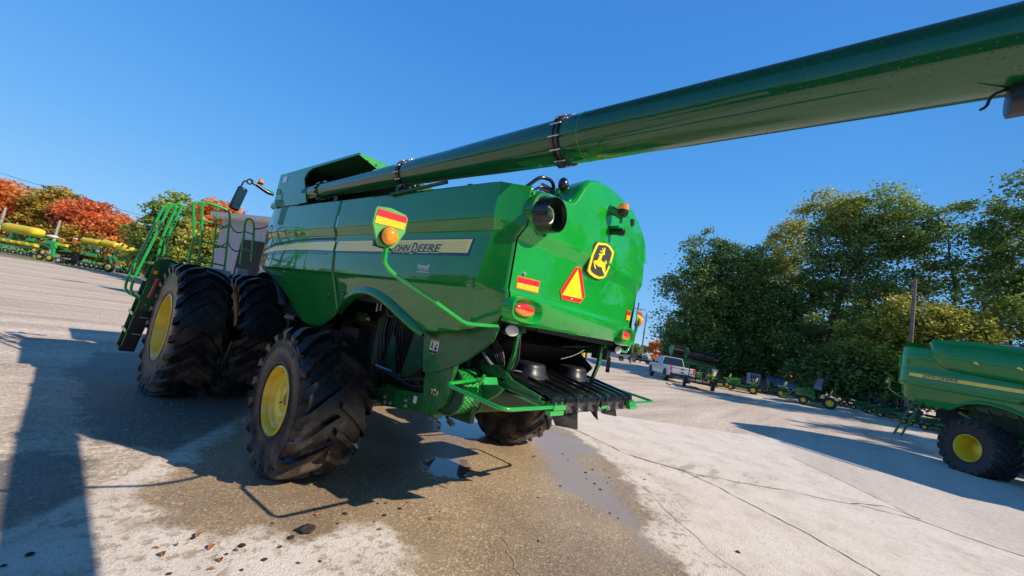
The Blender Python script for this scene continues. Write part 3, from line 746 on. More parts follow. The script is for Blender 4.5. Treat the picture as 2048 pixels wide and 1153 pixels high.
flat_on(mb, big, .002, 2, .006); flat_on(mb, SO, .0105, 0); flat_on(mb, SI, .0125, 1)
flat_on(mb, [(-.50, 2.322), (-.47, 2.324), (-.47, 2.312), (-.50, 2.310)], .0125, 3)
SMV = mb.build('slow_vehicle_triangle', [M['red'], M['smv_yellow'], M['orange_sheet'], M['sticker']], RP, merge=False, recalc=False)
BO = [(-0.136, 3.01), (0.029, 3.047), (0.132, 3.043), (0.247, 3.011), (0.257, 2.966), (0.252, 2.826), (0.221, 2.714), (0.186, 2.682), (0.096, 2.652), (-0.01, 2.647), (-0.118, 2.658), (-0.186, 2.681), (-0.193, 2.719), (-0.2, 2.845), (-0.177, 2.961), (-0.154, 3.0)]
BI = [(-0.108, 2.988), (0.021, 3.022), (0.094, 3.022), (0.202, 2.988), (0.209, 2.953), (0.209, 2.816), (0.184, 2.721), (0.162, 2.703), (0.076, 2.679), (-0.021, 2.68), (-0.097, 2.687), (-0.145, 2.711), (-0.151, 2.759), (-0.156, 2.867), (-0.128, 2.969), (-0.121, 2.981)]
DEER = [(0.002, 2.996), (0.032, 2.989), (0.043, 2.94), (0.061, 2.935), (0.04, 2.916), (0.011, 2.906), (0.012, 2.87), (0.008, 2.849), (0.054, 2.843), (0.097, 2.846), (0.11, 2.846), (0.106, 2.879), (0.136, 2.871), (0.147, 2.848), (0.13, 2.831), (0.146, 2.801), (0.173, 2.76), (0.206, 2.742), (0.185, 2.690), (0.153, 2.729), (0.107, 2.75), (0.064, 2.781), (-0.01, 2.773), (-0.071, 2.783), (-0.098, 2.792), (-0.072, 2.768), (-0.043, 2.745), (-0.054, 2.732), (-0.093, 2.753), (-0.13, 2.789), (-0.137, 2.809), (-0.07, 2.827), (-0.052, 2.869), (-0.048, 2.888), (-0.077, 2.895), (-0.065, 2.908), (-0.016, 2.919), (-0.001, 2.934), (-0.072, 2.927), (-0.055, 2.942), (-0.009, 2.949), (-0.045, 2.97), (-0.03, 2.979), (0.005, 2.961)]
EDX, EDZ = -.150, -.030; BO = [(x + EDX, z + EDZ) for x, z in BO]; BI = [(x + EDX, z + EDZ) for x, z in BI]; DEER = [(x + EDX, z + EDZ) for x, z in DEER]
ce = (.03 + EDX, 2.84 + EDZ); esl = (rear_y(ce[0], 3.0) - rear_y(ce[0], 2.64)) / .36
EY = min(rear_y(x, z) - esl * (z - ce[1]) for x, z in BO + [ce]) + .012
def em(o): return lambda p: (p[0], EY + esl * (p[1] - ce[1]) - o, p[1])
mb = MB(); mb.prism([(ce[0] + (x - ce[0]) * 1.05, ce[1] + (z - ce[1]) * 1.04) for x, z in BO], em(-.02), em(.004), 0)
mb.prism(BO, em(.004), em(.012), 1); mb.add([em(.0135)(p) for p in BI], [tuple(range(len(BI)))], 0)
mb.add([em(.017)(p) for p in DEER], [tuple(range(len(DEER)))], 1)
mb.build('emblem', [M['dark_badge'], M['badge_yellow']], RP, merge=False, recalc=False)
for sx in (-1, 1):
    c = (-1.17, 2.085) if sx < 0 else (1.045, 2.085); mb = MB(); k = 36
    def ring(a, b, off, p=2.8):
        o_ = []
        for i in range(k):
            t = 2 * math.pi * i / k; ct, st = math.cos(t), math.sin(t)
            x = c[0] + a * math.copysign(abs(ct) ** (2 / p), ct); z = c[1] + b * math.copysign(abs(st) ** (2 / p), st) + .06 * (x - c[0]) * -sx * 0
            o_.append((x, -2.225 - off - .03 * (1 - min(1, abs(x) / 1.4)), z))
        return o_
    rs = [ring(.245, .135, -.06), ring(.235, .125, .02), ring(.222, .113, .05), ring(.205, .098, .052), ring(.19, .085, .035), ring(.165, .068, -.005), ring(.02, .01, -.01)]
    mb.add([p for r_ in rs for p in r_], [(i * k + j, i * k + (j + 1) % k, (i + 1) * k + (j + 1) % k, (i + 1) * k + j) for i in range(len(rs) - 1) for j in range(k)])
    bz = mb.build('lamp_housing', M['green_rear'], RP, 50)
    for nm, mt, up in (('red_light', 'red_lens', 1), ('turn_light', 'orange_lens', -1)):
        mb = MB(); kk = 18; rows = []
        for j in range(6):
            f = math.cos(j / 5 * math.pi / 2 * .999); hh = .028 * math.sin(j / 5 * math.pi / 2)
            rows.append([(c[0] + .145 * f * math.cos(math.pi * i / kk * up), -2.235 - .0 - hh, c[1] + (.058 * f * math.sin(math.pi * i / kk * up)) + up * .001) for i in range(kk + 1)])
        mb.add([p for r_ in rows for p in r_], [(i * (kk + 1) + j, i * (kk + 1) + j + 1, (i + 1) * (kk + 1) + j + 1, (i + 1) * (kk + 1) + j) for i in range(5) for j in range(kk)])
        mb.build(nm, M[mt], bz, 60)
# bolts
for x_, z_ in ((-1.25, 2.405), (.66, 3.52)):
    mb = MB(); y_ = rear_y(x_, z_); r_ = .016 if x_ < 0 else .05
    mb.tube([(x_, y_ + .01, z_), (x_, y_ - .015, z_)], r_, 14); mb.tube([(x_, y_ - .012, z_), (x_, y_ - .02, z_)], r_ * .6, 12); mb.build('plug', M['black'] if x_ > 0 else M['zinc'], RP)
# beacon and camera on the rear
bx, bz_ = .04, 3.40; by = rear_y(bx, bz_)
mb = MB(); mb.tube([(bx - .04, by + .02, bz_ + .06), (bx - .02, by - .07, bz_ + .02), (bx + .0, by - .13, bz_ - .02)], [.055, .045, .04], 12); mb.tube([(bx, by - .13, bz_ - .10), (bx, by - .13, bz_ + .0)], .018, 10); mb.box((bx, by - .06, bz_ - .16), (.12, .16, .03))
hk = mb.build('beacon_bracket', M['green'], RP, bevel=.004)
mb = MB(); mb.lathe([(-.02, 0), (-.02, .045), (.0, .062), (.05, .068), (.052, 0)], c=(bx, by - .13, bz_ + .0), axis='z', n=24); mb.build('beacon_base', M['black'], hk)
mb = MB(); mb.lathe([(.052, .066), (.07, .068), (.115, .062), (.125, .05), (.128, 0)], c=(bx, by - .13, bz_ + .0), axis='z', n=24); mb.build('beacon_lens', M['amber'], hk)
mb = MB(); mb.tube([(bx - .0, by - .02, bz_ - .20), (bx + .02, by - .15, bz_ - .20)], .035, 14); mb.box((bx + .02, by - .14, bz_ - .20), (.06, .07, .08)); mb.build('camera_housing', M['black_gloss'], hk, bevel=.006)
mb = MB(); mb.tube([(bx + .02, by - .176, bz_ - .20), (bx + .02, by - .182, bz_ - .20)], .022, 14); mb.build('camera_lens', M['glass'], hk)
# exhaust: cowl sunk in the shoulder, open pipe
ex = Vector((-1.17, -2.235, 2.985))
mb = MB(); mb.lathe([(.16, .215), (.0, .222), (-.04, .20), (-.045, .172), (.04, .168)], c=ex, axis='y', n=40)
mb.build('exhaust_cowl', M['green'], CB, 40)
e2 = ex + Vector((-.02, .00, -.015))
mb = MB(); mb.lathe([(.12, .168), (-.19, .160), (-.195, .156), (-.19, .150), (.06, .150), (.065, .0)], c=e2, axis='y', n=48)
mb.tube([e2 + Vector((.02, -.01, -.168)), e2 + Vector((.02, -.035, -.178))], .012, 8)
EXH = mb.build('exhaust_pipe', M['black_gloss'], CB, 40)
mb = MB(); mb.lathe([(.06, .088), (-.10, .086), (-.106, .076), (-.10, .066), (.05, .064), (.052, 0)], c=e2, axis='y', n=36); mb.build('inner_pipe', M['steel'], EXH, 40)
# small decal plate left of beacon
mb = MB(); drape_quad(mb, [(-.02, 3.46), (.09, 3.47), (.085, 3.445), (-.025, 3.437)], .004, 0, 2); mb.build('faded_sticker', M['stripe'], RP, merge=False, recalc=False)
# guard with work light on the notch
mb = MB()
mb.tube(smooth_path([(-1.15, -1.75, 3.20), (-1.0, -1.82, 3.36), (-.88, -1.9, 3.53), (-.70, -1.92, 3.56), (-.60, -1.9, 3.50), (-.66, -1.9, 3.30)], .08), .02, 10)
mb.tube(smooth_path([(-1.05, -1.78, 3.20), (-.94, -1.86, 3.34), (-.84, -1.9, 3.44), (-.70, -1.9, 3.47)], .06), .013, 8)
mb.tube([(-1.1, -1.8, 3.28), (-.62, -1.9, 3.26)], .012, 8)
mb.add([(-.90, -1.9, 3.24), (-.62, -1.9, 3.20), (-.64, -1.9, 3.50), (-.84, -1.9, 3.48)], [(0, 1, 2, 3)])
LG = mb.build('light_guard', M['black_gloss'], CB, 50)
mb = MB(); mb.ball((-.56, -1.98, 3.56), .07, sc=(1, .8, 1.15)); mb.build('work_light', M['black_gloss'], LG, 60)
mb = MB(); mb.box((-.58, -1.95, 3.44), (.05, .05, .14)); mb.tube([(-.6, -1.9, 3.3), (-.52, -2.0, 3.42)], .012, 6); mb.build('light_bracket', M['sign_green'], LG)

# ---- grain tank, cab, auger housing
mb = MB()
mb.xprism([(3.47, 3.29), (3.47, 3.895), (.70, 3.868), (.70, 3.80), (2.35, 3.815), (2.52, 3.77), (2.62, 3.60), (2.62, 3.28), (2.08, 3.255), (2.08, 3.245), (3.2, 3.262)][:1] and
           [(3.47, 3.285), (3.47, 3.895), (.70, 3.872), (.70, 3.842), (2.10, 3.842), (2.28, 3.80), (2.36, 3.70), (2.05, 3.27)], -1.60, -1.575)
GT = mb.build('auger_housing', M['green'], CB)
mb = MB()
mb.add([(-1.60, .70, 3.870), (-1.60, 3.47, 3.893), (-.72, 3.47, 3.90), (-.72, .70, 3.90)], [(0, 1, 2, 3)])
mb.box((-1.15, 3.46, 3.6), (.9, .02, .6)); mb.box((-.72, 2.1, 3.55), (.02, 2.8, .7))
mb.build('housing_shell', M['green_dark'], GT)
mb = MB(); mb.add([(-1.60, .70, 3.877), (-1.12, .70, 3.905), (-.72, .70, 3.905), (-.72, .70, 3.80), (-1.16, .70, 3.765), (-1.30, .70, 3.775), (-1.57, .70, 3.842)], [tuple(range(7))])
for x_ in (-1.45, -1.32, -1.2): mb.tube([(x_, .695, 3.83 - (x_ + 1.6) * .02), (x_, .68, 3.83 - (x_ + 1.6) * .02)], .012, 8)
EP = mb.build('end_plate', M['green_rail'], GT)
mb = MB(); mb.box((-1.603, 3.18, 3.775), (.012, .17, .11)); mb.build('side_light', M['lamp'], GT, bevel=.003)
mb = MB(); mb.box((-1.25, 1.9, 3.40), (.05, .05, .3)); mb.build('hinge_post', M['steel'], GT)
for i in range(4): mb = MB(); mb.tube([(-1.40, 2.22, 3.30 + i * .04), (-1.30, 2.22, 3.31 + i * .04)], .018, 6); mb.build('coupler', M['steel'], GT)
mb = MB(); mb.box((.25, 2.0, 3.35), (1.9, 2.9, .75)); mb.box((.25, 2.0, 3.78), (1.8, 2.8, .14)); mb.build('grain_tank', M['green_dark'], CB, bevel=.03)
mb = MB(); mb.box((0, 4.75, 2.75), (1.75, 1.5, 1.75)); CAB = mb.build('cab', M['glass'], CB, bevel=.08)
mb = MB(); mb.box((0, 4.75, 3.70), (2.0, 1.8, .16)); mb.build('roof', M['green'], CAB, bevel=.05)
mb = MB(); mb.box((0, 5.0, 1.35), (1.4, 2.6, .75)); mb.build('feeder_house', M['green_dark'], CB, bevel=.03)

# ---- unloading auger
def aug(y):
    s = .85; k = 3.0 - y
    x = -4.0 + (2.97 + .017 * 0) * s; z = 1.877 + 1.893 * s
    z0 = z + .02 * s * max(0, min(1, (3 - y) / 5.2)) * 0
    return Vector((x - .017 * (-y - 0) * s * 0 - .010 * 0, y, z0))
SA = .85
def ax(y):          # centre line, a little lower on the inner section
    yy = y
    return Vector((-4.0 + 2.97 * SA, yy, 1.877 + 1.893 * SA - .012))
def Yp(y): return -4.468 + (y + 4.468) * SA      # keeps the joints where they sit along the tube
JOINTS = [Yp(.36), Yp(-2.25)]
mb = MB()
secs = [(Yp(3.0), .140 * SA / 1), (Yp(1.7), .152 * SA), (Yp(.40), .162 * SA)]
inner = [(2.15, .110), (1.7, .112), (.9, .120), (-.2, .133), (-1.2, .148), (-1.9, .166), (-2.64, .180)]
n_ = 40
def tubeprof(rows): return [(y, r) for y, r in rows]
base = Vector((-1.5139, 0, 3.4668))
def lean(mb):      # the folded tube sags and leans a touch outward towards its free end
    mb.v = [(x + .0082 * y, y, z + .0045 * y) for x, y, z in mb.v]; return mb
AU = MB(); AU.lathe(tubeprof(inner), c=base, axis='y', n=56)
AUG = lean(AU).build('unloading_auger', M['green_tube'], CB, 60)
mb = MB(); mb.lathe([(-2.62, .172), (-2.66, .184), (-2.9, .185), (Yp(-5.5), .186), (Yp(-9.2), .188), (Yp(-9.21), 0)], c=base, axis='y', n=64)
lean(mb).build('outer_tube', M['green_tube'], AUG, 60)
mb = MB(); mb.lathe([(-2.84, .185), (-2.85, .1872), (-2.852, .185)], c=base, axis='y', n=64)
lean(mb).build('weld_seam', M['green'], AUG, 60)
mb = MB(); mb.lathe([(-.80, .141), (-.81, .1445), (-.812, .141)], c=base, axis='y', n=64)
lean(mb).build('weld_seam', M['green'], AUG, 60)
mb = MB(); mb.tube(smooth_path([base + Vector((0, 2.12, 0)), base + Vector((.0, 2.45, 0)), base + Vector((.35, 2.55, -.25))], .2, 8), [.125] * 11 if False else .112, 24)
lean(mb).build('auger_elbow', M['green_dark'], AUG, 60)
for (y, r) in ((-.43, .138), (-2.65, .183), (1.80, .113)):
    mb = MB(); mb.lathe([(y + .03, r), (y + .03, r + .016), (y + .008, r + .018), (y + .006, r + .008), (y - .006, r + .008), (y - .008, r + .018), (y - .03, r + .016), (y - .03, r)], c=base, axis='y', n=56)
    for i in range(12):
        t = 2 * math.pi * (i + .5) / 12; cx_, cz_ = base.x + (r + .016) * math.cos(t), base.z + (r + .016) * math.sin(t)
        mb.tube([(cx_, y - .05, cz_), (cx_, y + .05, cz_)], .007, 6, mi=1)
    mb.box((base.x + .02, y, base.z + r + .035), (.06, .07, .025), mi=1)
    mb.box((base.x - .03, y, base.z - r - .03), (.06, .06, .03), mi=0)
    lean(mb).build('clamp_ring', [M['green_dark'] if y > 1 else M['black_gloss'], M['zinc']], AUG, 40)
# lamp below the outer end
ly = -4.955; lc = base + Vector((-.01, ly, -.245))
mb = MB(); mb.lathe([(-.05, .0), (-.05, .045), (-.02, .062), (.035, .066), (.04, .055), (.042, 0)], c=lc, axis='y', n=20)
mb.box(lc + Vector((0, .01, .075)), (.05, .05, .05))
AL = lean(mb).build('work_light', M['black'], AUG, 40)
mb = MB(); mb.tube(smooth_path([lc + Vector((0, .0, .08)), lc + Vector((-.03, .09, .03)), lc + Vector((-.03, .10, -.02)), lc + Vector((-.05, .12, -.04))], .04), .006, 6); lean(mb).build('cable', M['hose'], AL)
# cradle under the tube
mb = MB(); mb.box((base.x + .05, -1.6, 3.16), (.18, .06, .08)); mb.box((base.x + .02, Yp(.36), 3.24), (.14, .05, .14)); mb.tube([(base.x - .1, -.35, 3.18), (base.x - .08, -1.3, 3.235)], .02, 8); mb.build('auger_cradle', M['green_dark'], CB)

# ---- wheels
make_wheel(CB, 'rear_wheel', (-1.85, 0, .742), .79, .70, .335, 18, .066, .74, -1, .350, .09, -.036, text=(-1, 'Firestone', .090, .535, math.pi / 2 - .12), decal=True, hubr=0, k=.62, lw=.060, n=90)
make_wheel(CB, 'rear_wheel', (1.80, 0, .742), .79, .70, .335, 18, .050, .74, 1, .350, .17, -.036, hubr=.14, k=.62, lw=.058)
for sx in (-1, 1):
    o1 = make_wheel(CB, 'front_wheel', (sx * 2.35, 3.56, .99), 1.035, .64, .492, 23, .062, .985, sx, .30, .22, 0, hubr=.2, k=.70, lw=.054, n=96)
    make_wheel(CB, 'front_wheel', (sx * 1.56, 3.56, .99), 1.035, .64, .492, 23, .062, .985, -sx, .30, .30, 0, hubr=.2, k=.70, lw=.054, n=96)
mb = MB(); mb.cyl((-2.2, 3.56, .99), (2.2, 3.56, .99), .13, 20); mb.box((0, 3.5, 1.1), (1.9, .5, .5)); mb.build('front_axle', M['green_dark'], CB)
mb = MB(); mb.box((0, 0, .80), (2.9, .26, .24)); mb.cyl((-1.75, 0, .742), (-1.3, 0, .742), .11, 20); mb.cyl((1.3, 0, .742), (1.75, 0, .742), .11, 20); mb.box((-1.35, 0, .9), (.2, .3, .4)); mb.tube([(-1.3, -.28, .80), (1.3, -.28, .80)], .035, 10)
mb.build('rear_axle', M['gunk'], CB, bevel=.01)
# ---- safety arms that swing out behind
def safety_arm(sx):
    Y0 = -2.25 if sx < 0 else -1.80; q = 0 if sx < 0 else -.23
    pts = [(1.45, Y0 + .06, 1.90), (1.62, Y0, 1.890), (1.884, Y0, 1.872), (2.21, Y0, 1.985), (2.60, Y0, 2.108), (2.665, Y0, 2.15), (2.672, Y0, 2.27)]
    if sx > 0: pts = [(1.45, -1.75, 1.90), (1.62, -1.80, 1.892), (2.17, -1.80, 1.878), (2.30, -1.80, 2.06), (2.41, -1.80, 2.22), (2.44, -1.80, 2.36)]
    pts = [(sx * x, y, z) for x, y, z in pts]
    mb = MB(); mb.tube(smooth_path(pts, .07), .0165, 12); a = mb.build('signal_arm', M['green_rail'], CB, 60)
    Xc = -2.682 - q
    out = [(-2.798, 2.462), (-2.79, 2.476), (-2.70, 2.496), (-2.59, 2.490), (-2.566, 2.474), (-2.566, 2.38), (-2.60, 2.30), (-2.632, 2.252), (-2.735, 2.246), (-2.765, 2.30), (-2.800, 2.37)]
    dz = 0 if sx < 0 else .09
    f = lambda o: (lambda p: ((p[0] - q) * -sx, Y0 - o, p[1] + dz))
    mb = MB(); mb.prism(out, f(-.004), f(.010)); s_ = mb.build('sign_plate', M['sign_green'], a, bevel=.003)
    mb = MB(); rd = [(-2.782, 2.464), (-2.578, 2.478), (-2.578, 2.437), (-2.787, 2.420)]; ye = [(-2.787, 2.419), (-2.578, 2.436), (-2.582, 2.392), (-2.789, 2.372)]
    mb.add([f(.014)(p) for p in rd], [(0, 1, 2, 3)], 0); mb.add([f(.014)(p) for p in ye], [(0, 1, 2, 3)], 1); mb.build('reflector', [M['red'], M['yellow_refl']], s_, merge=False, recalc=False)
    mb = MB(); c = (Xc * -sx, Y0, 2.318 + dz); mb.lathe([(.0, .058), (-.03, .058), (-.034, .05)], c=c, axis='y', n=28); mb.build('lamp_base', M['black'], s_)
    mb = MB(); mb.lathe([(-.022, .056), (-.045, .054), (-.062, .042), (-.070, .02), (-.071, 0)], c=c, axis='y', n=28); mb.lathe([(.012, .050), (.035, .046), (.05, .03), (.055, 0)], c=c, axis='y', n=24); mb.build('indicator_lens', M['amber'], s_, 60)
    mb = MB(); mb.box((c[0], Y0 + .02, 2.262 + dz), (.13, .03, .04)); mb.build('sign_clamp', M['black'], s_)
safety_arm(-1); safety_arm(1)

# ---- work lights under the rear corners
for sx in (-1, 1):
    c = (sx * 1.15, -2.10, 1.885)
    mb = MB(); mb.lathe([(.10, .03), (.07, .06), (-.015, .078), (-.02, .074)], c=(0, 0, 0), axis='y', n=28); mb.v = [(c[0] + x * 1.35, c[1] + y, c[2] + z * .72) for x, y, z in mb.v]; w_ = mb.build('rear_work_light', M['black'], CB, 50); w_.scale = (1, 1, 1)
    mb = MB(); mb.lathe([(-.018, .072), (-.028, .05), (-.03, 0)], c=(0, 0, 0), axis='y', n=28); mb.v = [(c[0] + x * 1.35, c[1] + y, c[2] + z * .72) for x, y, z in mb.v]; mb.build('light_lens', M['lamp'], w_, 60)
    mb = MB(); mb.box((sx * 1.06, -2.02, 1.92), (.22, .05, .05)); mb.build('light_bracket', M['black'], w_)

# ---- rear underside: hood bottom, chopper, spreader
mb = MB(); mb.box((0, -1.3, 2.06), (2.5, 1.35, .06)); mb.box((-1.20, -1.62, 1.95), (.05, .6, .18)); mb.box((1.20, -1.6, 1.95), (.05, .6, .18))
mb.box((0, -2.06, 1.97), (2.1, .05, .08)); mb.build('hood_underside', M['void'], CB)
mb = MB(); mb.box((0, -2.09, 1.955), (1.5, .03, .07)); mb.tube([(-.2, -2.11, 1.965), (.0, -2.11, 1.968)], .012, 6)
mb.box((1.0, -1.95, 1.80), (.3, .2, .15), rot=.3); mb.bar((.85, -2.15, 1.60), (1.05, -2.05, 1.75), .05, .05); mb.build('latch_assembly', M['black'], CB)
mb = MB()
mb.xprism([(-.1, 1.0), (-.1, 2.0), (-1.15, 2.0), (-1.75, 1.78), (-1.05, 1.32), (-.8, 1.0)], -.72, .72); mb.box((0, .9, 1.3), (1.5, 2.2, 1.2)); mb.box((0, 2.4, 1.35), (1.5, 1.4, .9))
mb.build('straw_chute', M['void'], CB)
mb = MB()
mb.add([(-.80, -1.1, 1.40), (-.80, -1.75, 1.40), (.75, -1.85, 1.42), (.75, -1.2, 1.42)], [(0, 1, 2, 3)]); mb.xprism([(-1.05, 1.95), (-1.5, 1.97), (-2.0, 1.60), (-1.85, 1.42), (-1.0, 1.30)], .72, .74); mb.xprism([(-.95, 1.95), (-1.35, 1.97), (-1.55, 1.60), (-1.6, 1.35), (-.9, 1.30)], -.76, -.72)
mb.build('discharge_chute', M['black'], CB)

# hanging side plate with the warning sticker
HP = [(-1.10, 1.76), (-1.14, 1.60), (-1.20, 1.38), (-1.235, 1.315), (-1.35, 1.335), (-1.47, 1.378), (-1.64, 1.445), (-1.814, 1.549), (-1.95, 1.65), (-2.086, 1.760), (-2.12, 1.86), (-2.13, 1.90), (-1.6, 1.92)]
mb = MB(); mb.xprism(HP, -1.352, -1.338); mb.xprism([(-1.225, 1.325), (-1.35, 1.342), (-1.47, 1.385), (-1.64, 1.452), (-1.814, 1.556), (-1.95, 1.657), (-2.086, 1.767), (-2.07, 1.79), (-1.8, 1.58), (-1.46, 1.40), (-1.23, 1.342)], -1.366, -1.352)
HPo = mb.build('side_shield', M['green_frame'], CB)
mb = MB()
def onhp(y, z, o=.003): return (-1.352 - o, y, z)
def rq(mb, y0, z0, w, h, mi, o): mb.add([onhp(y0, z0, o), onhp(y0 - w, z0 - .08 * w * 0, o), onhp(y0 - w, z0 + h, o), onhp(y0, z0 + h, o)], [(0, 1, 2, 3)], mi)
rq(mb, -1.255, 1.522, .13, .135, 0, .003); rq(mb, -1.258, 1.640, .124, .016, 1, .005); rq(mb, -1.258, 1.524, .124, .026, 2, .005)
rq(mb, -1.318, 1.524, .004, .13, 1, .006)
for (y0, pts) in ((-1.272, [(0, .085), (.018, .09), (.016, .075), (.030, .060), (.022, .05), (.034, .02), (.022, .018), (.012, .045), (.004, .02), (-.004, .03), (.006, .055)]),
                  (-1.332, [(.0, .02), (.03, .015), (.035, .04), (.018, .05), (.036, .08), (.028, .085), (.006, .06), (.012, .045), (-.002, .035)])):
    mb.add([onhp(y0 - a, 1.542 + b, .006) for a, b in pts], [tuple(range(len(pts)))], 2)
mb.build('warning_sticker', [M['sticker'], M['sticker_orange'], M['ink']], HPo, merge=False, recalc=False)
# chopper drum end with drive cover
mb = MB()
cov = [(-1.24, 1.33), (-1.24, 1.22), (-1.27, 1.11), (-1.33, 1.04), (-1.42, 1.00), (-1.52, 1.02), (-1.60, 1.09), (-1.64, 1.20), (-1.64, 1.47), (-1.47, 1.385), (-1.35, 1.34)]
mb.xprism(cov, -1.335, -1.28); CV = mb.build('drive_cover', M['green_frame'], CB, bevel=.004)
mb = MB()
for i, (y_, z_) in enumerate(((-1.40, 1.175), (-1.44, 1.165), (-1.48, 1.17))):
    mb.tube([(-1.336, y_, z_ + .02 * (i % 2)), (-1.341, y_, z_ + .02 * (i % 2))], .013, 10, mi=1 if i != 1 else 0); mb.box((-1.338, y_, z_ - .025), (.004, .008, .02), mi=0)
mb.build('oil_points', [M['sticker'], M['yellow_refl']], CV)
mb = MB(); mb.lathe([(-1.27, .0), (-1.27, .21), (-1.2, .215), (1.2, .215), (1.28, .21), (1.28, 0)], c=(0, -1.56, 1.20), axis='x', n=40)
CH = mb.build('chopper_drum', M['green_dark'], CB, 40)
mb = MB()     # perforated guard catching the sun
for i in range(8):
    for j in range(11):
        t = R(-50 + j * 10.5 + (i % 2) * 5.2); x_ = -1.24 + i * .030
        y_, z_ = -1.56 - .219 * math.cos(t), 1.20 + .219 * math.sin(t)
        nrm = Vector((0, -math.cos(t), math.sin(t))); mb.tube([Vector((x_, y_, z_)), Vector((x_, y_, z_)) + nrm * .002], .0085, 6)
mb.build('guard_holes', M['ink'], CH)
mb = MB(); mb.lathe([(-1.262, .2165), (-1.005, .2165)], c=(0, -1.56, 1.20), axis='x', n=40); mb.build('drum_guard', M['green_rail'], CH, 60)
mb = MB(); mb.lathe([(-1.28, .216), (-1.28, .232), (-1.265, .232), (-1.265, .216)], c=(0, -1.56, 1.20), axis='x', n=40); mb.lathe([(-1.0, .216), (-1.0, .234), (-.98, .234), (-.98, .216)], c=(0, -1.56, 1.20), axis='x', n=40)
mb.xprism([(-1.62, 1.02), (-1.95, 1.25), (-2.02, 1.33), (-1.8, 1.38), (-1.6, 1.3), (-1.48, .93), (-1.55, .91)], -1.02, -.98)
mb.build('drum_flange', M['green_frame'], CH)
mb = MB(); mb.box((-1.12, -1.93, 1.38), (.20, .02, .07), rot=Matrix.Rotation(-.5, 3, 'X')); mb.box((-.90, -1.9, 1.40), (.10, .12, .02)); mb.tube([(-1.24, -1.92, 1.35), (-1.24, -1.96, 1.44)], .016, 8)
mb.build('sunlit_bracket', M['green_rail'], CH)
mb = MB(); mb.tube(smooth_path([(-1.24, -1.46, 1.06), (-1.24, -1.50, 1.02), (-1.24, -1.58, .95), (-1.24, -1.62, .93)], .03), .014, 8); mb.box((-1.24, -1.64, .92), (.045, .07, .035), rot=Matrix.Rotation(.4, 3, 'X')); mb.bar((-1.24, -1.30, 1.03), (-1.24, -1.44, 1.06), .03, .03); mb.build('release_lever', M['black'], CB)
# main frame beam with its bolt pattern
def beam_z(y, top): return 0
mb = MB()
BE = [(1.3, .62), (1.3, .86), (-.36, 1.03), (-1.38, 1.225), (-1.62, 1.26), (-1.62, 1.02), (-1.43, 1.01), (-.442, .772)]
BE = [(.62, .86), (.62, .70), (-.30, .765), (-.30, .945)]
def bq(pts, x0, x1): mb.xprism(pts, x0, x1)
bq([(1.6, 1.02), (1.6, .80), (-1.75, .93), (-1.75, 1.13)], -1.10, -1.04)
FB = mb.build('frame_beam', M['green_dark'], CB)
mb = MB(); plate = [(-.455, .985), (-.52, .775), (-1.50, .965), (-1.46, 1.165)]
plate = [(-.36, .975), (-.43, .775), (-1.42, .93), (-1.42, 1.11)]
mb.xprism(plate, -1.215, -1.19); mb.box((-1.15, -.9, .95), (.12, .9, .14)); FP = mb.build('frame_plate', M['green_frame'], CB)
mb = MB(); mb.xprism([(-.0, .93), (-.02, .79), (-.44, .80), (-.38, .945)], -1.205, -1.185); mb.build('frame_plate', M['green_frame'], CB)
def pl(u, v):       # along the plate, up the plate
    y = -.40 - u * 1.0; zt = .975 + u * .135; zb = .775 + u * .155; return (y - .05 * (1 - v), zb + (zt - zb) * v)
mb = MB()
for u in (.06, .11, .16, .21, .47, .52):
    y, z = pl(u, .78); mb.tube([(-1.216, y, z), (-1.218, y, z)], .010, 10)
for v_ in (.5, .22):
    for u in (.10, .15, .20, .50): y, z = pl(u, v_); mb.tube([(-1.216, y, z), (-1.218, y, z)], .010, 10)
for (y, z) in ((-.15, .90), (-.27, .91), (-.14, .84), (-.26, .85)): mb.tube([(-1.206, y, z), (-1.208, y, z)], .010, 10)
mb.build('bolt_holes', M['ink'], FP)
mb = MB()
for u, v_ in ((.055, .5), (.06, .22), (.16, .22), (.44, .5), (.44, .22)):
    y, z = pl(u, v_); mb.tube([(-1.215, y, z), (-1.236, y, z)], .016, 6); mb.tube([(-1.215, y, z), (-1.220, y, z)], .022, 12)
mb.build('bolts', M['zinc'], FP)
mb = MB(); y, z = pl(.60, .62); mb.box((-1.218, y, z), (.003, .055, .075)); mb.build('data_sticker', M['sticker'], FP)
# cluttered inside of the wheel arch
mb = MB(); rr_ = random.Random(4)
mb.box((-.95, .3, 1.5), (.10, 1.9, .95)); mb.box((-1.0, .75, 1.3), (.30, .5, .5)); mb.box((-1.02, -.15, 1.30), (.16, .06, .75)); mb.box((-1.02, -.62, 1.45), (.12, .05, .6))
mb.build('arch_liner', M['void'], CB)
mb = MB(); mb.add([(-1.05, .25, 1.75), (-1.05, .05, 1.80), (-1.05, -.02, 1.18), (-1.05, .22, 1.12)], [(0, 1, 2, 3)]); mb.xprism([(-.28, 1.62), (-.36, 1.55), (-.50, 1.10), (-.20, 1.06)], -1.16, -1.14); mb.xprism([(-.74, 1.72), (-1.04, 1.74), (-1.12, 1.42), (-.78, 1.18), (-.62, 1.14)], -1.18, -1.16); mb.box((-1.12, .55, 1.72), (.05, .28, .12), rot=Matrix.Rotation(.1, 3, 'X')); mb.tube([(-1.19, -.93, 1.35), (-1.17, -.93, 1.35)], .05, 14)
mb.build('inner_bracket', M['green_dark'], CB)
mb = MB()
for i in range(9):
    y0 = -.02 - i * .06; mb.tube(smooth_path([(-1.13 - .02 * (i % 3), y0, 1.95), (-1.16, y0 + .03, 1.6), (-1.12, y0 - .02 * i, 1.25), (-1.1, y0 - .1, 1.10)], .1), .010, 6)
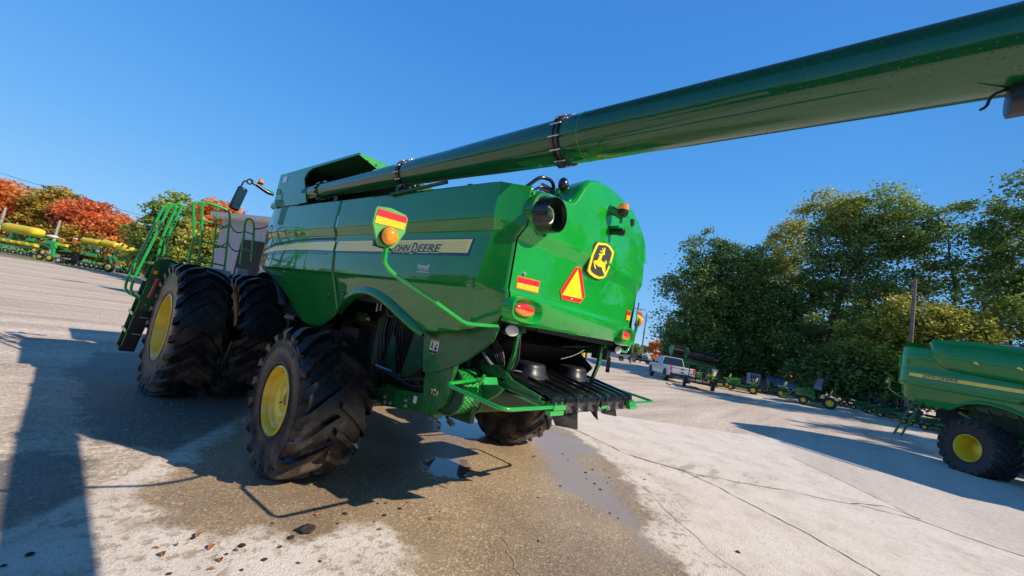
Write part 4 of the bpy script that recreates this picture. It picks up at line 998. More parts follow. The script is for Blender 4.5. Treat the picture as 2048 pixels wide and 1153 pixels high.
mb.tube(smooth_path([(-1.30, -.42, 2.0), (-1.36, -.36, 1.90), (-1.36, -.42, 1.80), (-1.34, -.58, 1.80), (-1.30, -.66, 1.90), (-1.25, -.68, 2.0)], .06), .016, 8)
mb.tube(smooth_path([(-1.2, -.3, 1.15), (-1.22, -.7, 1.12), (-1.2, -1.0, 1.20), (-1.2, -1.2, 1.24)], .1), .022, 8)
mb.tube(smooth_path([(-1.2, -.5, 1.18), (-1.24, -.9, 1.10), (-1.22, -1.25, 1.18)], .1), .012, 8)
mb.build('hydraulic_hoses', M['hose'], CB, 60)
for i in range(16):
    y_ = rr_.uniform(-1.15, -.15); z_ = rr_.uniform(1.08, 1.28); s_ = rr_.uniform(.02, .06); mb = MB()
    mb.box((-1.1 + rr_.uniform(-.1, .05), y_, z_), (s_, s_ * rr_.uniform(.6, 2.5), s_), rot=Matrix.Rotation(rr_.uniform(-.6, .6), 3, 'X')); mb.build('valve_block', M['gunk'], CB)
mb = MB(); mb.tube([(-1.16, -.1, 1.17), (-1.16, -.42, 1.16)], .028, 12); mb.tube([(-1.16, -.42, 1.16), (-1.16, -.62, 1.15)], .014, 8); mb.build('steering_cylinder', M['steel'], CB)
mb = MB(); mb.tube([(-1.28, .10, 1.93), (-1.28, -.25, 1.96)], .010, 6); mb.tube([(-1.28, -.02, 1.94), (-1.28, -.03, 1.82)], .012, 6); mb.tube([(-1.28, -.10, 1.94), (-1.28, -.11, 1.84)], .010, 6); mb.box((-1.27, -.06, 1.95), (.03, .12, .03)); mb.build('valve_fitting', M['steel'], CB)
mb = MB(); mb.box((-1.135, .38, 1.70), (.006, .10, .04)); mb.build('small_label', M['sticker_orange'], CB)
for i in range(1): pass

# tailboard: ribbed black plastic with two humps
def tb(x, t):       # t 0 at the front edge, 1 at the lip
    y = -1.62 - .86 * t; z = 1.50 - .14 * t
    return y, z
mb = MB(); ribs = [-.86 + i * .215 for i in range(9)]
xs = [];
for i in range(121): xs.append(-.90 + 1.80 * i / 120)
def tbz(x):
    d = min(abs(x - r_) for r_ in ribs); return .028 * lerp_table([(.018, 1), (.032, 0)], d)
prof_ = [(0, 0), (.15, 0), (.5, 0), (.9, 0), (.97, .0), (1.0, -.012), (1.012, -.04), (1.016, -.15)]
def tfn(x, k):
    t, dz = prof_[k]; y, z = tb(x, min(t, 1)); o = tbz(x)
    skew = .0
    if k >= 5: y -= o * .9
    return (x, y - max(0, t - 1) * .86, z + dz + (o if k < 6 else o * .2))
mb.grid(tfn, xs, list(range(len(prof_))))
TB = mb.build('tailboard', M['black_gloss'], CB, 30); md = TB.modifiers.new('thickness', 'SOLIDIFY'); md.thickness = .012
for hx in (-.48, .42):
    mb = MB(); k = 32; y0, z0 = tb(hx, .30); rows = []
    for a, b, hz in ((.235, .22, -.02), (.215, .20, .008), (.195, .18, .03), (.182, .168, .09), (.172, .158, .118), (.150, .138, .132), (.0, .0, .134)):
        rows.append([(hx + a * math.copysign(abs(math.cos(2 * math.pi * i / k)) ** .75, math.cos(2 * math.pi * i / k)), y0 + b * math.copysign(abs(math.sin(2 * math.pi * i / k)) ** .75, math.sin(2 * math.pi * i / k)), z0 + hz) for i in range(k)])
    mb.add([p for r_ in rows for p in r_], [(i * k + j, i * k + (j + 1) % k, (i + 1) * k + (j + 1) % k, (i + 1) * k + j) for i in range(6) for j in range(k)])
    mb.build('hump', M['black'], TB, 60)
mb = MB(); mb.lathe([(-.0, .0), (.0, .18), (.10, .17), (.14, .15), (.145, 0)], c=(-.78, -1.45, 1.43), axis='z', n=28); mb.build('hump', M['black'], TB, 50)
mb = MB()
for x_ in (-.86, -.43, .0, .215, .86):
    y, z = tb(0, 1); mb.tube([(x_, y - .035, z - .12), (x_, y - .05, z - .12)], .022, 14); mb.tube([(x_, y - .05, z - .12), (x_, y - .062, z - .12)], .012, 8)
mb.build('tailboard_bolts', M['zinc'], TB)
mb = MB(); y, z = tb(0, 1); mb.box((.13, y - .03, z - .09), (.17, .03, .075)); mb.build('hand_slot', M['void'], TB)
mb = MB(); mb.box((.13, y - .047, z - .105), (.16, .006, .03)); mb.build('slot_edge', M['green_rail'], TB)
for i, (fx, w_, d_) in enumerate(((-.55, .42, .22), (.02, .10, .15), (.36, .34, .13))):
    mb = MB(); y, z = tb(0, 1)
    mb.add([(fx - w_ / 2, y + .10, z - .10), (fx + w_ / 2, y + .02, z - .10), (fx + w_ / 2, y - .02, z - .10 - d_), (fx - w_ / 2 + .1, y + .04, z - .10 - d_ * .8)], [(0, 1, 2, 3)])
    o = mb.build('rubber_flap', M['black'], TB); md = o.modifiers.new('thickness', 'SOLIDIFY'); md.thickness = .008
mb = MB(); mb.tube([(-.9, -2.36, 1.30), (.9, -2.36, 1.30)], .02, 8); mb.box((0, -2.0, 1.33), (1.5, .7, .03)); mb.build('tailboard_frame', M['green_dark'], CB)
# green arm plates and struts that carry it
mb = MB(); mb.xprism([(-1.62, 1.50), (-1.62, 1.36), (-2.0, 1.29), (-2.40, 1.30), (-2.40, 1.35), (-2.05, 1.42), (-1.88, 1.53)], -.95, -.91); mb.bar((-.93, -1.7, 1.36), (-.93, -2.45, 1.30), .07, .03)
mb.tube([(-.95, -1.82, 1.47), (-.975, -1.82, 1.47)], .018, 8); mb.build('tailboard_arm', M['green_frame'], CB, bevel=.003)
mb = MB(); mb.bar((-.93, -1.9, 1.34), (-.72, -2.43, 1.28), .05, .03); mb.bar((-.90, -1.72, 1.34), (-.90, -2.42, 1.27), .10, .02); mb.build('tailboard_arm', M['green_rail'], CB)
for sx, yt in ((-1, -2.02), (1, -2.05)):
    mb = MB(); xx = sx * .93 if sx < 0 else .78
    mb.bar((xx + .02, yt, 1.93), (xx + .02, yt - .02, 1.88), .07, .07)
    mb.bar((xx + .0, yt, 1.90), (xx + .01, yt + .01, 1.66), .035, .06, up=(1, 0, 0)); mb.bar((xx + .01, yt + .01, 1.66), (xx + .04, yt + .08, 1.46), .035, .06, up=(1, 0, 0)); mb.build('strut', M['green_frame'], CB, bevel=.003)
mb = MB()
for i in range(5):
    mb.tube(smooth_path([(-.9 - .02 * i, -1.65, 1.90), (-.92 + .02 * i, -1.72 - .02 * i, 1.65), (-.86, -1.80 - .015 * i, 1.50), (-.80, -1.78, 1.46)], .1, 8), .009, 6)
mb.tube(smooth_path([(-.91, -2.03, 1.85), (-.89, -2.05, 1.6), (-.9, -1.98, 1.48), (-.82, -1.95, 1.50), (-.72, -1.98, 1.49)], .08), .010, 6)
mb.tube(smooth_path([(-.97, -1.55, 1.88), (-1.02, -1.6, 1.68), (-.95, -1.72, 1.50)], .1), .010, 6)
mb.build('rear_hoses', M['hose'], CB, 60)
mb = MB(); mb.tube(smooth_path([(-1.0, -1.66, 1.62), (-.96, -1.74, 1.53), (-.88, -1.80, 1.47)], .1), .014, 8); mb.build('hose_sleeve', M['steel'], CB)
mb = MB(); mb.tube(smooth_path([(.30, -1.75, 1.80), (.55, -1.85, 1.84), (.74, -1.95, 1.88)], .1), .009, 6); mb.tube(smooth_path([(.1, -1.9, 1.66), (.3, -1.95, 1.72), (.5, -1.98, 1.82)], .1), .006, 6); mb.build('linkage_rod', M['gunk'], CB)
# tubular guard rails either side of the tailboard
for sx in (-1, 1):
    pts = [(-.95, -1.72, 1.365), (-1.20, -1.78, 1.352), (-1.615, -1.87, 1.335), (-1.585, -2.53, 1.285), (-.76, -2.53, 1.285)]
    pts = [(x * -sx, y, z) for x, y, z in pts]
    mb = MB(); mb.tube(smooth_path(pts, .085), .0175, 12); mb.tube([pts[0], (pts[0][0] * .92, -1.66, 1.37)], .024, 10)
    g = mb.build('guard_rail', M['green_rail'], CB, 60)
    mb = MB(); mb.box((sx * .82, -2.53, 1.282), (.20, .045, .045)); mb.box((sx * .86, -2.53, 1.235), (.22, .05, .04))
    for q in (-.05, .05): mb.tube([(sx * .82 + q, -2.53, 1.30), (sx * .82 + q, -2.53, 1.325)], .009, 6)
    mb.build('rail_clamp', M['green_rail'], g)
    mb = MB(); mb.tube([(sx * 1.10, -1.757, 1.357), (sx * 1.15, -1.768, 1.355)], .026, 8); mb.box((sx * .98, -1.70, 1.36), (.12, .08, .06)); mb.build('rail_pivot', M['green_frame'], g)

# ---- ladder, platform and rails at the front left
YL0, YL1 = 4.78, 5.28
mb = MB()
def ladplate(y):
    p = [(-2.885, .40), (-2.705, .395), (-2.70, .46), (-2.475, 1.80), (-2.52, 1.98), (-2.62, 2.04), (-2.74, 2.03), (-2.88, .46)]
    mb.yprism([(x, z) for x, z in p], y, y + .03)
ladplate(YL0); ladplate(YL1)
LA = mb.build('ladder', M['green_frame'], CB, bevel=.003)
mb = MB(); mb.yprism([(-2.89, .395), (-2.70, .39), (-2.665, .68), (-2.855, .69)], YL0 - .012, YL0 - .001); mb.yprism([(-2.855, .70), (-2.664, .695), (-2.62, .97), (-2.815, .98)], YL0 - .012, YL0 - .001); mb.yprism([(-2.813, .99), (-2.617, .985), (-2.60, 1.09), (-2.80, 1.10)], YL0 - .012, YL0 - .001)
mb.build('rubber_skirt', M['black'], LA)
mb = MB()
for z_ in (.692, .982): mb.yprism([(-2.79 + (z_ - .69) * .14, z_ - .008), (-2.68 + (z_ - .69) * .14, z_ - .012), (-2.68 + (z_ - .69) * .14, z_ + .006), (-2.79 + (z_ - .69) * .14, z_ + .01)], YL0 - .018, YL0 - .013)
mb.build('hinge_bolts', M['zinc'], LA)
for i in range(6):
    z_ = .43 + i * .30; xo = -2.885 + i * .30 * .083
    mb = MB(); mb.box((xo + .09, (YL0 + YL1) / 2, z_), (.20, YL1 - YL0 - .03, .03)); st_ = mb.build('step', M['black'], LA)
    mb = MB(); mb.box((xo - .012, (YL0 + YL1) / 2, z_ + .003), (.018, YL1 - YL0 + .04, .05)); mb.build('step_edge', M['sign_green'] if i else M['green_frame'], st_)
for i in range(5):
    mb = MB()
mb = MB()
for i in range(5):
    z_ = 1.2 + i * .16; x_ = -2.60 + (z_ - 1.2) * .16; mb.tube([(x_, YL0 - .002, z_), (x_, YL0 - .014, z_)], .012, 8); mb.tube([(x_ - .12, YL0 - .002, z_), (x_ - .12, YL0 - .014, z_)], .010, 8)
mb.build('ladder_bolts', M['zinc'], LA)
mb = MB(); mb.box((-2.71, YL0 - .01, 1.78), (.05, .02, .055)); mb.build('side_marker', M['amber'], LA)
for y_, dx in ((YL0 + .02, 0), (YL1 + .02, -.02)):
    mb = MB(); mb.tube(smooth_path([(-2.78, y_, 1.28), (-2.95 + dx, y_ - .02, 1.36), (-2.965 + dx, y_ - .02, 1.55), (-2.86 + dx, y_, 2.25), (-2.76 + dx, y_, 2.98), (-2.66, y_, 3.05), (-2.60, y_, 3.06), (-2.68, y_, 2.4), (-2.66, y_, 1.98)], .10), .021, 10)
    mb.tube([(-2.86 + dx, y_, 2.25), (-2.66, y_, 2.30)], .014, 8) if False else None
    mb.build('handrail', M['green_rail'], LA, 60)
mb = MB(); mb.box((-2.05, 4.75, 1.965), (1.05, 1.25, .05)); mb.box((-2.05, 4.15, 1.93), (1.10, .03, .12)); mb.box((-2.57, 4.75, 1.93), (.03, 1.25, .12)); mb.box((-1.45, 4.4, 1.90), (.10, .8, .30))
PL = mb.build('platform', M['green_dark'], CB, bevel=.004)
mb = MB(); mb.tube([(-2.60, 4.72, 1.95), (-2.60, 5.0, 1.95)], .10, 16); mb.box((-2.55, 4.7, 1.9), (.18, .04, .28), rot=Matrix.Rotation(.3, 3, 'Y')); mb.build('ladder_pivot', M['green_dark'], PL)
mb = MB(); mb.box((-1.95, 4.10, 1.99), (.26, .16, .10), rot=.15); mb.build('toolbox', M['sticker'], PL, bevel=.006)
mb = MB(); mb.box((-1.62, 4.15, 2.06), (.18, .12, .12)); mb.build('tail_light_box', M['offwhite'], PL, bevel=.006)
mb = MB(); mb.box((-2.72, 4.5, 1.52), (.03, .10, .34), rot=Matrix.Rotation(.15, 3, 'Y')); mb.build('side_reflector', M['red'], PL)
def loop(pts, bars, y, nm='handrail'):
    mb = MB(); mb.tube(smooth_path([(x, y + dy, z) for x, dy, z in pts], .10), .020, 10)
    for a, b in bars: mb.tube([(a[0], y, a[1]), (b[0], y, b[1])], .016, 8)
    mb.build(nm, M['green_rail'], PL, 60)
loop([(-2.405, 0, 2.0), (-2.425, 0, 2.5), (-2.55, 0, 3.04), (-2.52, 0, 3.10), (-2.20, .15, 3.18), (-2.17, .15, 3.08)], [((-2.5, 2.74), (-2.34, 2.78)), ((-2.43, 2.45), (-2.25, 2.45))], 4.22)
loop([(-2.28, 0, 2.0), (-2.32, 0, 2.5), (-2.44, 0, 3.08), (-2.38, 0, 3.14), (-2.06, 0, 3.12), (-2.01, 0, 3.02), (-1.88, 0, 2.0)], [((-2.40, 2.83), (-1.98, 2.80)), ((-2.30, 2.46), (-1.93, 2.44)), ((-2.28, 2.12), (-1.89, 2.12)), ((-2.20, 3.0), (-2.07, 2.02))], 4.20)
loop([(-1.66, 0, 2.2), (-1.76, 0, 2.98), (-1.74, 0, 3.07), (-1.66, 0, 3.07), (-1.60, 0, 2.95), (-1.50, 0, 2.3)], [((-1.72, 2.82), (-1.57, 2.80)), ((-1.68, 2.50), (-1.53, 2.48))], 4.2)
def chain(a, b, sag, nm='chain'):
    mb = MB(); a = Vector(a); b = Vector(b); n = 26
    for i in range(n):
        t = (i + .5) / n; p = a.lerp(b, t) - Vector((0, 0, sag * 4 * t * (1 - t))); t2 = t + .5 / n; q = a.lerp(b, t2) - Vector((0, 0, sag * 4 * t2 * (1 - t2)))
        d = (q - p).normalized() * .017; s_ = Vector((0, 0, .009)) if i % 2 else Vector((.009, 0, 0))
        mb.tube([p - d, p - d * .3 + s_, p + d * .3 + s_, p + d, p + d * .3 - s_, p - d * .3 - s_], .0042, 5, closed=True)
    mb.build(nm, M['rust'], PL)
chain((-2.01, 4.2, 2.95), (-1.72, 4.2, 2.85), .13); chain((-1.97, 4.2, 2.62), (-1.68, 4.2, 2.5), .13); chain((-2.24, 4.2, 2.95), (-2.01, 4.2, 2.86), .14); chain((-1.60, 4.2, 2.92), (-1.35, 4.2, 3.08), .04); chain((-2.24, 4.2, 2.62), (-1.97, 4.2, 2.52), .15)
# mirror on its arm, beacon
mb = MB(); mb.tube(smooth_path([(-1.42, 4.2, 3.665), (-1.52, 4.2, 3.66), (-1.74, 4.2, 3.74)], .03), [.035] * 9 if False else .034, 10); mb.tube([(-1.60, 4.2, 3.70), (-1.82, 4.2, 3.75)], .026, 10)
mb.lathe([(-.03, .035), (-.03, .055), (.03, .055), (.03, .035)], c=(-1.85, 4.2, 3.745), axis='y', n=18); mb.tube(smooth_path([(-1.89, 4.2, 3.74), (-1.94, 4.2, 3.72), (-1.955, 4.2, 3.64), (-1.96, 4.2, 3.60)], .04), .014, 8)
MA = mb.build('mirror_arm', M['black_gloss'], CB, 50)
mb = MB(); mb.box((-1.955, 4.2, 3.375), (.165, .06, .46), rot=Matrix.Rotation(.16, 3, 'Y')); MI = mb.build('mirror', M['black_gloss'], MA, bevel=.035)
mb = MB(); mb.box((-1.950, 4.168, 3.41), (.125, .004, .29), rot=Matrix.Rotation(.16, 3, 'Y')); mb.build('mirror_glass', M['mirror'], MI)
mb = MB(); mb.box((-1.970, 4.168, 3.215), (.115, .004, .075), rot=Matrix.Rotation(.16, 3, 'Y')); mb.build('mirror_glass', M['mirror'], MI)
mb = MB(); mb.lathe([(0, .0), (0, .045), (.035, .048), (.036, 0)], c=(-1.675, 4.2, 3.765), axis='z', n=20); BB = mb.build('beacon', M['black'], CB)
mb = MB(); mb.lathe([(.036, .045), (.09, .044), (.10, .03), (.101, 0)], c=(-1.675, 4.2, 3.765), axis='z', n=20); mb.build('beacon_lens', M['amber'], BB)
mb = MB(); mb.box((-1.50, 4.2, 3.70), (.12, .05, .03)); mb.build('arm_bracket', M['green_rail'], MA)
# front fender behind the dual wheels
mb = MB(); mb.grid(lambda a, b: (-1.15 - b * .32, 3.45 + 1.13 * math.cos(a), .99 + 1.15 * math.sin(a)), [R(40 + i * 7) for i in range(16)], [0, 1]); o = mb.build('front_fender', M['black'], CB); md = o.modifiers.new('thickness', 'SOLIDIFY'); md.thickness = .02
# ------------------------------------------------------------------ vehicles and machines in the yard
def place(o, lp, wp, bearing, sc=1.0):
    """turn o so that its +Y looks along the compass bearing and its local point lp lands on wp"""
    rz = -R(bearing); o.rotation_euler = (0, 0, rz); o.scale = (sc, sc, sc)
    v = Matrix.Rotation(rz, 3, 'Z') @ (Vector(lp) * sc); o.location = Vector(wp) - v
def small_wheel(parent, c, Rr, W, rimr, mrim, name='wheel', side=-1):
    m = MB(); m.lathe([(side * W * .30, 0), (side * W * .30, rimr * .5), (side * W * .22, rimr * .6), (side * W * .18, rimr * .85), (side * W * .48, rimr * .95), (side * W * .48, rimr * 1.02)], n=20)
    m.lathe([(-side * W * .3, 0), (-side * W * .3, rimr)], n=16)
    o = m.build(name, mrim, parent, 40); o.location = c
    t = MB(); H = W / 2
    t.lathe([(-H * .8, rimr), (-H, rimr + (Rr - rimr) * .5), (-H * .9, Rr * .96), (-H * .6, Rr), (H * .6, Rr), (H * .9, Rr * .96), (H, rimr + (Rr - rimr) * .5), (H * .8, rimr)], n=28)
    for i in range(18):
        a = 2 * math.pi * i / 18
        for s_ in (-1, 1): t.bar((s_ * H * .05, Rr * 1.0 * math.cos(a), Rr * math.sin(a)), (s_ * H * .9, Rr * 1.0 * math.cos(a + .15), Rr * math.sin(a + .15)), Rr * .06, Rr * .05, up=(0, math.cos(a), math.sin(a)))
    t.build('tyre', M['rubber_far'], o, 40); return o

def loft(mb, secs, mi=0, cap=True):
    """secs: list of closed loops with equal count"""
    n = len(secs[0]); mb.add([p for s_ in secs for p in s_], [(i * n + j, i * n + (j + 1) % n, (i + 1) * n + (j + 1) % n, (i + 1) * n + j) for i in range(len(secs) - 1) for j in range(n)] + ([tuple(range(n)), tuple((len(secs) - 1) * n + j for j in range(n - 1, -1, -1))] if cap else []), mi)

def pickup(name, label, cat, paintm, group=None):
    t = thing(name, label, cat, group=group)
    # body side outline (y forward, z up): extruded across with a tuck-in above the belt line
    def sec(y, zs, w, top=None): return [(-w, y, zs[0]), (-w * 1.0, y, zs[1]), (-w * .985, y, zs[2]), (w * .985, y, zs[2]), (w * 1.0, y, zs[1]), (w, y, zs[0])]
    mb = MB(); W_ = 1.0
    loft(mb, [sec(2.95, (.55, .75, .95), .86), sec(2.85, (.45, .8, 1.10), .95), sec(2.4, (.45, .85, 1.20), W_), sec(1.35, (.45, .9, 1.27), W_), sec(-.55, (.45, .9, 1.28), W_), sec(-2.85, (.52, .9, 1.30), W_), sec(-2.95, (.62, .9, 1.28), .97)])
    body = mb.build('body', paintm, t, 40, bevel=.03)
    mb = MB()
    for y_ in (1.90, -1.90):
        for s_ in (-1, 1):
            mb.lathe([(s_ * .93, .0), (s_ * 1.004, .0), (s_ * 1.004, .50)], c=(0, y_, .50), axis='x', n=28)
            mb.lathe([(s_ * 1.002, .50), (s_ * 1.03, .51), (s_ * 1.03, .545), (s_ * 1.0, .56)], c=(0, y_, .50), axis='x', n=28, mi=1)
    mb.v = [(x, y, max(z, .42)) for x, y, z in mb.v]
    mb.build('wheel_arches', [M['void'], paintm], body)
    mb = MB()     # cab
    def c4(y, z, w): return [(-w, y, z), (w, y, z)]
    P = [(-.98, 1.28), (-.72, 1.27)]
    low = [(-.94, 1.30, 1.27), (.94, 1.30, 1.27), (.94, -.72, 1.28), (-.94, -.72, 1.28)]; hi = [(-.74, .55, 1.90), (.74, .55, 1.90), (.76, -.55, 1.93), (-.76, -.55, 1.93)]
    loft(mb, [low, hi]); cabm = mb.build('cab', M['glass'], t, 30)
    mb = MB(); mb.box((0, 0, 1.93), (1.50, 1.15, .07)); 
    for s_ in (-1, 1):
        for (a, b) in (((.945, 1.30, 1.28), (.755, .55, 1.91)), ((.945, -.72, 1.28), (.77, -.55, 1.93)), ((.955, .25, 1.28), (.765, .20, 1.92))):
            mb.bar((s_ * a[0], a[1], a[2]), (s_ * b[0], b[1], b[2]), .09, .03)
    mb.build('roof', paintm, cabm, bevel=.02)
    mb = MB()
    for s_ in (-1, 1):
        mb.add([(s_ * .957, 1.08, 1.31), (s_ * .957, .30, 1.31), (s_ * .785, .25, 1.86), (s_ * .79, .56, 1.86)], [(0, 1, 2, 3)]); mb.add([(s_ * .957, .20, 1.31), (s_ * .957, -.52, 1.31), (s_ * .79, -.42, 1.88), (s_ * .785, .15, 1.88)], [(0, 1, 2, 3)])
    mb.build('side_window', M['skyglass'], cabm)
    mb = MB(); mb.box((0, -1.85, 1.28), (1.7, 2.0, .06)); mb.build('bed', M['void'], t)
    mb = MB(); mb.box((0, -2.965, .98), (1.62, .03, .52)); mb.box((0, -2.985, 1.22), (1.60, .03, .05)); tg = mb.build('tailgate', paintm, t, bevel=.01)
    mb = MB(); mb.box((0, -2.99, 1.12), (.26, .02, .05)); mb.box((.0, -2.99, .88), (.22, .02, .08)); mb.build('tailgate_handle', M['black'], tg)
    for s_ in (-1, 1):
        mb = MB(); mb.box((s_ * .91, -2.95, 1.10), (.16, .06, .34)); mb.build('tail_light', M['red_lens'], t, bevel=.01)
        mb = MB(); mb.box((s_ * .80, 2.93, .92), (.26, .10, .16)); mb.build('headlight', M['lamp'], t, bevel=.01)
        mb = MB(); mb.box((s_ * 1.10, 1.05, 1.38), (.20, .12, .22)); mb.build('wing_mirror', M['black'], t, bevel=.02)
        mb = MB(); mb.box((s_ * 1.006, .60, 1.10), (.02, .16, .03)); mb.box((s_ * 1.006, -.30, 1.10), (.02, .16, .03)); mb.build('door_handle', paintm, t)
    mb = MB(); mb.box((0, -3.02, .62), (1.9, .18, .20)); mb.box((0, 2.98, .62), (1.9, .16, .24)); mb.build('bumper', M['black'], t, bevel=.02)
    mb = MB()
    for s_ in (-1, 1):
        for y_ in (.98, .22, -.62): mb.box((s_ * 1.0015, y_, .9), (.004, .012, .74))
    mb.build('door_gaps', M['void'], body)
    for y_ in (1.90, -1.90):
        for s_ in (-1, 1): small_wheel(t, (s_ * .88, y_, .41), .41, .28, .24, M['blue_grey'] if 0 else M['steel'], side=s_)
    return t
tr = pickup('pickup_truck', 'white crew cab pickup truck parked facing away with a trailer behind it', 'pickup truck', M['truck_white'])
place(tr, (-1, -1.9, 0), (32.0, 7.42, .10), 53, 1.06)
t2 = copy_tree(tr); t2.name = 'pickup_truck'; t2['label'] = 'small blue grey pickup truck with trailer far off beside the utility poles'
place(t2, (0, 0, 0), (67.9, 29.6, gh(67.9, 29.6)), -22, 1.0)
def repaint(o, a, b):
    for c in [o] + [x for x in bpy.data.objects if x.parent == o]:
        if c.type == 'MESH' and a.name in [s_.name for s_ in c.data.materials]:
            c.data = c.data.copy()
            for i, s_ in enumerate(c.data.materials):
                if s_ == a: c.data.materials[i] = b
        if c is not o: repaint(c, a, b)
repaint(t2, M['truck_white'], M['blue_grey'])
t3 = copy_tree(tr); t3.name = 'pickup_truck'; t3['label'] = 'pale pickup truck half hidden beyond the blue grey pickup'
place(t3, (0, 0, 0), (72.6, 25.6, gh(72.6, 25.6)), 5, .95)

# utility trailer with an upright mesh ramp gate
t = thing('utility_trailer', 'black utility trailer with an upright ramp gate and licence plate behind the white pickup', 'trailer')
mb = MB()
for s_ in (-1, 1): mb.bar((s_ * .80, -1.3, .50), (s_ * .80, 2.3, .50), .07, .10); mb.bar((s_ * .80, -1.3, .85), (s_ * .80, 2.3, .85), .05, .05)
for y_ in (-1.3, 0, 1.2, 2.3):
    mb.bar((-.8, y_, .5), (.8, y_, .5), .08, .08)
    for s_ in (-1, 1): mb.bar((s_ * .80, y_, .5), (s_ * .80, y_, .85), .05, .05)
mb.bar((-.7, 2.3, .5), (0, 3.6, .5), .07, .09); mb.bar((.7, 2.3, .5), (0, 3.6, .5), .07, .09)
mb.build('frame', M['black'], t)
mb = MB(); mb.box((0, .5, .55), (1.6, 3.6, .03)); mb.build('deck', M['wood'], t)
mb = MB()
for i in range(5): mb.bar((-.95 + i * .475, -1.40, .42), (-.95 + i * .475, -1.40, 1.72), .055, .05, up=(0, 1, 0))
for z_ in (.45, 1.0, 1.70): mb.bar((-.98, -1.40, z_), (.98, -1.40, z_), .045, .045)
for i in range(26): mb.bar((-.93 + i * .0745, -1.40, .48), (-.93 + i * .0745, -1.40, .98), .008, .008, up=(0, 1, 0))
mb.build('ramp_gate', M['black'], t)
for s_ in (-1, 1):
    small_wheel(t, (s_ * .98, 0, .34), .34, .20, .18, M['offwhite'], side=s_)
    mb = MB(); mb.box((s_ * .98, 0, .74), (.26, .95, .04)); mb.box((s_ * .98, .46, .62), (.26, .04, .24)); mb.box((s_ * .98, -.46, .62), (.26, .04, .24)); mb.build('mudguard', M['black'], t, bevel=.01)
mb = MB(); mb.box((.72, -1.44, 1.58), (.34, .02, .18)); mb.build('number_plate', M['sticker'], t)
mb = MB(); mb.box((-.62, -1.32, .62), (.06, .04, .10)); mb.build('tail_light', M['red_lens'], t)
place(t, (0, 0, 0), (28.6, 3.75, .14), 66, 1.0)

def riding_mower(name, label, green, seatm, group=None, yellow_deck=True):
    t = thing(name, label, 'riding mower', group=group)
    mb = MB()     # hood
    def sq(y, w, z0, z1, r=.08): return [(-w, y, z0), (-w, y, z1 - r), (-w + r, y, z1), (w - r, y, z1), (w, y, z1 - r), (w, y, z0)]
    loft(mb, [sq(1.06, .17, .50, .76, .05), sq(1.0, .23, .42, .86), sq(.75, .26, .40, .93), sq(.35, .26, .42, .97), sq(.22, .25, .45, .95)]); mb.build('hood', green, t, 40)
    mb = MB(); mb.box((0, 1.04, .55), (.36, .08, .22)); mb.box((0, .62, .42), (.50, .80, .10)); mb.build('grille', M['black'], t, bevel=.01)
    for s_ in (-1, 1):
        mb = MB(); mb.box((s_ * .13, 1.07, .72), (.12, .04, .07)); mb.build('headlight', M['lamp'], t)
        mb = MB(); mb.add([(s_ * .262, .95, .80), (s_ * .268, .32, .86), (s_ * .268, .32, .825), (s_ * .262, .95, .775)], [(0, 1, 2, 3)]); mb.build('hood_stripe', M['yellow'], t)
    mb = MB(); loft(mb, [[(-.42, .15, .40), (-.42, .15, .47), (.42, .15, .47), (.42, .15, .40)], [(-.42, -.25, .40), (-.42, -.25, .50), (.42, -.25, .50), (.42, -.25, .40)], [(-.46, -.55, .55), (-.46, -.55, .68), (.46, -.55, .68), (.46, -.55, .55)], [(-.46, -.9, .52), (-.46, -.9, .64), (.46, -.9, .64), (.46, -.9, .52)]]); mb.build('fender_deck', green, t, 40, bevel=.02)
    mb = MB(); mb.box((0, .12, .86), (.12, .16, .24)); mb.tube([(0, .10, .92), (0, .02, 1.06)], .022, 8); mb.build('dash', M['black'], t)
    mb = MB(); k = 20; c = Vector((0, -.01, 1.07)); pts = [c + Vector((.17 * math.cos(2 * math.pi * i / k), .14 * math.sin(2 * math.pi * i / k), .10 * math.sin(2 * math.pi * i / k))) for i in range(k)]; mb.tube(pts, .016, 6, closed=True); mb.bar(pts[0], pts[k // 2], .03, .012); mb.build('steering_wheel', M['black'], t)
    mb = MB(); mb.box((0, -.48, .76), (.44, .42, .10)); mb.box((0, -.72, .97), (.42, .10, .40), rot=Matrix.Rotation(.22, 3, 'X')); mb.build('seat', seatm, t, bevel=.045)
    mb = MB(); loft(mb, [[(-.50, .45, .14), (-.50, .45, .26), (.50, .45, .26), (.50, .45, .14)], [(-.58, .2, .10), (-.58, .2, .27), (.58, .2, .27), (.58, .2, .10)], [(-.55, -.25, .10), (-.55, -.25, .27), (.55, -.25, .27), (.55, -.25, .10)], [(-.3, -.42, .14), (-.3, -.42, .24), (.3, -.42, .24), (.3, -.42, .14)]]); mb.build('mower_deck', M['yellow'] if yellow_deck else M['black'], t, 40, bevel=.02)
    mb = MB(); mb.box((0, .1, .40), (.30, 1.7, .08)); mb.bar((-.42, .78, .26), (.42, .78, .26), .06, .06); mb.bar((-.4, -.62, .30), (.4, -.62, .30), .08, .08); mb.build('chassis', M['black'], t)
    for s_ in (-1, 1): small_wheel(t, (s_ * .42, .78, .20), .20, .17, .11, M['yellow'], side=s_); small_wheel(t, (s_ * .40, -.62, .27), .27, .26, .15, M['yellow'], side=s_)
    return t
G1 = M['green']
gname = 'riding mowers lined up along the tree line'
m1 = riding_mower('riding_mower', 'green riding mower with cream seat and black bagger in front of the grey steel rack', G1, M['seat'], gname)
mb = MB(); mb.box((0, -1.20, .72), (.85, .50, .62)); mb.box((0, -1.20, 1.06), (.8, .46, .08)); mb.bar((.40, -.6, .2), (.42, -1.1, .85), .16, .16); mb.build('grass_bagger', M['black'], m1, bevel=.05)
wp = (34.5, 1.09, .35); place(m1, (-.42, -.62, 0), wp, -4, 1.16)
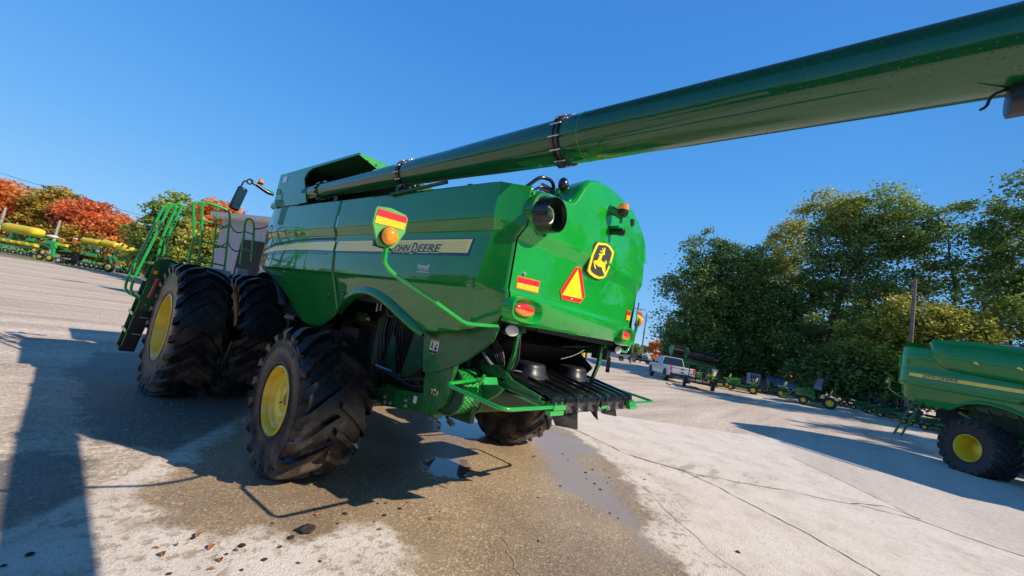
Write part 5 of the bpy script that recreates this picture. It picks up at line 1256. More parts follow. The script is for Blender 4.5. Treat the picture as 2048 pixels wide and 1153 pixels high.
m2 = riding_mower('riding_mower', 'green riding mower with bright yellow seat at the right end of the trailer gate', G1, M['yellow'], gname)
place(m2, (-.42, -.62, 0), (36.9, 3.45, .33), -8, 1.12)
m3 = riding_mower('riding_mower', 'light green riding mower half hidden behind the trailer gate', G1, M['seat'], gname)
place(m3, (0, 0, 0), (36.9, 5.3, .28), 20, 1.12)
m4 = riding_mower('riding_mower', 'small green riding mower with cream seat beside the loader bucket of the compact tractor', G1, M['seat'], gname, False)
place(m4, (-.42, -.62, 0), (38.2, -.45, .48), 12, 1.15)

# compact tractor with front loader, canopy and mid mower
t = thing('compact_tractor', 'green compact tractor with front loader bucket and dark canopy parked by the trees', 'tractor')
mb = MB()
loft(mb, [[(-.20, 1.25, .60), (-.20, 1.25, .92), (.20, 1.25, .92), (.20, 1.25, .60)], [(-.27, 1.15, .55), (-.27, 1.15, 1.05), (.27, 1.15, 1.05), (.27, 1.15, .55)], [(-.29, .5, .52), (-.29, .5, 1.20), (.29, .5, 1.20), (.29, .5, .52)], [(-.29, .2, .52), (-.29, .2, 1.22), (.29, .2, 1.22), (.29, .2, .52)]]); mb.build('hood', G1, t, 40, bevel=.03)
for s_ in (-1, 1):
    mb = MB(); mb.add([(s_ * .292, 1.1, .88), (s_ * .297, .25, .98), (s_ * .297, .25, .94), (s_ * .292, 1.1, .855)], [(0, 1, 2, 3)]); mb.build('hood_stripe', M['yellow'], t)
    mb = MB(); k = 8; pr = [(-.95 + .52 * math.cos(R(165 - i * 18)), .52 + .46 * math.sin(R(165 - i * 18))) for i in range(8)]; mb.grid(lambda a, b: (s_ * (.36 + b * .30), pr[a][0], pr[a][1] + .08), list(range(8)), [0, 1]); o = mb.build('fender', G1, t, 50); md = o.modifiers.new('thickness', 'SOLIDIFY'); md.thickness = .03
    mb = MB(); mb.bar((s_ * .42, .15, .45), (s_ * .42, .2, 1.05), .09, .14); mb.bar((s_ * .42, .15, 1.02), (s_ * .42, 1.35, .82), .07, .11); mb.bar((s_ * .42, 1.35, .82), (s_ * .42, 1.75, .30), .07, .10); mb.tube([(s_ * .42, .35, .62), (s_ * .42, 1.0, .80)], .025, 8); mb.build('loader_arm', G1, t)
    small_wheel(t, (s_ * .46, .72, .27), .27, .20, .15, M['yellow'], side=s_); small_wheel(t, (s_ * .52, -.75, .40), .40, .32, .22, M['yellow'], side=s_)
mb = MB(); bk = [(1.72, .12), (2.15, .10), (2.20, .16), (1.80, .20), (1.72, .32), (1.72, .62), (1.64, .66), (1.62, .2)]; mb.xprism(bk, -.66, .66)
for s_ in (-1, 1): mb.xprism([(1.64, .12), (2.15, .10), (1.95, .45), (1.68, .62)], s_ * .66, s_ * .64)
mb.build('loader_bucket', G1, t)
mb = MB(); mb.box((0, .3, .42), (.34, 2.0, .22)); mb.bar((-.4, .72, .32), (.4, .72, .32), .10, .08); mb.bar((-.45, -.75, .42), (.45, -.75, .42), .14, .14); mb.box((0, -.1, .52), (.75, .5, .04)); mb.build('chassis', M['black'], t)
mb = MB(); mb.box((0, -.02, .22), (1.05, .75, .12)); mb.build('mower_deck', G1, t, bevel=.04)
mb = MB(); mb.box((0, -.55, .86), (.46, .42, .10)); mb.box((0, -.80, 1.08), (.44, .10, .42), rot=Matrix.Rotation(.2, 3, 'X')); mb.build('seat', M['seat'], t, bevel=.04)
mb = MB(); k = 20; c = Vector((0, -.12, 1.22)); pts = [c + Vector((.19 * math.cos(2 * math.pi * i / k), .15 * math.sin(2 * math.pi * i / k), .10 * math.sin(2 * math.pi * i / k))) for i in range(k)]; mb.tube(pts, .016, 6, closed=True); mb.tube([(0, .1, 1.0), (0, -.12, 1.22)], .03, 8); mb.build('steering_wheel', M['black'], t)
mb = MB()
for s_ in (-1, 1):
    mb.tube([(s_ * .55, -.95, .85), (s_ * .55, -.98, 1.98)], .035, 8); mb.tube([(s_ * .50, .25, 1.2), (s_ * .52, .05, 1.96)], .028, 8)
mb.tube([(-.55, -.98, 1.98), (.55, -.98, 1.98)], .035, 8); mb.build('canopy_frame', M['black'], t)
mb = MB(); mb.box((0, -.42, 2.02), (1.22, 1.45, .07)); mb.build('canopy', M['black'], t, bevel=.03)
mb = MB(); mb.add([(-.50, .27, 1.2), (.50, .27, 1.2), (.52, .04, 1.98), (-.52, .04, 1.98)], [(0, 1, 2, 3)]); mb.add([(-.52, .22, 1.2), (-.54, -.25, 1.15), (-.54, -.3, 1.97), (-.53, .04, 1.97)], [(0, 1, 2, 3)]); mb.build('windscreen', M['tarp'], t)
place(t, (-.52, -.75, 0), (32.71, -3.83, .49), -2, 1.02)

# grey steel rack
t = thing('steel_rack', 'grey upright steel rack with vertical bars behind the mower with the bagger', 'rack')
mb = MB()
for a, b in (((-.5, 0, 0), (-.5, 0, 1.45)), ((.5, 0, 0), (.5, 0, 1.45)), ((-.5, .4, 0), (-.5, .4, 1.3)), ((.5, .4, 0), (.5, .4, 1.3))): mb.bar(a, b, .05, .05, up=(0, 1, 0))
for a, b in (((-.5, 0, 1.42), (.5, 0, 1.42)), ((-.5, 0, .45), (.5, 0, .45)), ((-.5, .4, 1.3), (.5, .4, 1.3)), ((-.5, 0, 1.42), (-.5, .4, 1.3)), ((.5, 0, 1.42), (.5, .4, 1.3))): mb.bar(a, b, .045, .045)
mb.build('frame', M['blue_grey'], t)
mb = MB()
for i in range(5): mb.bar((-.22 + i * .16, -.005, .47), (-.22 + i * .16, -.005, 1.40), .05, .012, up=(0, 1, 0))
mb.box((-.36, -.005, .95), (.2, .01, .9)); mb.build('bars', M['blue_grey'], t)
mb = MB(); mb.box((0, .2, .25), (.9, .36, .4)); mb.build('base_box', M['black'], t)
place(t, (0, 0, 0), (42.6, 2.35, .48), 93, 1.1)
# tarpaulin covered implement
t = thing('covered_implement', 'long implement under a shiny blue grey tarpaulin against the trees', 'implement')
mb = MB(); rr = random.Random(3)
mb.grid(lambda i, j: (-1.5 + i * .25 + 0, -.6 * math.cos(math.pi * j / 8) * (1 + .06 * math.sin(i * 1.7 + j)), .65 + .85 * math.sin(math.pi * j / 8) * (1 + .05 * math.sin(i * 2.1)) + .04 * math.sin(i * 3 + j * 2)), list(range(13)), list(range(9)))
o = mb.build('tarpaulin', M['tarp'], t, 60)
mb = MB(); mb.box((0, 0, .42), (2.8, .8, .4)); mb.bar((-1.2, 0, 0), (-1.2, 0, .5), .1, .1, up=(0, 1, 0)); mb.bar((1.2, 0, 0), (1.2, 0, .5), .1, .1, up=(0, 1, 0)); mb.build('frame', M['black'], t)
place(t, (0, 0, 0), (45.2, 0, .60), 93 - 0, 1.0)
# harvesting reels on stands
def reel(label, a, b, rad):
    a = Vector(a); b = Vector(b); t = thing('pickup_reel', label, 'harvester reel', (a.x, a.y, gh(a.x, a.y)), group='dark harvester reels on stands behind the white pickup')
    o0 = Vector(t.location); d = b - a; L_ = d.length; u = d.normalized(); s_ = u.cross(Vector((0, 0, 1))).normalized(); w_ = s_.cross(u)
    mb = MB()
    for k in range(6):
        an = 2 * math.pi * k / 6; off = s_ * math.cos(an) * rad + w_ * math.sin(an) * rad; mb.tube([a - o0 + off, b - o0 + off], .05, 6)
        for q in range(int(L_ / .16)):
            p = a - o0 + off + u * (q * .16 + .05); mb.bar(p, p + (s_ * math.cos(an) + w_ * math.sin(an)) * .05 + Vector((0, 0, -.22)), .02, .02)
    mb.tube([a - o0, b - o0], .10, 10); mb.tube([a - o0 + u * .1, b - o0 - u * .1], rad * .72, 14); mb.build('bats', M['black'], t)
    for e in (a, b):
        mb = MB(); mb.tube([e - o0 - u * .03, e - o0 + u * .03], rad * 1.05, 14); mb.build('end_disc', M['green_frame'] if e is a else M['black'], t)
    mb = MB()
    for e in (a + u * .3, b - u * .3):
        g = gh(e.x, e.y) - o0.z
        for q in (-.7, .7): mb.bar(Vector((e.x - o0.x, e.y - o0.y, e.z - o0.z - rad)), Vector((e.x - o0.x + s_.x * q, e.y - o0.y + s_.y * q, g)), .08, .08)
    mb.bar(Vector((a.x - o0.x, a.y - o0.y, a.z - o0.z - rad - .2)), Vector((b.x - o0.x, b.y - o0.y, b.z - o0.z - rad - .2)), .3, .5); mb.build('stand', M['green_frame'], t)
reel('dark harvester reel on a stand nearest the white pickup roof', (37.97, 7.59, 2.87), (39.69, 5.27, 2.65), .56)
reel('dark harvester reel on a stand, smaller and further left behind the pickup', (38.6, 9.23, 3.0), (39.9, 7.82, 2.95), .48)

# parked zero-turn mowers in the shade
def zero_turn(label):
    t = thing('zero_turn_mower', label, 'lawn mower', group='dark zero turn mowers parked in the shade beside the second combine')
    mb = MB(); loft(mb, [[(-.35, .55, .35), (-.35, .55, .42), (.35, .55, .42), (.35, .55, .35)], [(-.40, .1, .32), (-.40, .1, .50), (.40, .1, .50), (.40, .1, .32)], [(-.45, -.4, .35), (-.45, -.4, .62), (.45, -.4, .62), (.45, -.4, .35)], [(-.40, -.9, .35), (-.40, -.9, .60), (.40, -.9, .60), (.40, -.9, .35)]]); mb.build('body', M['green_frame'], t, bevel=.03)
    mb = MB(); mb.box((0, -.15, .70), (.5, .46, .12)); mb.box((0, -.42, .92), (.48, .12, .42)); mb.build('seat', M['black'], t, bevel=.05)
    mb = MB(); mb.box((0, .25, .20), (1.2, .70, .13)); mb.build('mower_deck', M['green_frame'], t, bevel=.04)
    mb = MB(); mb.box((0, -.78, .70), (.5, .36, .26)); mb.build('engine', M['black'], t, bevel=.04)
    for s_ in (-1, 1):
        small_wheel(t, (s_ * .48, -.55, .28), .28, .26, .14, M['yellow'], side=s_); small_wheel(t, (s_ * .38, .85, .15), .15, .12, .07, M['yellow'], side=s_)
        mb = MB(); mb.tube(smooth_path([(s_ * .30, .12, .62), (s_ * .30, .22, 1.0), (s_ * .08, .24, 1.02)], .05), .016, 6); mb.build('lap_bar', M['black'], t)
        mb = MB(); mb.bar((s_ * .36, .5, .38), (s_ * .38, .88, .38), .05, .05); mb.bar((s_ * .38, .86, .38), (s_ * .38, .85, .2), .04, .04, up=(0, 1, 0)); mb.build('caster_arm', M['black'], t)
    mb = MB(); mb.tube(smooth_path([(-.42, -.55, .6), (-.42, -.60, 1.5), (.42, -.60, 1.5), (.42, -.55, .6)], .12), .022, 8); mb.build('roll_bar', M['black'], t); return t
zl_ = ['farthest left zero turn mower in the shaded row, next to the compact tractor', 'second zero turn mower from the compact tractor in the shaded row', 'third zero turn mower from the compact tractor, left of the small ladder',
       'zero turn mower seen just left of the ladder of the second combine', 'zero turn mower seen between the ladder and wheel of the second combine', 'zero turn mower nearest the wheel of the second combine']
z0 = zero_turn(zl_[0])
for i, (x, y, z, b, s_) in enumerate(((40.16, -5.6, .69, -20, 1.25), (38.2, -6.2, .68, 5, 1.15), (35.87, -6.9, .65, -10, 1.15), (34.0, -7.5, .64, 8, 1.1), (30.58, -8.4, .59, -14, 1.1), (28.8, -9.0, .57, 4, 1.1))):
    o = z0 if i == 0 else copy_tree(z0); o['label'] = zl_[i]; place(o, (0, 0, 0), (x, y, gh(x, y)), b, s_)

# concrete ramp with railing, bollard
t = thing('loading_ramp', 'low concrete ramp with a tan pipe railing seen below the combine', 'ramp')
A_ = Vector((28.0, 14.0, 0)); B_ = Vector((33.0, 21.0, 0)); d_ = (B_ - A_).normalized(); n__ = Vector((-d_.y, d_.x, 0))
mb = MB(); L_ = (B_ - A_).length
P0 = [A_, A_ + d_ * L_, A_ + d_ * L_ + Vector((0, 0, 1.15)), A_ + Vector((0, 0, .05))]
mb.add([p + n__ * 0 for p in P0] + [p + n__ * -2.5 for p in P0], [(0, 1, 2, 3), (4, 7, 6, 5), (0, 3, 7, 4), (1, 5, 6, 2), (3, 2, 6, 7), (0, 4, 5, 1)])
mb.box(A_ + d_ * (L_ + 4) + n__ * -1.2 + Vector((0, 0, .7)), (8, 8, 1.4), rot=math.atan2(d_.y, d_.x)); mb.build('concrete', M['concrete_wall'], t)
mb = MB()
for i in range(6):
    p = A_ + d_ * (i * L_ / 5.5) + n__ * -.1; z_ = .05 + 1.1 * i / 5.5; mb.tube([p + Vector((0, 0, z_)), p + Vector((0, 0, z_ + 1.35))], .035, 6)
for hh in (.7, 1.35): mb.tube([A_ + n__ * -.1 + Vector((0, 0, .05 + hh)), B_ + n__ * -.1 + Vector((0, 0, 1.15 + hh))], .03, 6)
mb.build('railing', M['rail_tan'], t)
t = thing('bollard', 'bright yellow round bollard at the foot of the ramp', 'bollard', (26.9, 12.75, 0))
mb = MB(); mb.lathe([(0, .15), (1.58, .15), (1.66, .13), (1.72, .07), (1.73, 0)], axis='z', n=24); mb.build('post', M['pipe_yellow'], t, 50)
mb = MB(); mb.lathe([(1.30, .152), (1.36, .158), (1.42, .152)], axis='z', n=24); mb.build('band', M['pipe_yellow'], t, 50)
# flatbed trailer and boat-like load far away
t = thing('flatbed_trailer', 'low brown flatbed trailer parked left of the white pickup', 'trailer')
mb = MB(); mb.box((0, 0, .95), (2.4, 8, .22)); mb.build('deck', M['wood'], t)
mb = MB(); mb.box((0, .0, .75), (.5, 7.4, .2)); mb.box((0, 2.5, 1.2), (1.6, .9, .5)); mb.box((0, 3.8, 1.3), (2.3, .12, .8)); mb.build('frame', M['void'], t)
for s_ in (-1, 1):
    for y_ in (-1.2, -2.2): small_wheel(t, (s_ * 1.0, y_, .42), .42, .26, .22, M['steel'], side=s_)
place(t, (0, 0, 0), (59.0, 17.9, gh(59, 17.9)), 15, 1.0)

# utility poles and wires
def pole(label, x, y, hgt, r, mat, arm=None, lean=0, z=None):
    z = gh(x, y) if z is None else z; t = thing('utility_pole', label, 'utility pole', (x, y, z))
    mb = MB(); mb.tube([(0, 0, -.2), (0, 0, hgt * .5), (0, 0, hgt)], [r, r * .88, r * .72], 12); mb.build('post', mat, t, 60)
    if arm:
        w_, b_, zz = arm; c, s_ = math.sin(R(b_)), math.cos(R(b_)); mb = MB(); mb.bar((-c * w_, -s_ * w_, zz), (c * w_, s_ * w_, zz), .12, .12)
        for q in (-1, 1): mb.bar((q * c * w_ * .6, q * s_ * w_ * .6, zz), (0, 0, zz - .8), .04, .04)
        mb.build('crossarm', mat, t)
        for q in (-.9, .9, -.45, .45): mb = MB(); mb.tube([(q * c * w_, q * s_ * w_, zz), (q * c * w_, q * s_ * w_, zz + .25)], .05, 6); mb.build('insulator', M['steel'], t)
    return t
pole('tall brown utility pole with crossarm rising beside the distant safety sign, left of the two', 63.7, 23.9, 10.7, .17, M['wood'], (1.2, 128, 9.6))
pole('thinner brown utility pole with crossarm, just right of the taller one', 76.6, 27.3, 10.2, .16, M['wood'], (1.3, 128, 9.4))
pole('pale thin pole against the left edge of the dark tree row', 57.0, 16.3, 8.6, .13, M['pole_light'])
pole('dark brown wooden pole standing in front of the trees behind the second combine', 40.3, -8.3, 11.0, .16, M['wood'])
pole('pale pole at the far left behind the first planter', -8.9, 92.9, 6.6, .20, M['pole_light'])
pole('pale pole with a lamp top rising beside the folded planter marker', -3.4, 87, 6.2, .20, M['pole_light'])
def wire(pts, r=.02):
    out = []
    for a, b in zip(pts, pts[1:]):
        a, b = Vector(a), Vector(b)
        for i in range(12):
            t_ = i / 12; out.append(a.lerp(b, t_) - Vector((0, 0, 1.2 * 4 * t_ * (1 - t_) * .4)))
    out.append(Vector(pts[-1])); return out
for k, (label, pts) in enumerate((('upper power line crossing the sky behind the ladder', [(-70, 150, 22), (7, 85, 9.6), (40, 60, 9.6)]), ('lower power line crossing the sky behind the ladder', [(-70, 150, 20.2), (7, 85, 8.5), (40, 60, 8.6)]),
                                 ('power line running between the two crossarmed poles', [(40, 60, 9.8), (62.8, 24.6, 9.95), (75.5, 28.2, 9.6), (140, 60, 10)]), ('second power line on the crossarmed poles', [(64.6, 23.1, 9.95), (77.6, 26.2, 9.6), (96, 12, 9.0)]), ('guy wire slanting down from the thinner pole', [(76.6, 27.3, 9.2), (84, 14, 1.5)]))):
    mb = MB(); mb.tube(wire(pts), .028, 5); o = mb.build('power_line', M['hose'], None, 60); tag(o, label, 'cable')

# grey metal shed behind the platform
t = thing('metal_shed', 'grey ribbed metal shed with white eaves behind the ladder platform', 'shed')
mb = MB()
def rib_wall(a, b, h0, h1):
    a = Vector(a); b = Vector(b); n = int((b - a).length / .20); d = (b - a) / n; nr = Vector((d.y, -d.x, 0)).normalized()
    vs = []; fs = []
    for i in range(n + 1):
        p = a + d * i + nr * (.06 if i % 2 else 0); vs += [(p.x, p.y, 0), (p.x, p.y, h0 + (h1 - h0) * i / n)]
        if i: fs.append((2 * i - 2, 2 * i, 2 * i + 1, 2 * i - 1))
    mb.add(vs, fs)
c0, c1, c2 = (2.25, 25.3, 0), (3.9, 17.6, 0), (13.5, 27.8, 0)
c0, c1, c2, c3 = (2.6, 25.5, 0), (4.9, 19.2, 0), (14.3, 22.6, 0), (12, 29, 0)
rib_wall(c0, c1, 5.55, 5.55); rib_wall(c1, c2, 5.55, 5.55); rib_wall(c2, c3, 5.55, 5.55); rib_wall(c3, c0, 5.55, 5.55); mb.build('wall', M['blue_grey'] if 0 else simple('pale_ribbed_metal', (.36, .36, .41), .5, metal=.2, var=.06, nscale=1), t, 20)
mb = MB(); mb.add([(c0[0] - .7, c0[1], 5.55), (c1[0] - .4, c1[1] - .6, 5.55), (c2[0] + .6, c2[1] - .3, 5.55), (c3[0] + .3, c3[1] + .6, 5.55), (c0[0] - .7, c0[1], 5.80), (c1[0] - .4, c1[1] - .6, 5.80), (c2[0] + .6, c2[1] - .3, 5.80), (c3[0] + .3, c3[1] + .6, 5.80), (8.5, 24.1, 6.6)],
               [(0, 1, 5, 4), (1, 2, 6, 5), (2, 3, 7, 6), (3, 0, 4, 7), (4, 5, 8), (5, 6, 8), (6, 7, 8), (7, 4, 8), (3, 2, 1, 0)]); mb.build('roof', M['offwhite'], t, 20)
mb = MB(); dr = (Vector(c1) - Vector(c0)).normalized(); q0 = Vector(c0) + dr * 2.2; nn = Vector((dr.y, -dr.x, 0)) * -.10
mb.add([q0 - nn + Vector((0, 0, 0)), q0 + dr * 1.9 - nn, q0 + dr * 1.9 - nn + Vector((0, 0, 4.4)), q0 - nn + Vector((0, 0, 4.4))], [(0, 1, 2, 3)]); mb.build('door', M['void'], t, recalc=False)

# ------------------------------------------------------------------ planters on the far side of the yard
def gauge_wheel(mb, x, y, z, r, w=.12): mb.lathe([(-w / 2, .0), (-w / 2, r * .5), (-w * .3, r * .55), (-w * .4, r * .9), (-w * .35, r), (w * .35, r), (w * .4, r * .9), (w / 2, 0)], c=(x, y, z), axis='x', n=14)
def disc_y(mb, x, y, z, r, w=.12, mi=0): mb.lathe([(-w / 2, 0), (-w / 2, r * .6), (-w * .4, r * .95), (-w * .3, r), (w * .3, r), (w * .4, r * .95), (w / 2, r * .6), (w / 2, 0)], c=(x, y, z), axis='y', n=16, mi=mi)
def row_unit(t, x, y, z, r_):
    mb = MB(); mb.bar((x, y - .1, z + .95), (x, y - .1, z + .35), .10, .16, up=(0, 1, 0)); mb.bar((x - .05, y, z + .85), (x + .45, y - .2, z + .40), .08, .10); mb.bar((x - .25, y + .3, z + .95), (x + .3, y - .2, z + .55), .06, .08); rw = mb.build('row_unit', M['green_rail'], t)
    mb = MB(); disc_y(mb, x + .06, y - .28, z + .34, .27, .12); mb.build('gauge_wheel', M['rubber_far'], rw)
    mb = MB(); disc_y(mb, x + .06, y - .35, z + .34, .12, .04); mb.build('hub', M['offwhite'], rw)
    mb = MB(); disc_y(mb, x + .42, y - .25, z + .22, .20, .06); disc_y(mb, x - .25, y - .2, z + .28, .22, .03); mb.build('closing_disc', M['rust'], rw)
def tank(t, x0, x1, z0, z1, dep, name='seed_tank', nose=.18, bands=2, tilt=0):
    mb = MB(); L_ = x1 - x0; secs = []
    for i in range(17):
        u = i / 16; e = min(u, 1 - u) / nose; s_ = math.sqrt(max(0, 1 - (1 - min(1, e)) ** 2)) * .999 + .001; bd = 1
        cz = (z0 + z1) / 2 + tilt * (u - .5); hz = (z1 - z0) / 2 * (.30 + .70 * s_) * bd; hy = dep / 2 * (.30 + .70 * s_); k = 16; secs.append([(x0 + L_ * u, hy * math.copysign(abs(math.cos(2 * math.pi * j / k)) ** .6, math.cos(2 * math.pi * j / k)), cz + hz * math.copysign(abs(math.sin(2 * math.pi * j / k)) ** .6, math.sin(2 * math.pi * j / k))) for j in range(k)])
    loft(mb, secs); o = mb.build(name, M['yellow_tank'], t, 60)
    for b in range(bands):
        u = (b + 1) / (bands + 1); x = x0 + L_ * u; mb = MB(); k = 16; cz = (z0 + z1) / 2 + tilt * (u - .5); hz = (z1 - z0) / 2 * 1.01; hy = dep / 2 * 1.01
        s1 = [[(x + q, hy * math.copysign(abs(math.cos(2 * math.pi * j / k)) ** .6, math.cos(2 * math.pi * j / k)), cz + hz * math.copysign(abs(math.sin(2 * math.pi * j / k)) ** .6, math.sin(2 * math.pi * j / k))) for j in range(k)] for q in (-(z1 - z0) * .02, (z1 - z0) * .02)]
        loft(mb, s1, cap=False); mb.build('tank_strap', M['stripe_dk'], o)
    return o
gpl = 'planters folded for transport across the yard'
t = thing('planter', 'far left planter with one long yellow tank above a row of yellow hopper boxes', 'planter', (-4.97, 80.9, 0), -R(49.36), gpl)
tank(t, -4.7, .5, 3.05, 4.22, 1.7, bands=2)
mb = MB(); mb.bar((-4.2, 0, 3.0), (1.2, 0, 3.0), .5, .12); mb.bar((-3.2, 0, 1.9), (-3.2, 0, 3.0), .4, .6, up=(0, 1, 0)); mb.bar((-.8, 0, 2.0), (-.8, 0, 3.0), .3, .4, up=(0, 1, 0)); mb.bar((-5.4, .2, 2.15), (2.4, .2, 2.15), .35, .28); mb.bar((-5.4, .2, 1.25), (1.4, .2, 1.45), .22, .22)
mb.bar((1.2, 0, 2.3), (3.0, 0, 1.5), .2, .3); mb.box((1.9, .1, 2.6), (.8, .6, .5)); mb.box((-.6, -.1, 2.5), (1.0, .4, .35)); mb.build('frame', M['green_rail'], t)
mb = MB(); mb.xprism([(-.2, 1.9), (.2, 2.4), (.2, 2.6), (-.2, 2.2)], 2.6, 3.1); mb.bar((2.9, -.4, 2.75), (3.15, -.4, 1.9), .55, .3, up=(0, 1, 0)); mb.bar((3.1, -.45, 1.95), (3.35, -.5, .7), .35, .25, up=(0, 1, 0)); mb.build('wing_arm', M['green_rail'], t)
for i in range(6):
    x0 = -5.6 + i * 1.06; mb = MB(); mb.xprism([(-.55, 1.60), (-.55, 1.98), (.05, 2.05), (.05, 1.62)], x0, x0 + 1.02); mb.box((x0 + .75, -.57, 1.85), (.35, .06, .28)); mb.build('hopper_box', M['yellow_tank'], t, bevel=.03)
    row_unit(t, x0 + .45, -.2, 0 + .12, .25)
for x, z, r_ in ((.97, 1.15, .30), (2.17, 1.10, .34)):
    mb = MB(); disc_y(mb, x, -.6, z, r_, .3); w_ = mb.build('press_wheel', M['rust'], t); mb = MB(); disc_y(mb, x, -.72, z, r_ * .75, .1); mb.build('rim', M['yellow'], w_)
for x, z, r_ in ((1.70, .48, .48), (3.0, .52, .52), (4.3, .42, .42)):
    mb = MB(); disc_y(mb, x, -.4, z, r_, .35); w_ = mb.build('wheel', M['rubber_far'], t); mb = MB(); disc_y(mb, x + .05, -.6, z, r_ * .55, .06); mb.build('rim', M['yellow'] if x < 4 else M['offwhite'], w_)
mb = MB(); mb.xprism([(-.3, 2.35), (-.3, 2.72), (.1, 2.72), (.1, 2.35)], 3.1, 4.45); mb.build('seed_box', M['yellow_tank'], t, bevel=.05)
mb = MB(); mb.bar((3.2, 0, 2.2), (4.6, 0, 2.05), .12, .18); mb.bar((3.4, 0, 1.7), (5.0, 0, 1.9), .12, .14); mb.tube([(3.2, -.1, 2.7), (3.25, -.1, 3.45)], .05, 6); mb.build('box_arm', M['green_rail'], t)
mb = MB(); mb.ball((3.22, -.1, 3.35), .14, sc=(1.4, 1, .9)); mb.build('marker_lamp', M['orange_lens'], t)
mb = MB(); mb.tube(smooth_path([(-5.6, 0, 4.6), (-4.9, 0, 4.7), (-3.7, 0, 3.95)], .2), .06, 6); mb.tube([(-6.2, 0, 4.05), (-4.0, 0, 3.95)], .06, 6); mb.tube([(-6.2, 0, 3.8), (-4.3, 0, 3.85)], .06, 6); mb.build('tank_rails', M['green_rail'], t)
mb = MB(); mb.ball((1.3, .6, 3.45), .6, sc=(1.3, .8, .38)); mb.build('white_tank', M['white'], t, 60)
mb = MB()
for i in range(6): mb.tube(smooth_path([(-3 + i * .8, -.1, 2.9), (-2.6 + i * .8, -.25, 2.4), (-2.2 + i * .8, -.2, 2.1)], .2), .04, 5)
mb.build('seed_hoses', M['hose'], t)

t = thing('planter', 'planter with two yellow tanks end to end and an orange safety triangle, nearer the ladder', 'planter', (2.43, 73.42, 0), -R(49.36), gpl)
tank(t, -5.0, -1.9, 3.36, 4.15, 1.5, bands=2)
tank(t, -2.0, .35, 3.38, 4.32, 1.8, bands=1, nose=.12); tank(t, .1, 2.2, 3.0, 4.05, 1.7, 'seed_tank', .35, 0, -.25); tank(t, 1.7, 3.7, 2.85, 3.72, 1.4, 'seed_tank', .2, 1, 0)
mb = MB(); mb.bar((-5.2, 0, 2.95), (3.6, 0, 2.75), .3, .2); mb.bar((-4.8, 0, 1.9), (3.8, 0, 2.0), .35, .3); mb.bar((-4.4, 0, 3.3), (-4.7, 0, 2.2), .12, .12, up=(0, 1, 0)); mb.bar((-3.6, 0, 3.3), (-3.4, 0, 2.0), .15, .15, up=(0, 1, 0)); mb.bar((.25, -.3, 3.2), (.2, -.5, 2.0), .18, .2, up=(0, 1, 0)); mb.bar((-.2, -.4, 2.3), (.2, -.6, .7), .25, .2, up=(0, 1, 0)); mb.bar((.2, -.5, 2.1), (1.3, -.5, 1.5), .2, .2); mb.bar((-3.0, -.3, 3.0), (-1.9, -.3, 2.9), .25, .4); mb.box((-3.0, -.3, 1.95), (1.4, .3, .45)); mb.build('frame', M['green_rail'], t)
mb = MB(); mb.tube(smooth_path([(-4.3, -.5, 3.2), (-3.9, -.5, 3.75), (-3.2, -.5, 3.85), (-2.9, -.5, 3.5)], .3), .05, 6); mb.tube([(-4.3, -.5, 3.3), (-4.2, -.5, 2.6)], .05, 6); mb.build('tank_rail', M['green_rail'], t)
mb = MB(); mb.add([(-5.45, -.8, 3.12), (-4.75, -.8, 3.12), (-5.1, -.8, 3.72)], [(0, 1, 2)]); mb.build('safety_triangle', M['orange_sheet'], t, recalc=False)
mb = MB(); mb.box((-5.75, -.4, 3.42), (.35, .3, .5)); mb.build('marker_lamp', M['red_lens'], t)
mb = MB(); mb.box((-5.75, -.4, 3.75), (.36, .3, .16)); mb.tube([(-5.7, -.4, 3.2), (-5.6, -.3, 2.7)], .04, 6); mb.build('lamp_bracket', M['white'], t)
for x in (-3.9, -3.2, -2.5, -1.8, -1.1, 1.3, 2.1, 2.9, 3.7): row_unit(t, x, -.2, .15, .25)
mb = MB()
for x in (-4.2, -3.3, -2.6, -1.8, -1.2): disc_y(mb, x, -.4, .48, .40, .08)
mb.build('coulters', M['rust'], t)
mb = MB(); disc_y(mb, 0, -.5, .66, .66, .45); w_ = mb.build('wheel', M['rubber_far'], t)
mb = MB(); disc_y(mb, .05, -.76, .68, .38, .06); mb.build('rim', M['yellow'], w_); mb = MB(); disc_y(mb, .05, -.80, .68, .14, .06); mb.build('hub', M['green_rail'], w_)
mb = MB(); mb.bar((-7.6, 0, 1.35), (-4.5, 0, 1.65), .25, .35); mb.bar((-7.4, 0, 1.0), (-4.6, .2, 1.2), .2, .3); mb.bar((-5.5, -.2, 1.9), (-4.8, -.2, .4), .12, .12, up=(0, 1, 0)); mb.box((-5.2, 0, 1.0), (.9, .6, .8)); mb.build('hitch', M['void'], t)
mb = MB(); disc_y(mb, -6.9, -.2, .42, .40, .25); disc_y(mb, -6.2, -.1, .40, .36, .2); disc_y(mb, -5.4, -.1, .42, .36, .2); mb.build('wheel', M['rubber_far'], t)
mb = MB()
for i in range(8): mb.tube(smooth_path([(-4 + i * .9, -.1, 2.7), (-3.7 + i * .9, -.3, 2.2), (-3.3 + i * .9, -.25, 1.8)], .2), .045, 5)
mb.box((-2.4, -.3, 2.5), (.5, .3, .4)); mb.build('seed_hoses', M['hose'], t)
mb = MB(); disc_y(mb, -2.2, -.45, 2.66, .30, .2); disc_y(mb, -1.3, -.4, 2.8, .18, .15); mb.build('fan_housing', M['offwhite'], t)

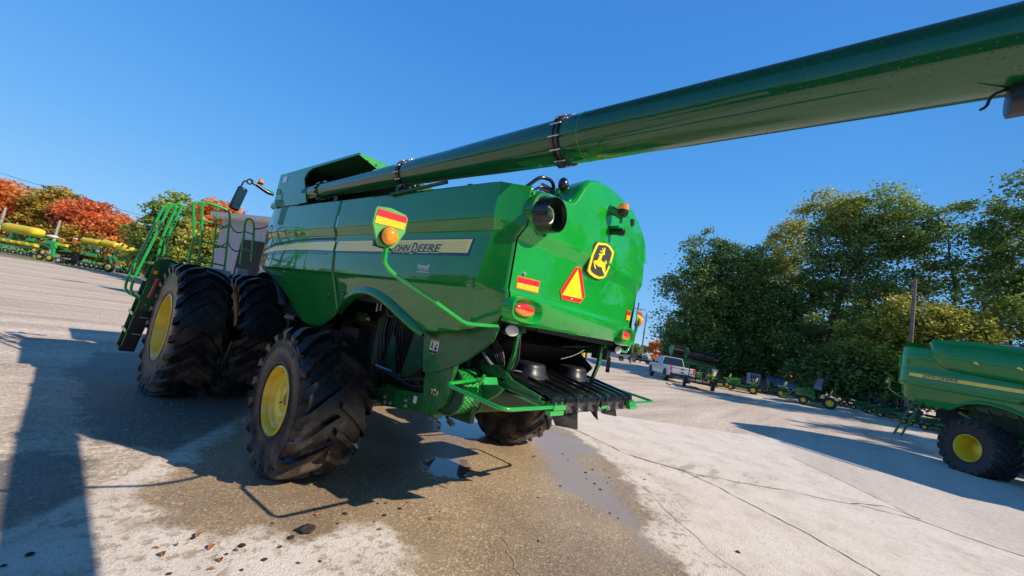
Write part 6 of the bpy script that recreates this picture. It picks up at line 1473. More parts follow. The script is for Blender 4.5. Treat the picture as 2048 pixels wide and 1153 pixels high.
# red implement behind
t = thing('tillage_implement', 'red folded tillage implement with many arms standing beyond the second planter', 'implement', (10.0, 84.0, 0), -R(49.36))
mb = MB(); rr = random.Random(5); mb.bar((-7.5, 0, 4.6), (3.0, 0, 3.9), .22, .2); mb.bar((-7.0, .6, 3.9), (3.0, .6, 3.2), .2, .2)
for i in range(16):
    x = -7.2 + i * .65; mb.bar((x, 0, 4.55 - i * .04), (x + rr.uniform(-.3, .3), .6, 3.3 - i * .03), .09, .12); mb.bar((x, .1, 4.5), (x + .5, .1, 3.6), .07, .07)
for x in (-6, -2, 2): mb.bar((x, .5, 4.0), (x, .5, .5), .2, .25, up=(0, 1, 0))
mb.build('frame', M['red_steel'], t)
mb = MB()
for i in range(8): disc_y(mb, -6.6 + i * 1.2, .4, .7, .55, .2)
mb.build('disc_gang', M['rust'], t)
t = thing('liquid_tank', 'bright red round tank seen between the ladder rails', 'tank', (7.3, 70, 0), -R(49.36))
mb = MB(); mb.lathe([(2.75, .0), (2.75, .75), (3.4, .82), (4.0, .8), (4.4, .5), (4.5, 0)], axis='z', n=24); mb.build('shell', simple('red_plastic', (.8, .02, .02), .3, coat=.4), t, 60)
mb = MB(); mb.lathe([(2.2, .0), (2.2, .70), (2.75, .78), (2.75, 0)], axis='z', n=24); mb.build('white_base', M['white'], t, 60)
mb = MB()
for a in range(4): mb.bar((.5 * math.cos(a * 1.57 + .7), .5 * math.sin(a * 1.57 + .7), 0), (.5 * math.cos(a * 1.57 + .7), .5 * math.sin(a * 1.57 + .7), 2.2), .12, .12, up=(0, 1, 0))
mb.build('stand', M['void'], t)
t = thing('marker_post', 'pink red upright post between ladder and platform', 'post', (9.2, 62.0, 0)); mb = MB(); mb.tube([(0, 0, 0), (0, 0, 3.5)], .28, 10); mb.build('post', simple('faded_pink_paint', (.6, .09, .16), .5), t); mb = MB(); mb.ball((0, 0, 3.5), .28); mb.build('cap', M['red_steel'], t)
t = thing('folded_implement', 'long low green folded implement seen under the platform rails', 'implement', (13.0, 50.0, 0), -R(49.36))
mb = MB(); mb.bar((-7, 0, 2.3), (1.5, 0, 2.1), .5, .4); mb.bar((-6, .5, 2.9), (-1, .5, 2.6), .2, .2)
for i in range(9): mb.bar((-6.5 + i * .9, 0, 2.8 - .05 * i), (-6.2 + i * .9, 0, .6), .12, .14, up=(0, 1, 0)); mb.bar((-6.5 + i * .9, .3, 2.9), (-5.8 + i * .9, -.2, 1.8), .08, .1)
mb.build('frame', M['green_rail'], t)
mb = MB()
for i in range(7): disc_y(mb, -6 + i * 1.2, 0, .55, .5, .25)
mb.build('wheels', M['rubber_far'], t)

# ------------------------------------------------------------------ the second combine, right-hand edge
C2 = thing('combine_harvester', 'second green combine harvester cut off at the right edge, with a small rear ladder', 'combine harvester', (15.28, -8.43, .16), -3.75)
C2.rotation_euler = (-.043, 0, -3.75)
def b2(z): return lerp_table([(1.6, 1.44), (1.95, 1.52), (2.26, 1.58), (2.31, 1.60), (2.76, 1.60), (2.86, 1.575), (3.2, 1.60), (3.5, 1.57), (3.64, 1.50), (3.78, 1.35)], z)
def c2_side(s_):
    mb = MB(); A2 = [(-.80, 1.71), (-.63, 1.79), (-.48, 1.92), (-.33, 2.02), (-.15, 2.08), (.1, 2.11), (.43, 2.08), (.7, 2.0), (.86, 1.93), (1.3, 1.72), (1.9, 1.6), (3.0, 1.7), (4.2, 2.0)]
    bot = [(-1.98, 2.06), (-1.9, 1.95), (-1.63, 1.76), (-1.2, 1.70)] + A2
    top = [(-1.98, 3.36), (-1.86, 3.55), (-1.62, 3.70), (-1.3, 3.74), (-.6, 3.70), (5, 3.60)]
    ys = sorted(set([-2.0 + i * .05 for i in range(26)] + [-.7 + i * .1 for i in range(50)])); zs = sorted(set([1.6 + .06 * i for i in range(33)] + [2.22, 2.28, 2.70, 2.80]))
    def fn(y, zl):
        z = min(max(zl, lerp_table(bot, y)), lerp_table(top, y)); x = b2(z)
        e = max(0, (-1.58 - y) / .42); x -= .30 * e ** 2
        if z < 2.25: x -= .10 * e
        if y < -1.0: y = -1.0 + (y + 1.0) * 1.28
        return (s_ * x, y, z)
    mb.grid(fn, ys, zs); return mb
S2 = c2_side(1).build('side_panel', M['green_far'], C2, 35); S2L = c2_side(-1).build('side_panel', M['green_far'], C2, 35)
mb = MB(); mb.grid(lambda x, z: (x, -2.27 - .03 * (1 - abs(x / 1.2) ** 2) - (.03 if z > 2.8 else 0) + max(0, z - 3.1) ** 2 * .5, z), [-1.31 + i * .131 for i in range(21)], [2.0, 2.1, 2.25, 2.32, 2.5, 2.78, 2.83, 3.0, 3.2, 3.4, 3.6, 3.72]); mb.build('rear_panel', M['green_far'], C2, 40)
# bulged upper cover
def cov2(u, v):
    y = -1.34 + u * 5.5; zt = lerp_table([(-1.34, 3.84), (-.4, 3.88), (.8, 3.80), (5, 3.80)], y); zb = lerp_table([(-1.34, 3.60), (-1.25, 3.28), (-1.05, 3.02), (-.85, 2.92), (-.6, 2.88), (.5, 2.83), (1.6, 2.72), (4, 2.5)], y)
    z = zb + (zt - zb) * v; bulge = math.sin(min(1, v * 1.15) * math.pi) ** .7 * .10 if 0 < v < .87 else 0
    x = 1.615 + bulge * min(1, (y + 1.36) * 2.2) - .25 * max(0, v - .6) ** 1.5
    return (x, y, z)
mb = MB(); mb.grid(cov2, [i / 44 for i in range(45)], [i / 16 for i in range(17)]); mb.grid(lambda u, v: (cov2(u, 1)[0] - v * .35, cov2(u, 1)[1], cov2(u, 1)[2] + .02 * v), [i / 44 for i in range(45)], [0, 1]); o = mb.build('engine_cover', M['green_far'], C2, 50)
md = o.modifiers.new('thickness', 'SOLIDIFY'); md.thickness = .03
mb = MB(); mb.box((.0, 1.6, 3.6), (2.3, 5.2, .40)); mb.box((.0, 1.1, 2.6), (2.7, 5.6, 1.5)); mb.box((0, -.9, 3.5), (2.4, 1.6, .3)); mb.box((0, 1.5, 1.6), (1.5, 4.4, 1.0)); mb.build('inner_hull', M['green_dark'], C2)
mb = MB(); mb.box((.9, 2.4, 3.95), (.08, 2.4, .6)); mb.box((0, 1.2, 4.0), (1.9, .05, .55)); mb.bar((1.1, .50, 3.85), (1.15, .75, 4.30), .14, .05); mb.bar((1.15, .75, 4.30), (1.15, 3.0, 4.30), .08, .05); mb.build('tank_extension', M['green_dark'], C2)
mb = MB(); mb.lathe([(0, .0), (0, .42), (.05, .42), (.10, .36), (.11, 0)], c=(1.12, .30, 3.74), axis='z', n=28); mb.v = [(x, y, z) for x, y, z in mb.v]; mb.build('air_screen', M['black'], C2)
mb = MB()
for i in range(11):
    a = math.pi * i / 10; p_ = Vector((1.42, .30 + .42 * math.cos(a), 3.76 + .10 * math.sin(a)))
    if i: mb.bar(q_, p_, .03, .02)
    q_ = p_
mb.build('screen_trim', M['steel'], C2)
# stripe and letters
def R2(y, z, o): return (b2(z) + o, y, z)
mb = MB()
for i in range(16):
    a, b = -1.80 + i * 2.6 / 16, -1.80 + (i + 1) * 2.6 / 16
    f0 = lambda y: (2.560, 2.668)
    (l0, h0), (l1, h1) = f0(a), f0(b); mb.add([R2(a, l0 - .015, .004), R2(b, l1 - .015, .004), R2(b, h1 + .012, .004), R2(a, h0 + .012, .004)], [(0, 1, 2, 3)], 1); mb.add([R2(a, l0, .008), R2(b, l1, .008), R2(b, h1, .008), R2(a, h0, .008)], [(0, 1, 2, 3)], 0)
e_ = mb.build('stripe', [M['smv_yellow'], M['navy']], S2, merge=False, recalc=False); e_.data.materials[0] = M['yellow']
mb = MB()
for off, bo, mi in ((.012, .10, 0), (.016, .02, 1)):
    ex = .012 if mi == 0 else 0
    for body, y0, w_, h_ in (('J', -1.44, .05, .105), ('OHN', -1.375, .28, .078), ('D', -1.05, .09, .105), ('EERE', -.945, .36, .078)):
        add_text(mb, body, lambda x, y: R2(y0 - ex * .5 + x, (2.585 if h_ < .09 else 2.565) - ex * .5 + y, off), 1, mi, bold=bo, width=w_ + ex, height=h_ + ex)
mb.build('lettering', [M['yellow'], M['navy']], S2, merge=False, recalc=False)
mb = MB(); n_ = 0
for y0, w_ in ((-.25, .09), (.62, .09)): mb.add([R2(y0, 3.22, .13), R2(y0 + w_ * 1.6, 3.17, .13), R2(y0 + w_ * 1.2, 3.24, .13), R2(y0 + w_ * .3, 3.27, .13)], [(0, 1, 2, 3)])
mb.build('small_decal', M['yellow'], o, merge=False, recalc=False)
# arch lip
mb = MB(); A2 = [(-.82, 1.69), (-.66, 1.77), (-.50, 1.90), (-.34, 2.0), (-.15, 2.065), (.1, 2.09), (.43, 2.06), (.7, 1.98), (.9, 1.90), (1.3, 1.70)]
rows = [[(b2(z) - .0, y, z + .10), (b2(z) + .05, y, z + .075), (b2(z) + .085, y, z + .02), (b2(z) + .07, y, z - .015), (b2(z) - .08, y, z - .012)] for y, z in A2]
mb.add([p for r_ in rows for p in r_], [(i * 5 + j, (i + 1) * 5 + j, (i + 1) * 5 + j + 1, i * 5 + j + 1) for i in range(len(rows) - 1) for j in range(4)]); mb.build('wheel_arch', M['green_far'], C2, 60)
mb = MB(); mb.tube([(1.59, .75, 2.30), (1.62, .75, 2.30)], .05, 12); mb.build('latch', M['black'], S2)
make_wheel(C2, 'rear_wheel', (1.62, 0, .76), .84, .72, .36, 20, .05, .76, 1, .30, .42, -.30, hubr=.15, k=.62, lw=.055, rubber_m=M['rubber_far'])
make_wheel(C2, 'rear_wheel', (-1.62, 0, .76), .84, .72, .36, 20, .05, .76, -1, .30, .42, -.30, hubr=.15, k=.62, lw=.055, rubber_m=M['rubber_far'])
for s_ in (-1, 1): make_wheel(C2, 'front_wheel', (s_ * 1.75, 3.6, .99), 1.03, .68, .49, 22, .05, .985, s_, .30, .25, 0, hubr=.2, rubber_m=M['rubber_far'])
mb = MB(); mb.box((0, 0, .85), (2.6, .25, .25)); mb.box((0, 3.6, 1.05), (2.6, .4, .4)); rr = random.Random(2)
for i in range(26): s0 = rr.uniform(.04, .16); mb.box((rr.uniform(.9, 1.35), rr.uniform(-.6, 2.4), rr.uniform(1.15, 1.95)), (s0, s0 * rr.uniform(1, 4), s0), rot=Matrix.Rotation(rr.uniform(-1, 1), 3, 'X'))
mb.build('underframe', M['gunk'], C2)
mb = MB()
for i in range(8): mb.tube(smooth_path([(1.35, -.3 + i * .3, 1.95), (1.4, -.2 + i * .3, 1.7), (1.3, .1 + i * .28, 1.4), (1.2, .3 + i * .25, 1.2)], .15), .018, 6)
mb.build('hoses', M['hose'], C2)
mb = MB(); mb.bar((1.45, -.55, 1.70), (1.3, .9, 1.0), .10, .06); mb.bar((1.2, -.9, 1.2), (1.2, 1.5, 1.25), .1, .1); mb.build('brace', M['green_frame'], C2)
mb = MB(); mb.xprism([(-.9, 1.75), (-1.3, 1.8), (-1.5, 1.5), (-1.2, 1.1), (-.3, 1.0), (-.3, 1.75)], -.7, .7); mb.build('straw_chute', M['void'], C2)
mb = MB()
for y_ in (-1.66, -1.46): mb.bar((1.50, y_, 1.76), (1.60, y_ - .37, .54), .07, .05)
L2 = mb.build('ladder', M['green_frame'], C2)
for i in range(5): u = i / 4.4 + .05; mb = MB(); mb.bar((1.50 + .10 * u, -1.66 - .37 * u, 1.76 - 1.2 * u), (1.50 + .10 * u, -1.46 - .37 * u, 1.76 - 1.2 * u), .10, .035); mb.build('step', M['green_frame'], L2)
mb = MB(); mb.tube(smooth_path([(1.3, -1.85, 1.83), (1.62, -2.0, 1.83), (1.72, -2.25, 2.0), (1.70, -2.26, 2.2)], .08), .016, 8); a_ = mb.build('signal_arm', M['green_rail'], C2)
mb = MB(); mb.box((1.70, -2.28, 2.30), (.12, .03, .17)); mb.build('sign_plate', M['sign_green'], a_)
mb = MB(); mb.ball((1.72, -2.31, 2.24), .05); mb.build('indicator_lens', M['amber'], a_)
mb = MB(); mb.box((0, 4.9, 2.7), (1.9, 1.6, 1.9)); q_ = mb.build('cab', M['glass'], C2, bevel=.08); mb = MB(); mb.box((0, 4.9, 3.72), (2.1, 1.9, .18)); mb.build('roof', M['green_far'], q_, bevel=.05)
mb = MB(); mb.box((0, 4.6, 1.7), (1.6, 1.5, .2)); mb.box((0, 5.2, 1.2), (1.4, 2.2, .7)); mb.build('feeder_house', M['green_dark'], C2)

# ------------------------------------------------------------------ leaves and clods lying on the slab
M['leaf_br'] = simple('dry_brown_leaf', (.33, .13, .04), .7, var=.4, nscale=40)
M['clod'] = simple('dark_mud_clod', (.045, .032, .025), .9, var=.4, nscale=30)
def leafm(seed):
    r = random.Random(seed); mb = MB(); n = 9; top = []
    for i in range(n):
        t_ = i / (n - 1); w_ = math.sin(math.pi * min(1, t_ * 1.05)) ** .8 * (.42 + .1 * r.random()) * .5 + .01; c_ = .22 * math.sin(t_ * 3.0 + r.random()) + .12 * t_
        top.append((t_ - .5, w_, c_))
    vs = []; fs = []
    for i, (x, w_, c_) in enumerate(top):
        vs += [(x, -w_ * .9, c_ + w_ * .55), (x, 0, c_ * .6), (x, w_, c_ + w_ * .35)]
        if i: b = 3 * i; fs += [(b - 3, b, b + 1, b - 2), (b - 2, b + 1, b + 2, b - 1)]
    mb.add(vs, fs); lo = min(v[2] for v in mb.v); mb.v = [(x, y, z - lo) for x, y, z in mb.v]; return mb
def clodm(seed):
    r = random.Random(seed); mb = MB(); mb.ball((0, 0, .22), .5, 9, 6, sc=(1, r.uniform(.5, .9), .55)); mb.v = [(x * r.uniform(.75, 1.2), y * r.uniform(.75, 1.2), max(0, z * r.uniform(.7, 1.3))) for x, y, z in mb.v]; return mb
leaves = [leafm(i).build('fallen_leaf', M['leaf_br'], None, 80, recalc=False) for i in range(3)]; clods = [clodm(i).build('mud_clod', M['clod'], None, 30) for i in range(3)]

LP_ = [(-2.92, -0.97, 0.027, 'c'), (-2.88, -0.95, 0.047, 'l'), (-3.13, -0.99, 0.026, 'l'), (-3.11, -1.09, 0.04, 'l'), (-3.02, -1.01, 0.023, 'l'), (-2.85, -1.15, 0.045, 'l'), (-2.68, -1.23, 0.043, 'c'), (-2.73, -1.26, 0.023, 'l'), (-2.84, -1.33, 0.036, 'l'), (-2.91, -1.41, 0.028, 'l'), (-2.47, -1.37, 0.028, 'c'), (-2.61, -1.47, 0.03, 'c'), (-2.44, -1.62, 0.019, 'c'), (-2.31, -1.68, 0.023, 'c'), (-2.36, -1.29, 0.042, 'c'), (-2.23, -1.25, 0.108, 'c'), (-1.84, -1.14, 0.039, 'c'), (-2.05, -1.06, 0.038, 'l'), (-1.97, -1.26, 0.018, 'c'), (-2.4, -1.01, 0.017, 'c'), (-2.03, -0.94, 0.015, 'l'), (-1.73, -0.73, 0.021, 'l'), (-1.69, -1.38, 0.019, 'c'), (-1.55, -1.33, 0.03, 'c'), (-1.4, -1.13, 0.026, 'l'), (-1.72, -1.52, 0.028, 'l'), (-1.35, -1.29, 0.032, 'c'), (-1.21, -1.59, 0.026, 'l'), (-1.21, -1.21, 0.022, 'c'), (-1.03, -1.52, 0.016, 'l'), (-3.11, -1.33, 0.024, 'c'), (-3.79, -0.8, 0.025, 'c'), (-3.69, -0.73, 0.034, 'c'), (1.48, -0.85, 0.034, 'l'), (-0.57, -2.4, 0.02, 'c'), (-2.79, -1.28, 0.019, 'c'), (-2.76, -1.51, 0.015, 'c'), (-1.56, -1.0, 0.021, 'l'), (-1.48, -1.1, 0.021, 'c'), (1.5, -0.83, 0.032, 'l'), (1.99, -1.16, 0.029, 'c'), (1.73, -1.63, 0.035, 'c'), (1.99, -1.61, 0.028, 'c'), (1.51, -1.77, 0.026, 'c'), (1.45, -1.93, 0.032, 'c'), (1.33, -2.08, 0.031, 'c'), (0.85, -1.74, 0.033, 'c'), (1.95, -1.91, 0.023, 'c'), (2.5, -2.24, 0.028, 'c'), (2.52, -1.96, 0.024, 'l'), (1.7, -2.0, 0.022, 'c'), (1.26, -3.74, 0.038, 'c'), (-0.58, -2.41, 0.021, 'c'), (0.24, -1.81, 0.018, 'c'), (0.74, -2.5, 0.024, 'c'), (0.71, -2.62, 0.023, 'c'), (2.18, -0.94, 0.026, 'c'), (2.88, -2.17, 0.021, 'c'), (2.22, -1.7, 0.02, 'c')]
for i, (x, y, s_, k) in enumerate(LP_):
    r = random.Random(i); src = leaves if k == 'l' else clods; o = src[i % 3]
    if 'used' in o.keys(): o = o.copy(); COL.objects.link(o)
    else: o['used'] = 1
    s_ = max(s_ * 1.5, .03) * (1.15 if k == 'l' else .85)
    o.location = (x, y, gh(x, y) + .001); o.scale = (s_, s_, s_ * (.8 if k == 'l' else .6)); o.rotation_euler = (0, 0, r.uniform(0, 6.3))
    if k == 'l': tag(o, 'curled dry brown leaf lying on the concrete slab', 'leaf', 'fallen brown leaves scattered on the slab')
    else: tag(o, 'small dark clod of mud lying on the concrete slab', 'mud clod', 'dark mud clods scattered on the slab')
for o in leaves + clods:
    if 'used' in o.keys(): del o['used']
# loose stones
def stones():
    r = np.random.RandomState(3); n = 5200; vs = []; fs = []
    base = [(-1, -1, -.3), (1, -1, -.3), (1, 1, -.3), (-1, 1, -.3), (-.6, -.6, .7), (.7, -.5, .6), (.5, .7, .8), (-.6, .6, .5)]; bf = [(0, 3, 2, 1), (4, 5, 6, 7), (0, 1, 5, 4), (1, 2, 6, 5), (2, 3, 7, 6), (3, 0, 4, 7)]
    k = 0
    X = np.concatenate([r.uniform(-6, -2, n // 2), r.uniform(4, 13, n // 2)]); Y = np.concatenate([r.uniform(-1, 9, n // 2), r.uniform(-4, 8, n // 2)])
    ins = sdf(SLAB, X, Y)
    for x, y, d in zip(X, Y, ins):
        if d < .02 and r.rand() > .06: continue
        s_ = .004 + .011 * r.rand() ** 3; a = r.rand() * 6.3; c_, q = math.cos(a), math.sin(a); z = gh(x, y)
        vs += [(x + (u * c_ - v * q) * s_, y + (u * q + v * c_ * .8) * s_, z + w_ * s_ * .8) for u, v, w_ in base]; fs += [tuple(b + k for b in f_) for f_ in bf]; k += 8
    me = bpy.data.meshes.new('gravel_stones'); me.from_pydata(vs, [], fs); me.materials.append(simple('loose_limestone', (.48, .44, .40), .9, var=.3, nscale=12)); o = bpy.data.objects.new('gravel_stones', me); COL.objects.link(o); tag(o, 'loose pale stones on the gravel beside the slab', 'gravel', kind='stuff')
stones()

# outside the frame on the left: unseen shed, added to darken the auger tube's reflection
t = thing('added_reflection_shed', 'unseen dark shed added beyond the left edge to darken the reflection in the auger tube', 'shed', (-13.5, -9.0, 0), R(8))
mb = MB(); mb.box((0, 0, 1.7), (8, 12, 3.4)); mb.build('wall', simple('dark_shed_cladding', (.03, .035, .035), .7, var=.3), t)
mb = MB(); mb.xprism([(-6.3, 3.4), (6.3, 3.4), (0, 4.6)], -4.3, 4.3); mb.build('roof', simple('dark_roof_sheet', (.05, .05, .055), .6), t)
mb = MB(); mb.box((4.02, 1, 1.4), (.06, 3.4, 2.8)); mb.build('door', M['void'], t)
# ------------------------------------------------------------------ trees
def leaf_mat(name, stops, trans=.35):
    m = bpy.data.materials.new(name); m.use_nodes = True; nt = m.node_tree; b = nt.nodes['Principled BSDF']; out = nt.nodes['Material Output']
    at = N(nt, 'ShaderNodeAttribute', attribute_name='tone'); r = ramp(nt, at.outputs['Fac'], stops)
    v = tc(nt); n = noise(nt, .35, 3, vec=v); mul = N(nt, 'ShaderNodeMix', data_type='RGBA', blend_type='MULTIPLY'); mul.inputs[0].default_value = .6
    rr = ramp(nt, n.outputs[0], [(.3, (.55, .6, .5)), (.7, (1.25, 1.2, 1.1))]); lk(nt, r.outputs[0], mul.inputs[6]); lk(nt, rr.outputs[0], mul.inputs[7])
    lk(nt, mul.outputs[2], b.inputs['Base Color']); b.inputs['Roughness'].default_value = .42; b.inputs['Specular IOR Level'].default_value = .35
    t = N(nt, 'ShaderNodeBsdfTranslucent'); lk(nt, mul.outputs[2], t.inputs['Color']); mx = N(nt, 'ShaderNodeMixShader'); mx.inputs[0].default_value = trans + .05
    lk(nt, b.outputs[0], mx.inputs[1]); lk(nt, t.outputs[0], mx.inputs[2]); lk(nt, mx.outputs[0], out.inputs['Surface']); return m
LM = {'dark': leaf_mat('dark_green_leaves', [(0, (.06, .12, .035)), (.45, (.17, .28, .08)), (.8, (.34, .46, .14)), (1, (.58, .58, .16))]),
      'mid': leaf_mat('mid_green_leaves', [(0, (.10, .18, .04)), (.5, (.31, .42, .09)), (.85, (.56, .62, .14)), (1, (.80, .66, .14))]),
      'yellow': leaf_mat('yellowing_leaves', [(0, (.15, .19, .04)), (.4, (.38, .40, .07)), (.75, (.65, .58, .11)), (1, (.80, .58, .11))]),
      'olive': leaf_mat('olive_autumn_leaves', [(0, (.28, .23, .05)), (.4, (.60, .46, .10)), (.75, (.85, .55, .12)), (1, (.85, .38, .08))], .45),
      'orange': leaf_mat('orange_autumn_leaves', [(0, (.55, .22, .07)), (.4, (.95, .38, .12)), (.8, (1, .50, .16)), (1, (.85, .55, .12))], .5),
      'red': leaf_mat('red_autumn_leaves', [(0, (.52, .16, .08)), (.4, (.95, .30, .14)), (.8, (1, .42, .16)), (1, (.90, .46, .10))], .5)}
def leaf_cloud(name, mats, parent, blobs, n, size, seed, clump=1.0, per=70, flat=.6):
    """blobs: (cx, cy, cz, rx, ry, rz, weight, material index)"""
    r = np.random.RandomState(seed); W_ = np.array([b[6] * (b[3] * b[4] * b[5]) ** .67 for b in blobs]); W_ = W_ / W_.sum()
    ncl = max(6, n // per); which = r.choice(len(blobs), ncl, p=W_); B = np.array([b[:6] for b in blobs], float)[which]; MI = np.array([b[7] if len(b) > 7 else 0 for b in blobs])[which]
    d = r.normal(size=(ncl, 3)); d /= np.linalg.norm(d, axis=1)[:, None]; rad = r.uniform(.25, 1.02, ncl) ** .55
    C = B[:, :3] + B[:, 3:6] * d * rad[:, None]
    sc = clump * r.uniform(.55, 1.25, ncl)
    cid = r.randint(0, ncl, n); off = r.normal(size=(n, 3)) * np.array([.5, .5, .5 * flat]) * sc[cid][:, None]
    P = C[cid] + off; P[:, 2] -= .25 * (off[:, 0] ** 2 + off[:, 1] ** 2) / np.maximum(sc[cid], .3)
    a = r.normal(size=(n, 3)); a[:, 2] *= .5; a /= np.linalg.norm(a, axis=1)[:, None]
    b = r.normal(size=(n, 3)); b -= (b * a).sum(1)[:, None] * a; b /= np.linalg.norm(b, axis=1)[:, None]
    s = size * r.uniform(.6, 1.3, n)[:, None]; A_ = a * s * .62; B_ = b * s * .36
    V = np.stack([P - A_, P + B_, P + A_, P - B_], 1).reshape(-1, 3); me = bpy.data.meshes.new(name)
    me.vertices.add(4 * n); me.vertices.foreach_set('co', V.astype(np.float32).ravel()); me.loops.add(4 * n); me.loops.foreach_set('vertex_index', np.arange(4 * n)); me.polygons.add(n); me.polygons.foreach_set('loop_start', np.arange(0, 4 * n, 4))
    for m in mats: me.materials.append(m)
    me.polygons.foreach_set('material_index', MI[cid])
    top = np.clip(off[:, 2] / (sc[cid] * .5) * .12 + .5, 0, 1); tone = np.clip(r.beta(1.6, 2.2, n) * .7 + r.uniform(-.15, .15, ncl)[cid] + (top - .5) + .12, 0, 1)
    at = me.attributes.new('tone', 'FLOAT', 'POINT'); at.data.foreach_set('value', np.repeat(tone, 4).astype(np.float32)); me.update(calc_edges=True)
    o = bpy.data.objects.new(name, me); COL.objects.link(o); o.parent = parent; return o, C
def tree(label, x, y, blobs, mats, n, size, seed, trunk=.3, lean=(0, 0), trunk_top=None, limbs=9, clump=1.0, per=70, group=None, name='tree', z=None, cat='tree', multi=None):
    z = gh(x, y) - .05 if z is None else z
    t = thing(name, label, cat, (x, y, z), group=group)
    o, C = leaf_cloud('crown', mats, t, blobs, n, size, seed, clump, per)
    r = random.Random(seed); zt = trunk_top or max(b[2] for b in blobs)
    stems = multi or [(0, 0, lean[0], lean[1], zt, trunk)]
    mb = MB(); anchors = []
    for (bx_, by_, lx, ly_, zt_, tr_) in stems:
        pts = []; k = 9
        for i in range(k):
            u = i / (k - 1); pts.append(Vector((bx_ + lx * u ** 1.2 + r.uniform(-.12, .12) * u * 2, by_ + ly_ * u + r.uniform(-.12, .12) * u * 2, zt_ * u)))
        mb.tube(pts, [tr_ * (1.25 if i == 0 else 1) * (1 - .78 * i / (k - 1)) for i in range(k)], 9); anchors += [(p, tr_ * (1 - .78 * i / (k - 1))) for i, p in enumerate(pts) if i >= 3]
    idx = list(range(len(C))); r.shuffle(idx)
    for j in idx[:limbs * 3]:
        c = Vector(C[j]); a, ra = min(anchors, key=lambda q: (q[0] - c).length + abs(q[0].z - (c.z - 1.5)) * .8)
        if (a - c).length < .8: continue
        m1 = a.lerp(c, .35) + Vector((0, 0, .12 * (c - a).length)); m2 = a.lerp(c, .72) + Vector((r.uniform(-.3, .3), r.uniform(-.3, .3), .08 * (c - a).length)); mb.tube([a, m1, m2, c], [ra * .5, ra * .34, ra * .2, .02], 6, cap=False)
    mb.build('trunk', M['bark'], t, 70, merge=False, recalc=False); return t
gr = 'tall green trees along the right side of the yard'
DK, MD, YL = LM['dark'], LM['mid'], LM['yellow']
def E_(cx, cy, cz, rx, rz, w_=1, mi=0, ry=None): return (cx, cy, cz, rx, ry or rx, rz, w_, mi)
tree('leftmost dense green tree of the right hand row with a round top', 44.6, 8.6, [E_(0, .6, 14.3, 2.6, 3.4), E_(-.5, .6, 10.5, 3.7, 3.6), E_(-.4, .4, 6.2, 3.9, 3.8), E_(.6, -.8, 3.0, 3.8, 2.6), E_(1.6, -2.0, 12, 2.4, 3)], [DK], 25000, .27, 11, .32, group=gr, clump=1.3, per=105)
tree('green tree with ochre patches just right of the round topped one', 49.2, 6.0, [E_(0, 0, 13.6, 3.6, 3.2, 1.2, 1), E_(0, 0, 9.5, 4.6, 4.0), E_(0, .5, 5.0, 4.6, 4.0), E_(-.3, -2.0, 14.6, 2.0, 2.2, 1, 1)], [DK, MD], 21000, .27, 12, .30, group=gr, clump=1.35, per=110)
tree('slender tree with yellow gold tips rising behind the dense ones', 58.5, 1.9, [E_(0, 0, 18.8, 3.2, 3.6, 1.3, 1), E_(-1, 1.6, 15.5, 4.0, 3.2, 1, 1), E_(0, 0, 11.0, 4.6, 4.2), E_(0, 0, 6.0, 4.5, 4.0)], [MD, YL], 18000, .28, 13, .3, group=gr, clump=1.3, per=100)
tree('tallest tree with a leaning trunk and broad spreading crown', 50.0, -1.2, [E_(2.2, -4.0, 20.6, 4.6, 2.8, 1.3, 1), E_(.2, -1.2, 20.8, 3.0, 2.2, 1, 2), E_(1.5, -6.4, 18.6, 3.6, 2.6), E_(1.2, -2.6, 17.2, 4.4, 3.0), E_(1.0, -3.4, 13.4, 4.2, 2.6), E_(.8, -.4, 13.2, 3.0, 2.2), E_(.9, -5.8, 11.2, 2.6, 2.0), E_(.5, -2.4, 8.4, 3.2, 2.2)], [DK, MD, YL], 32000, .27, 14, .52, lean=(1.4, -4.4), trunk_top=19.5, limbs=16, group=gr, clump=1.35, per=110,
     multi=[(0, 0, 1.4, -4.4, 19.5, .50), (.6, -1.0, 2.4, -1.6, 16.5, .30), (.3, -.6, -.2, -4.4, 12, .2)])
tree('dark low tree filling the shade behind the parked riding mowers', 50.0, 1.7, [E_(0, 0, 9.0, 3.2, 3.0), E_(0, .8, 5.4, 4.2, 3.4), E_(0, -2.2, 5.0, 3.6, 3.2), E_(.5, -1.5, 10.5, 2.6, 2.2), E_(0, 2.0, 2.6, 3.4, 2.0)], [DK], 24000, .28, 15, .28, group=gr, clump=1.3, per=105)
tree('dark tree behind the grey steel rack reaching to the ground', 49.6, 4.9, [E_(0, 0, 6.5, 3.6, 4.0), E_(0, 0, 3.0, 3.8, 2.8), E_(0, -1.6, 9.6, 2.8, 2.4)], [DK], 18000, .28, 16, .25, group=gr, clump=1.3, per=105)
tree('airy multi stemmed tree right of the pole with bare lower stems', 55.9, -13.4, [E_(0, 0, 20.6, 3.4, 2.4, 1.1, 1), E_(-.6, 3.2, 18.2, 3.2, 2.2), E_(.2, -3.0, 18.0, 3.2, 2.4), E_(0, .6, 15.6, 4.6, 2.2), E_(0, -3.4, 13.2, 3.0, 1.9), E_(0, 3.6, 13.4, 2.8, 1.8)], [DK, MD], 15000, .26, 17, .24, limbs=14, group=gr, clump=1.2, per=90,
     multi=[(0, 0, .4, 1.2, 19, .26), (.6, -1.4, .2, -2.0, 18, .24), (-.3, 1.0, .5, 3.6, 15.5, .16), (.2, -2.0, .5, -.4, 20, .18)])
tree('dark topped tree cut off by the right edge of the photo', 52.9, -17.2, [E_(0, 0, 23.0, 3.0, 3.6), E_(0, 2.0, 18.2, 3.2, 2.4), E_(0, -1.0, 15.2, 4.0, 3.0), E_(0, .4, 11.6, 3.6, 2.4)], [DK], 11000, .30, 18, .3, group=gr, clump=1.25, per=95)
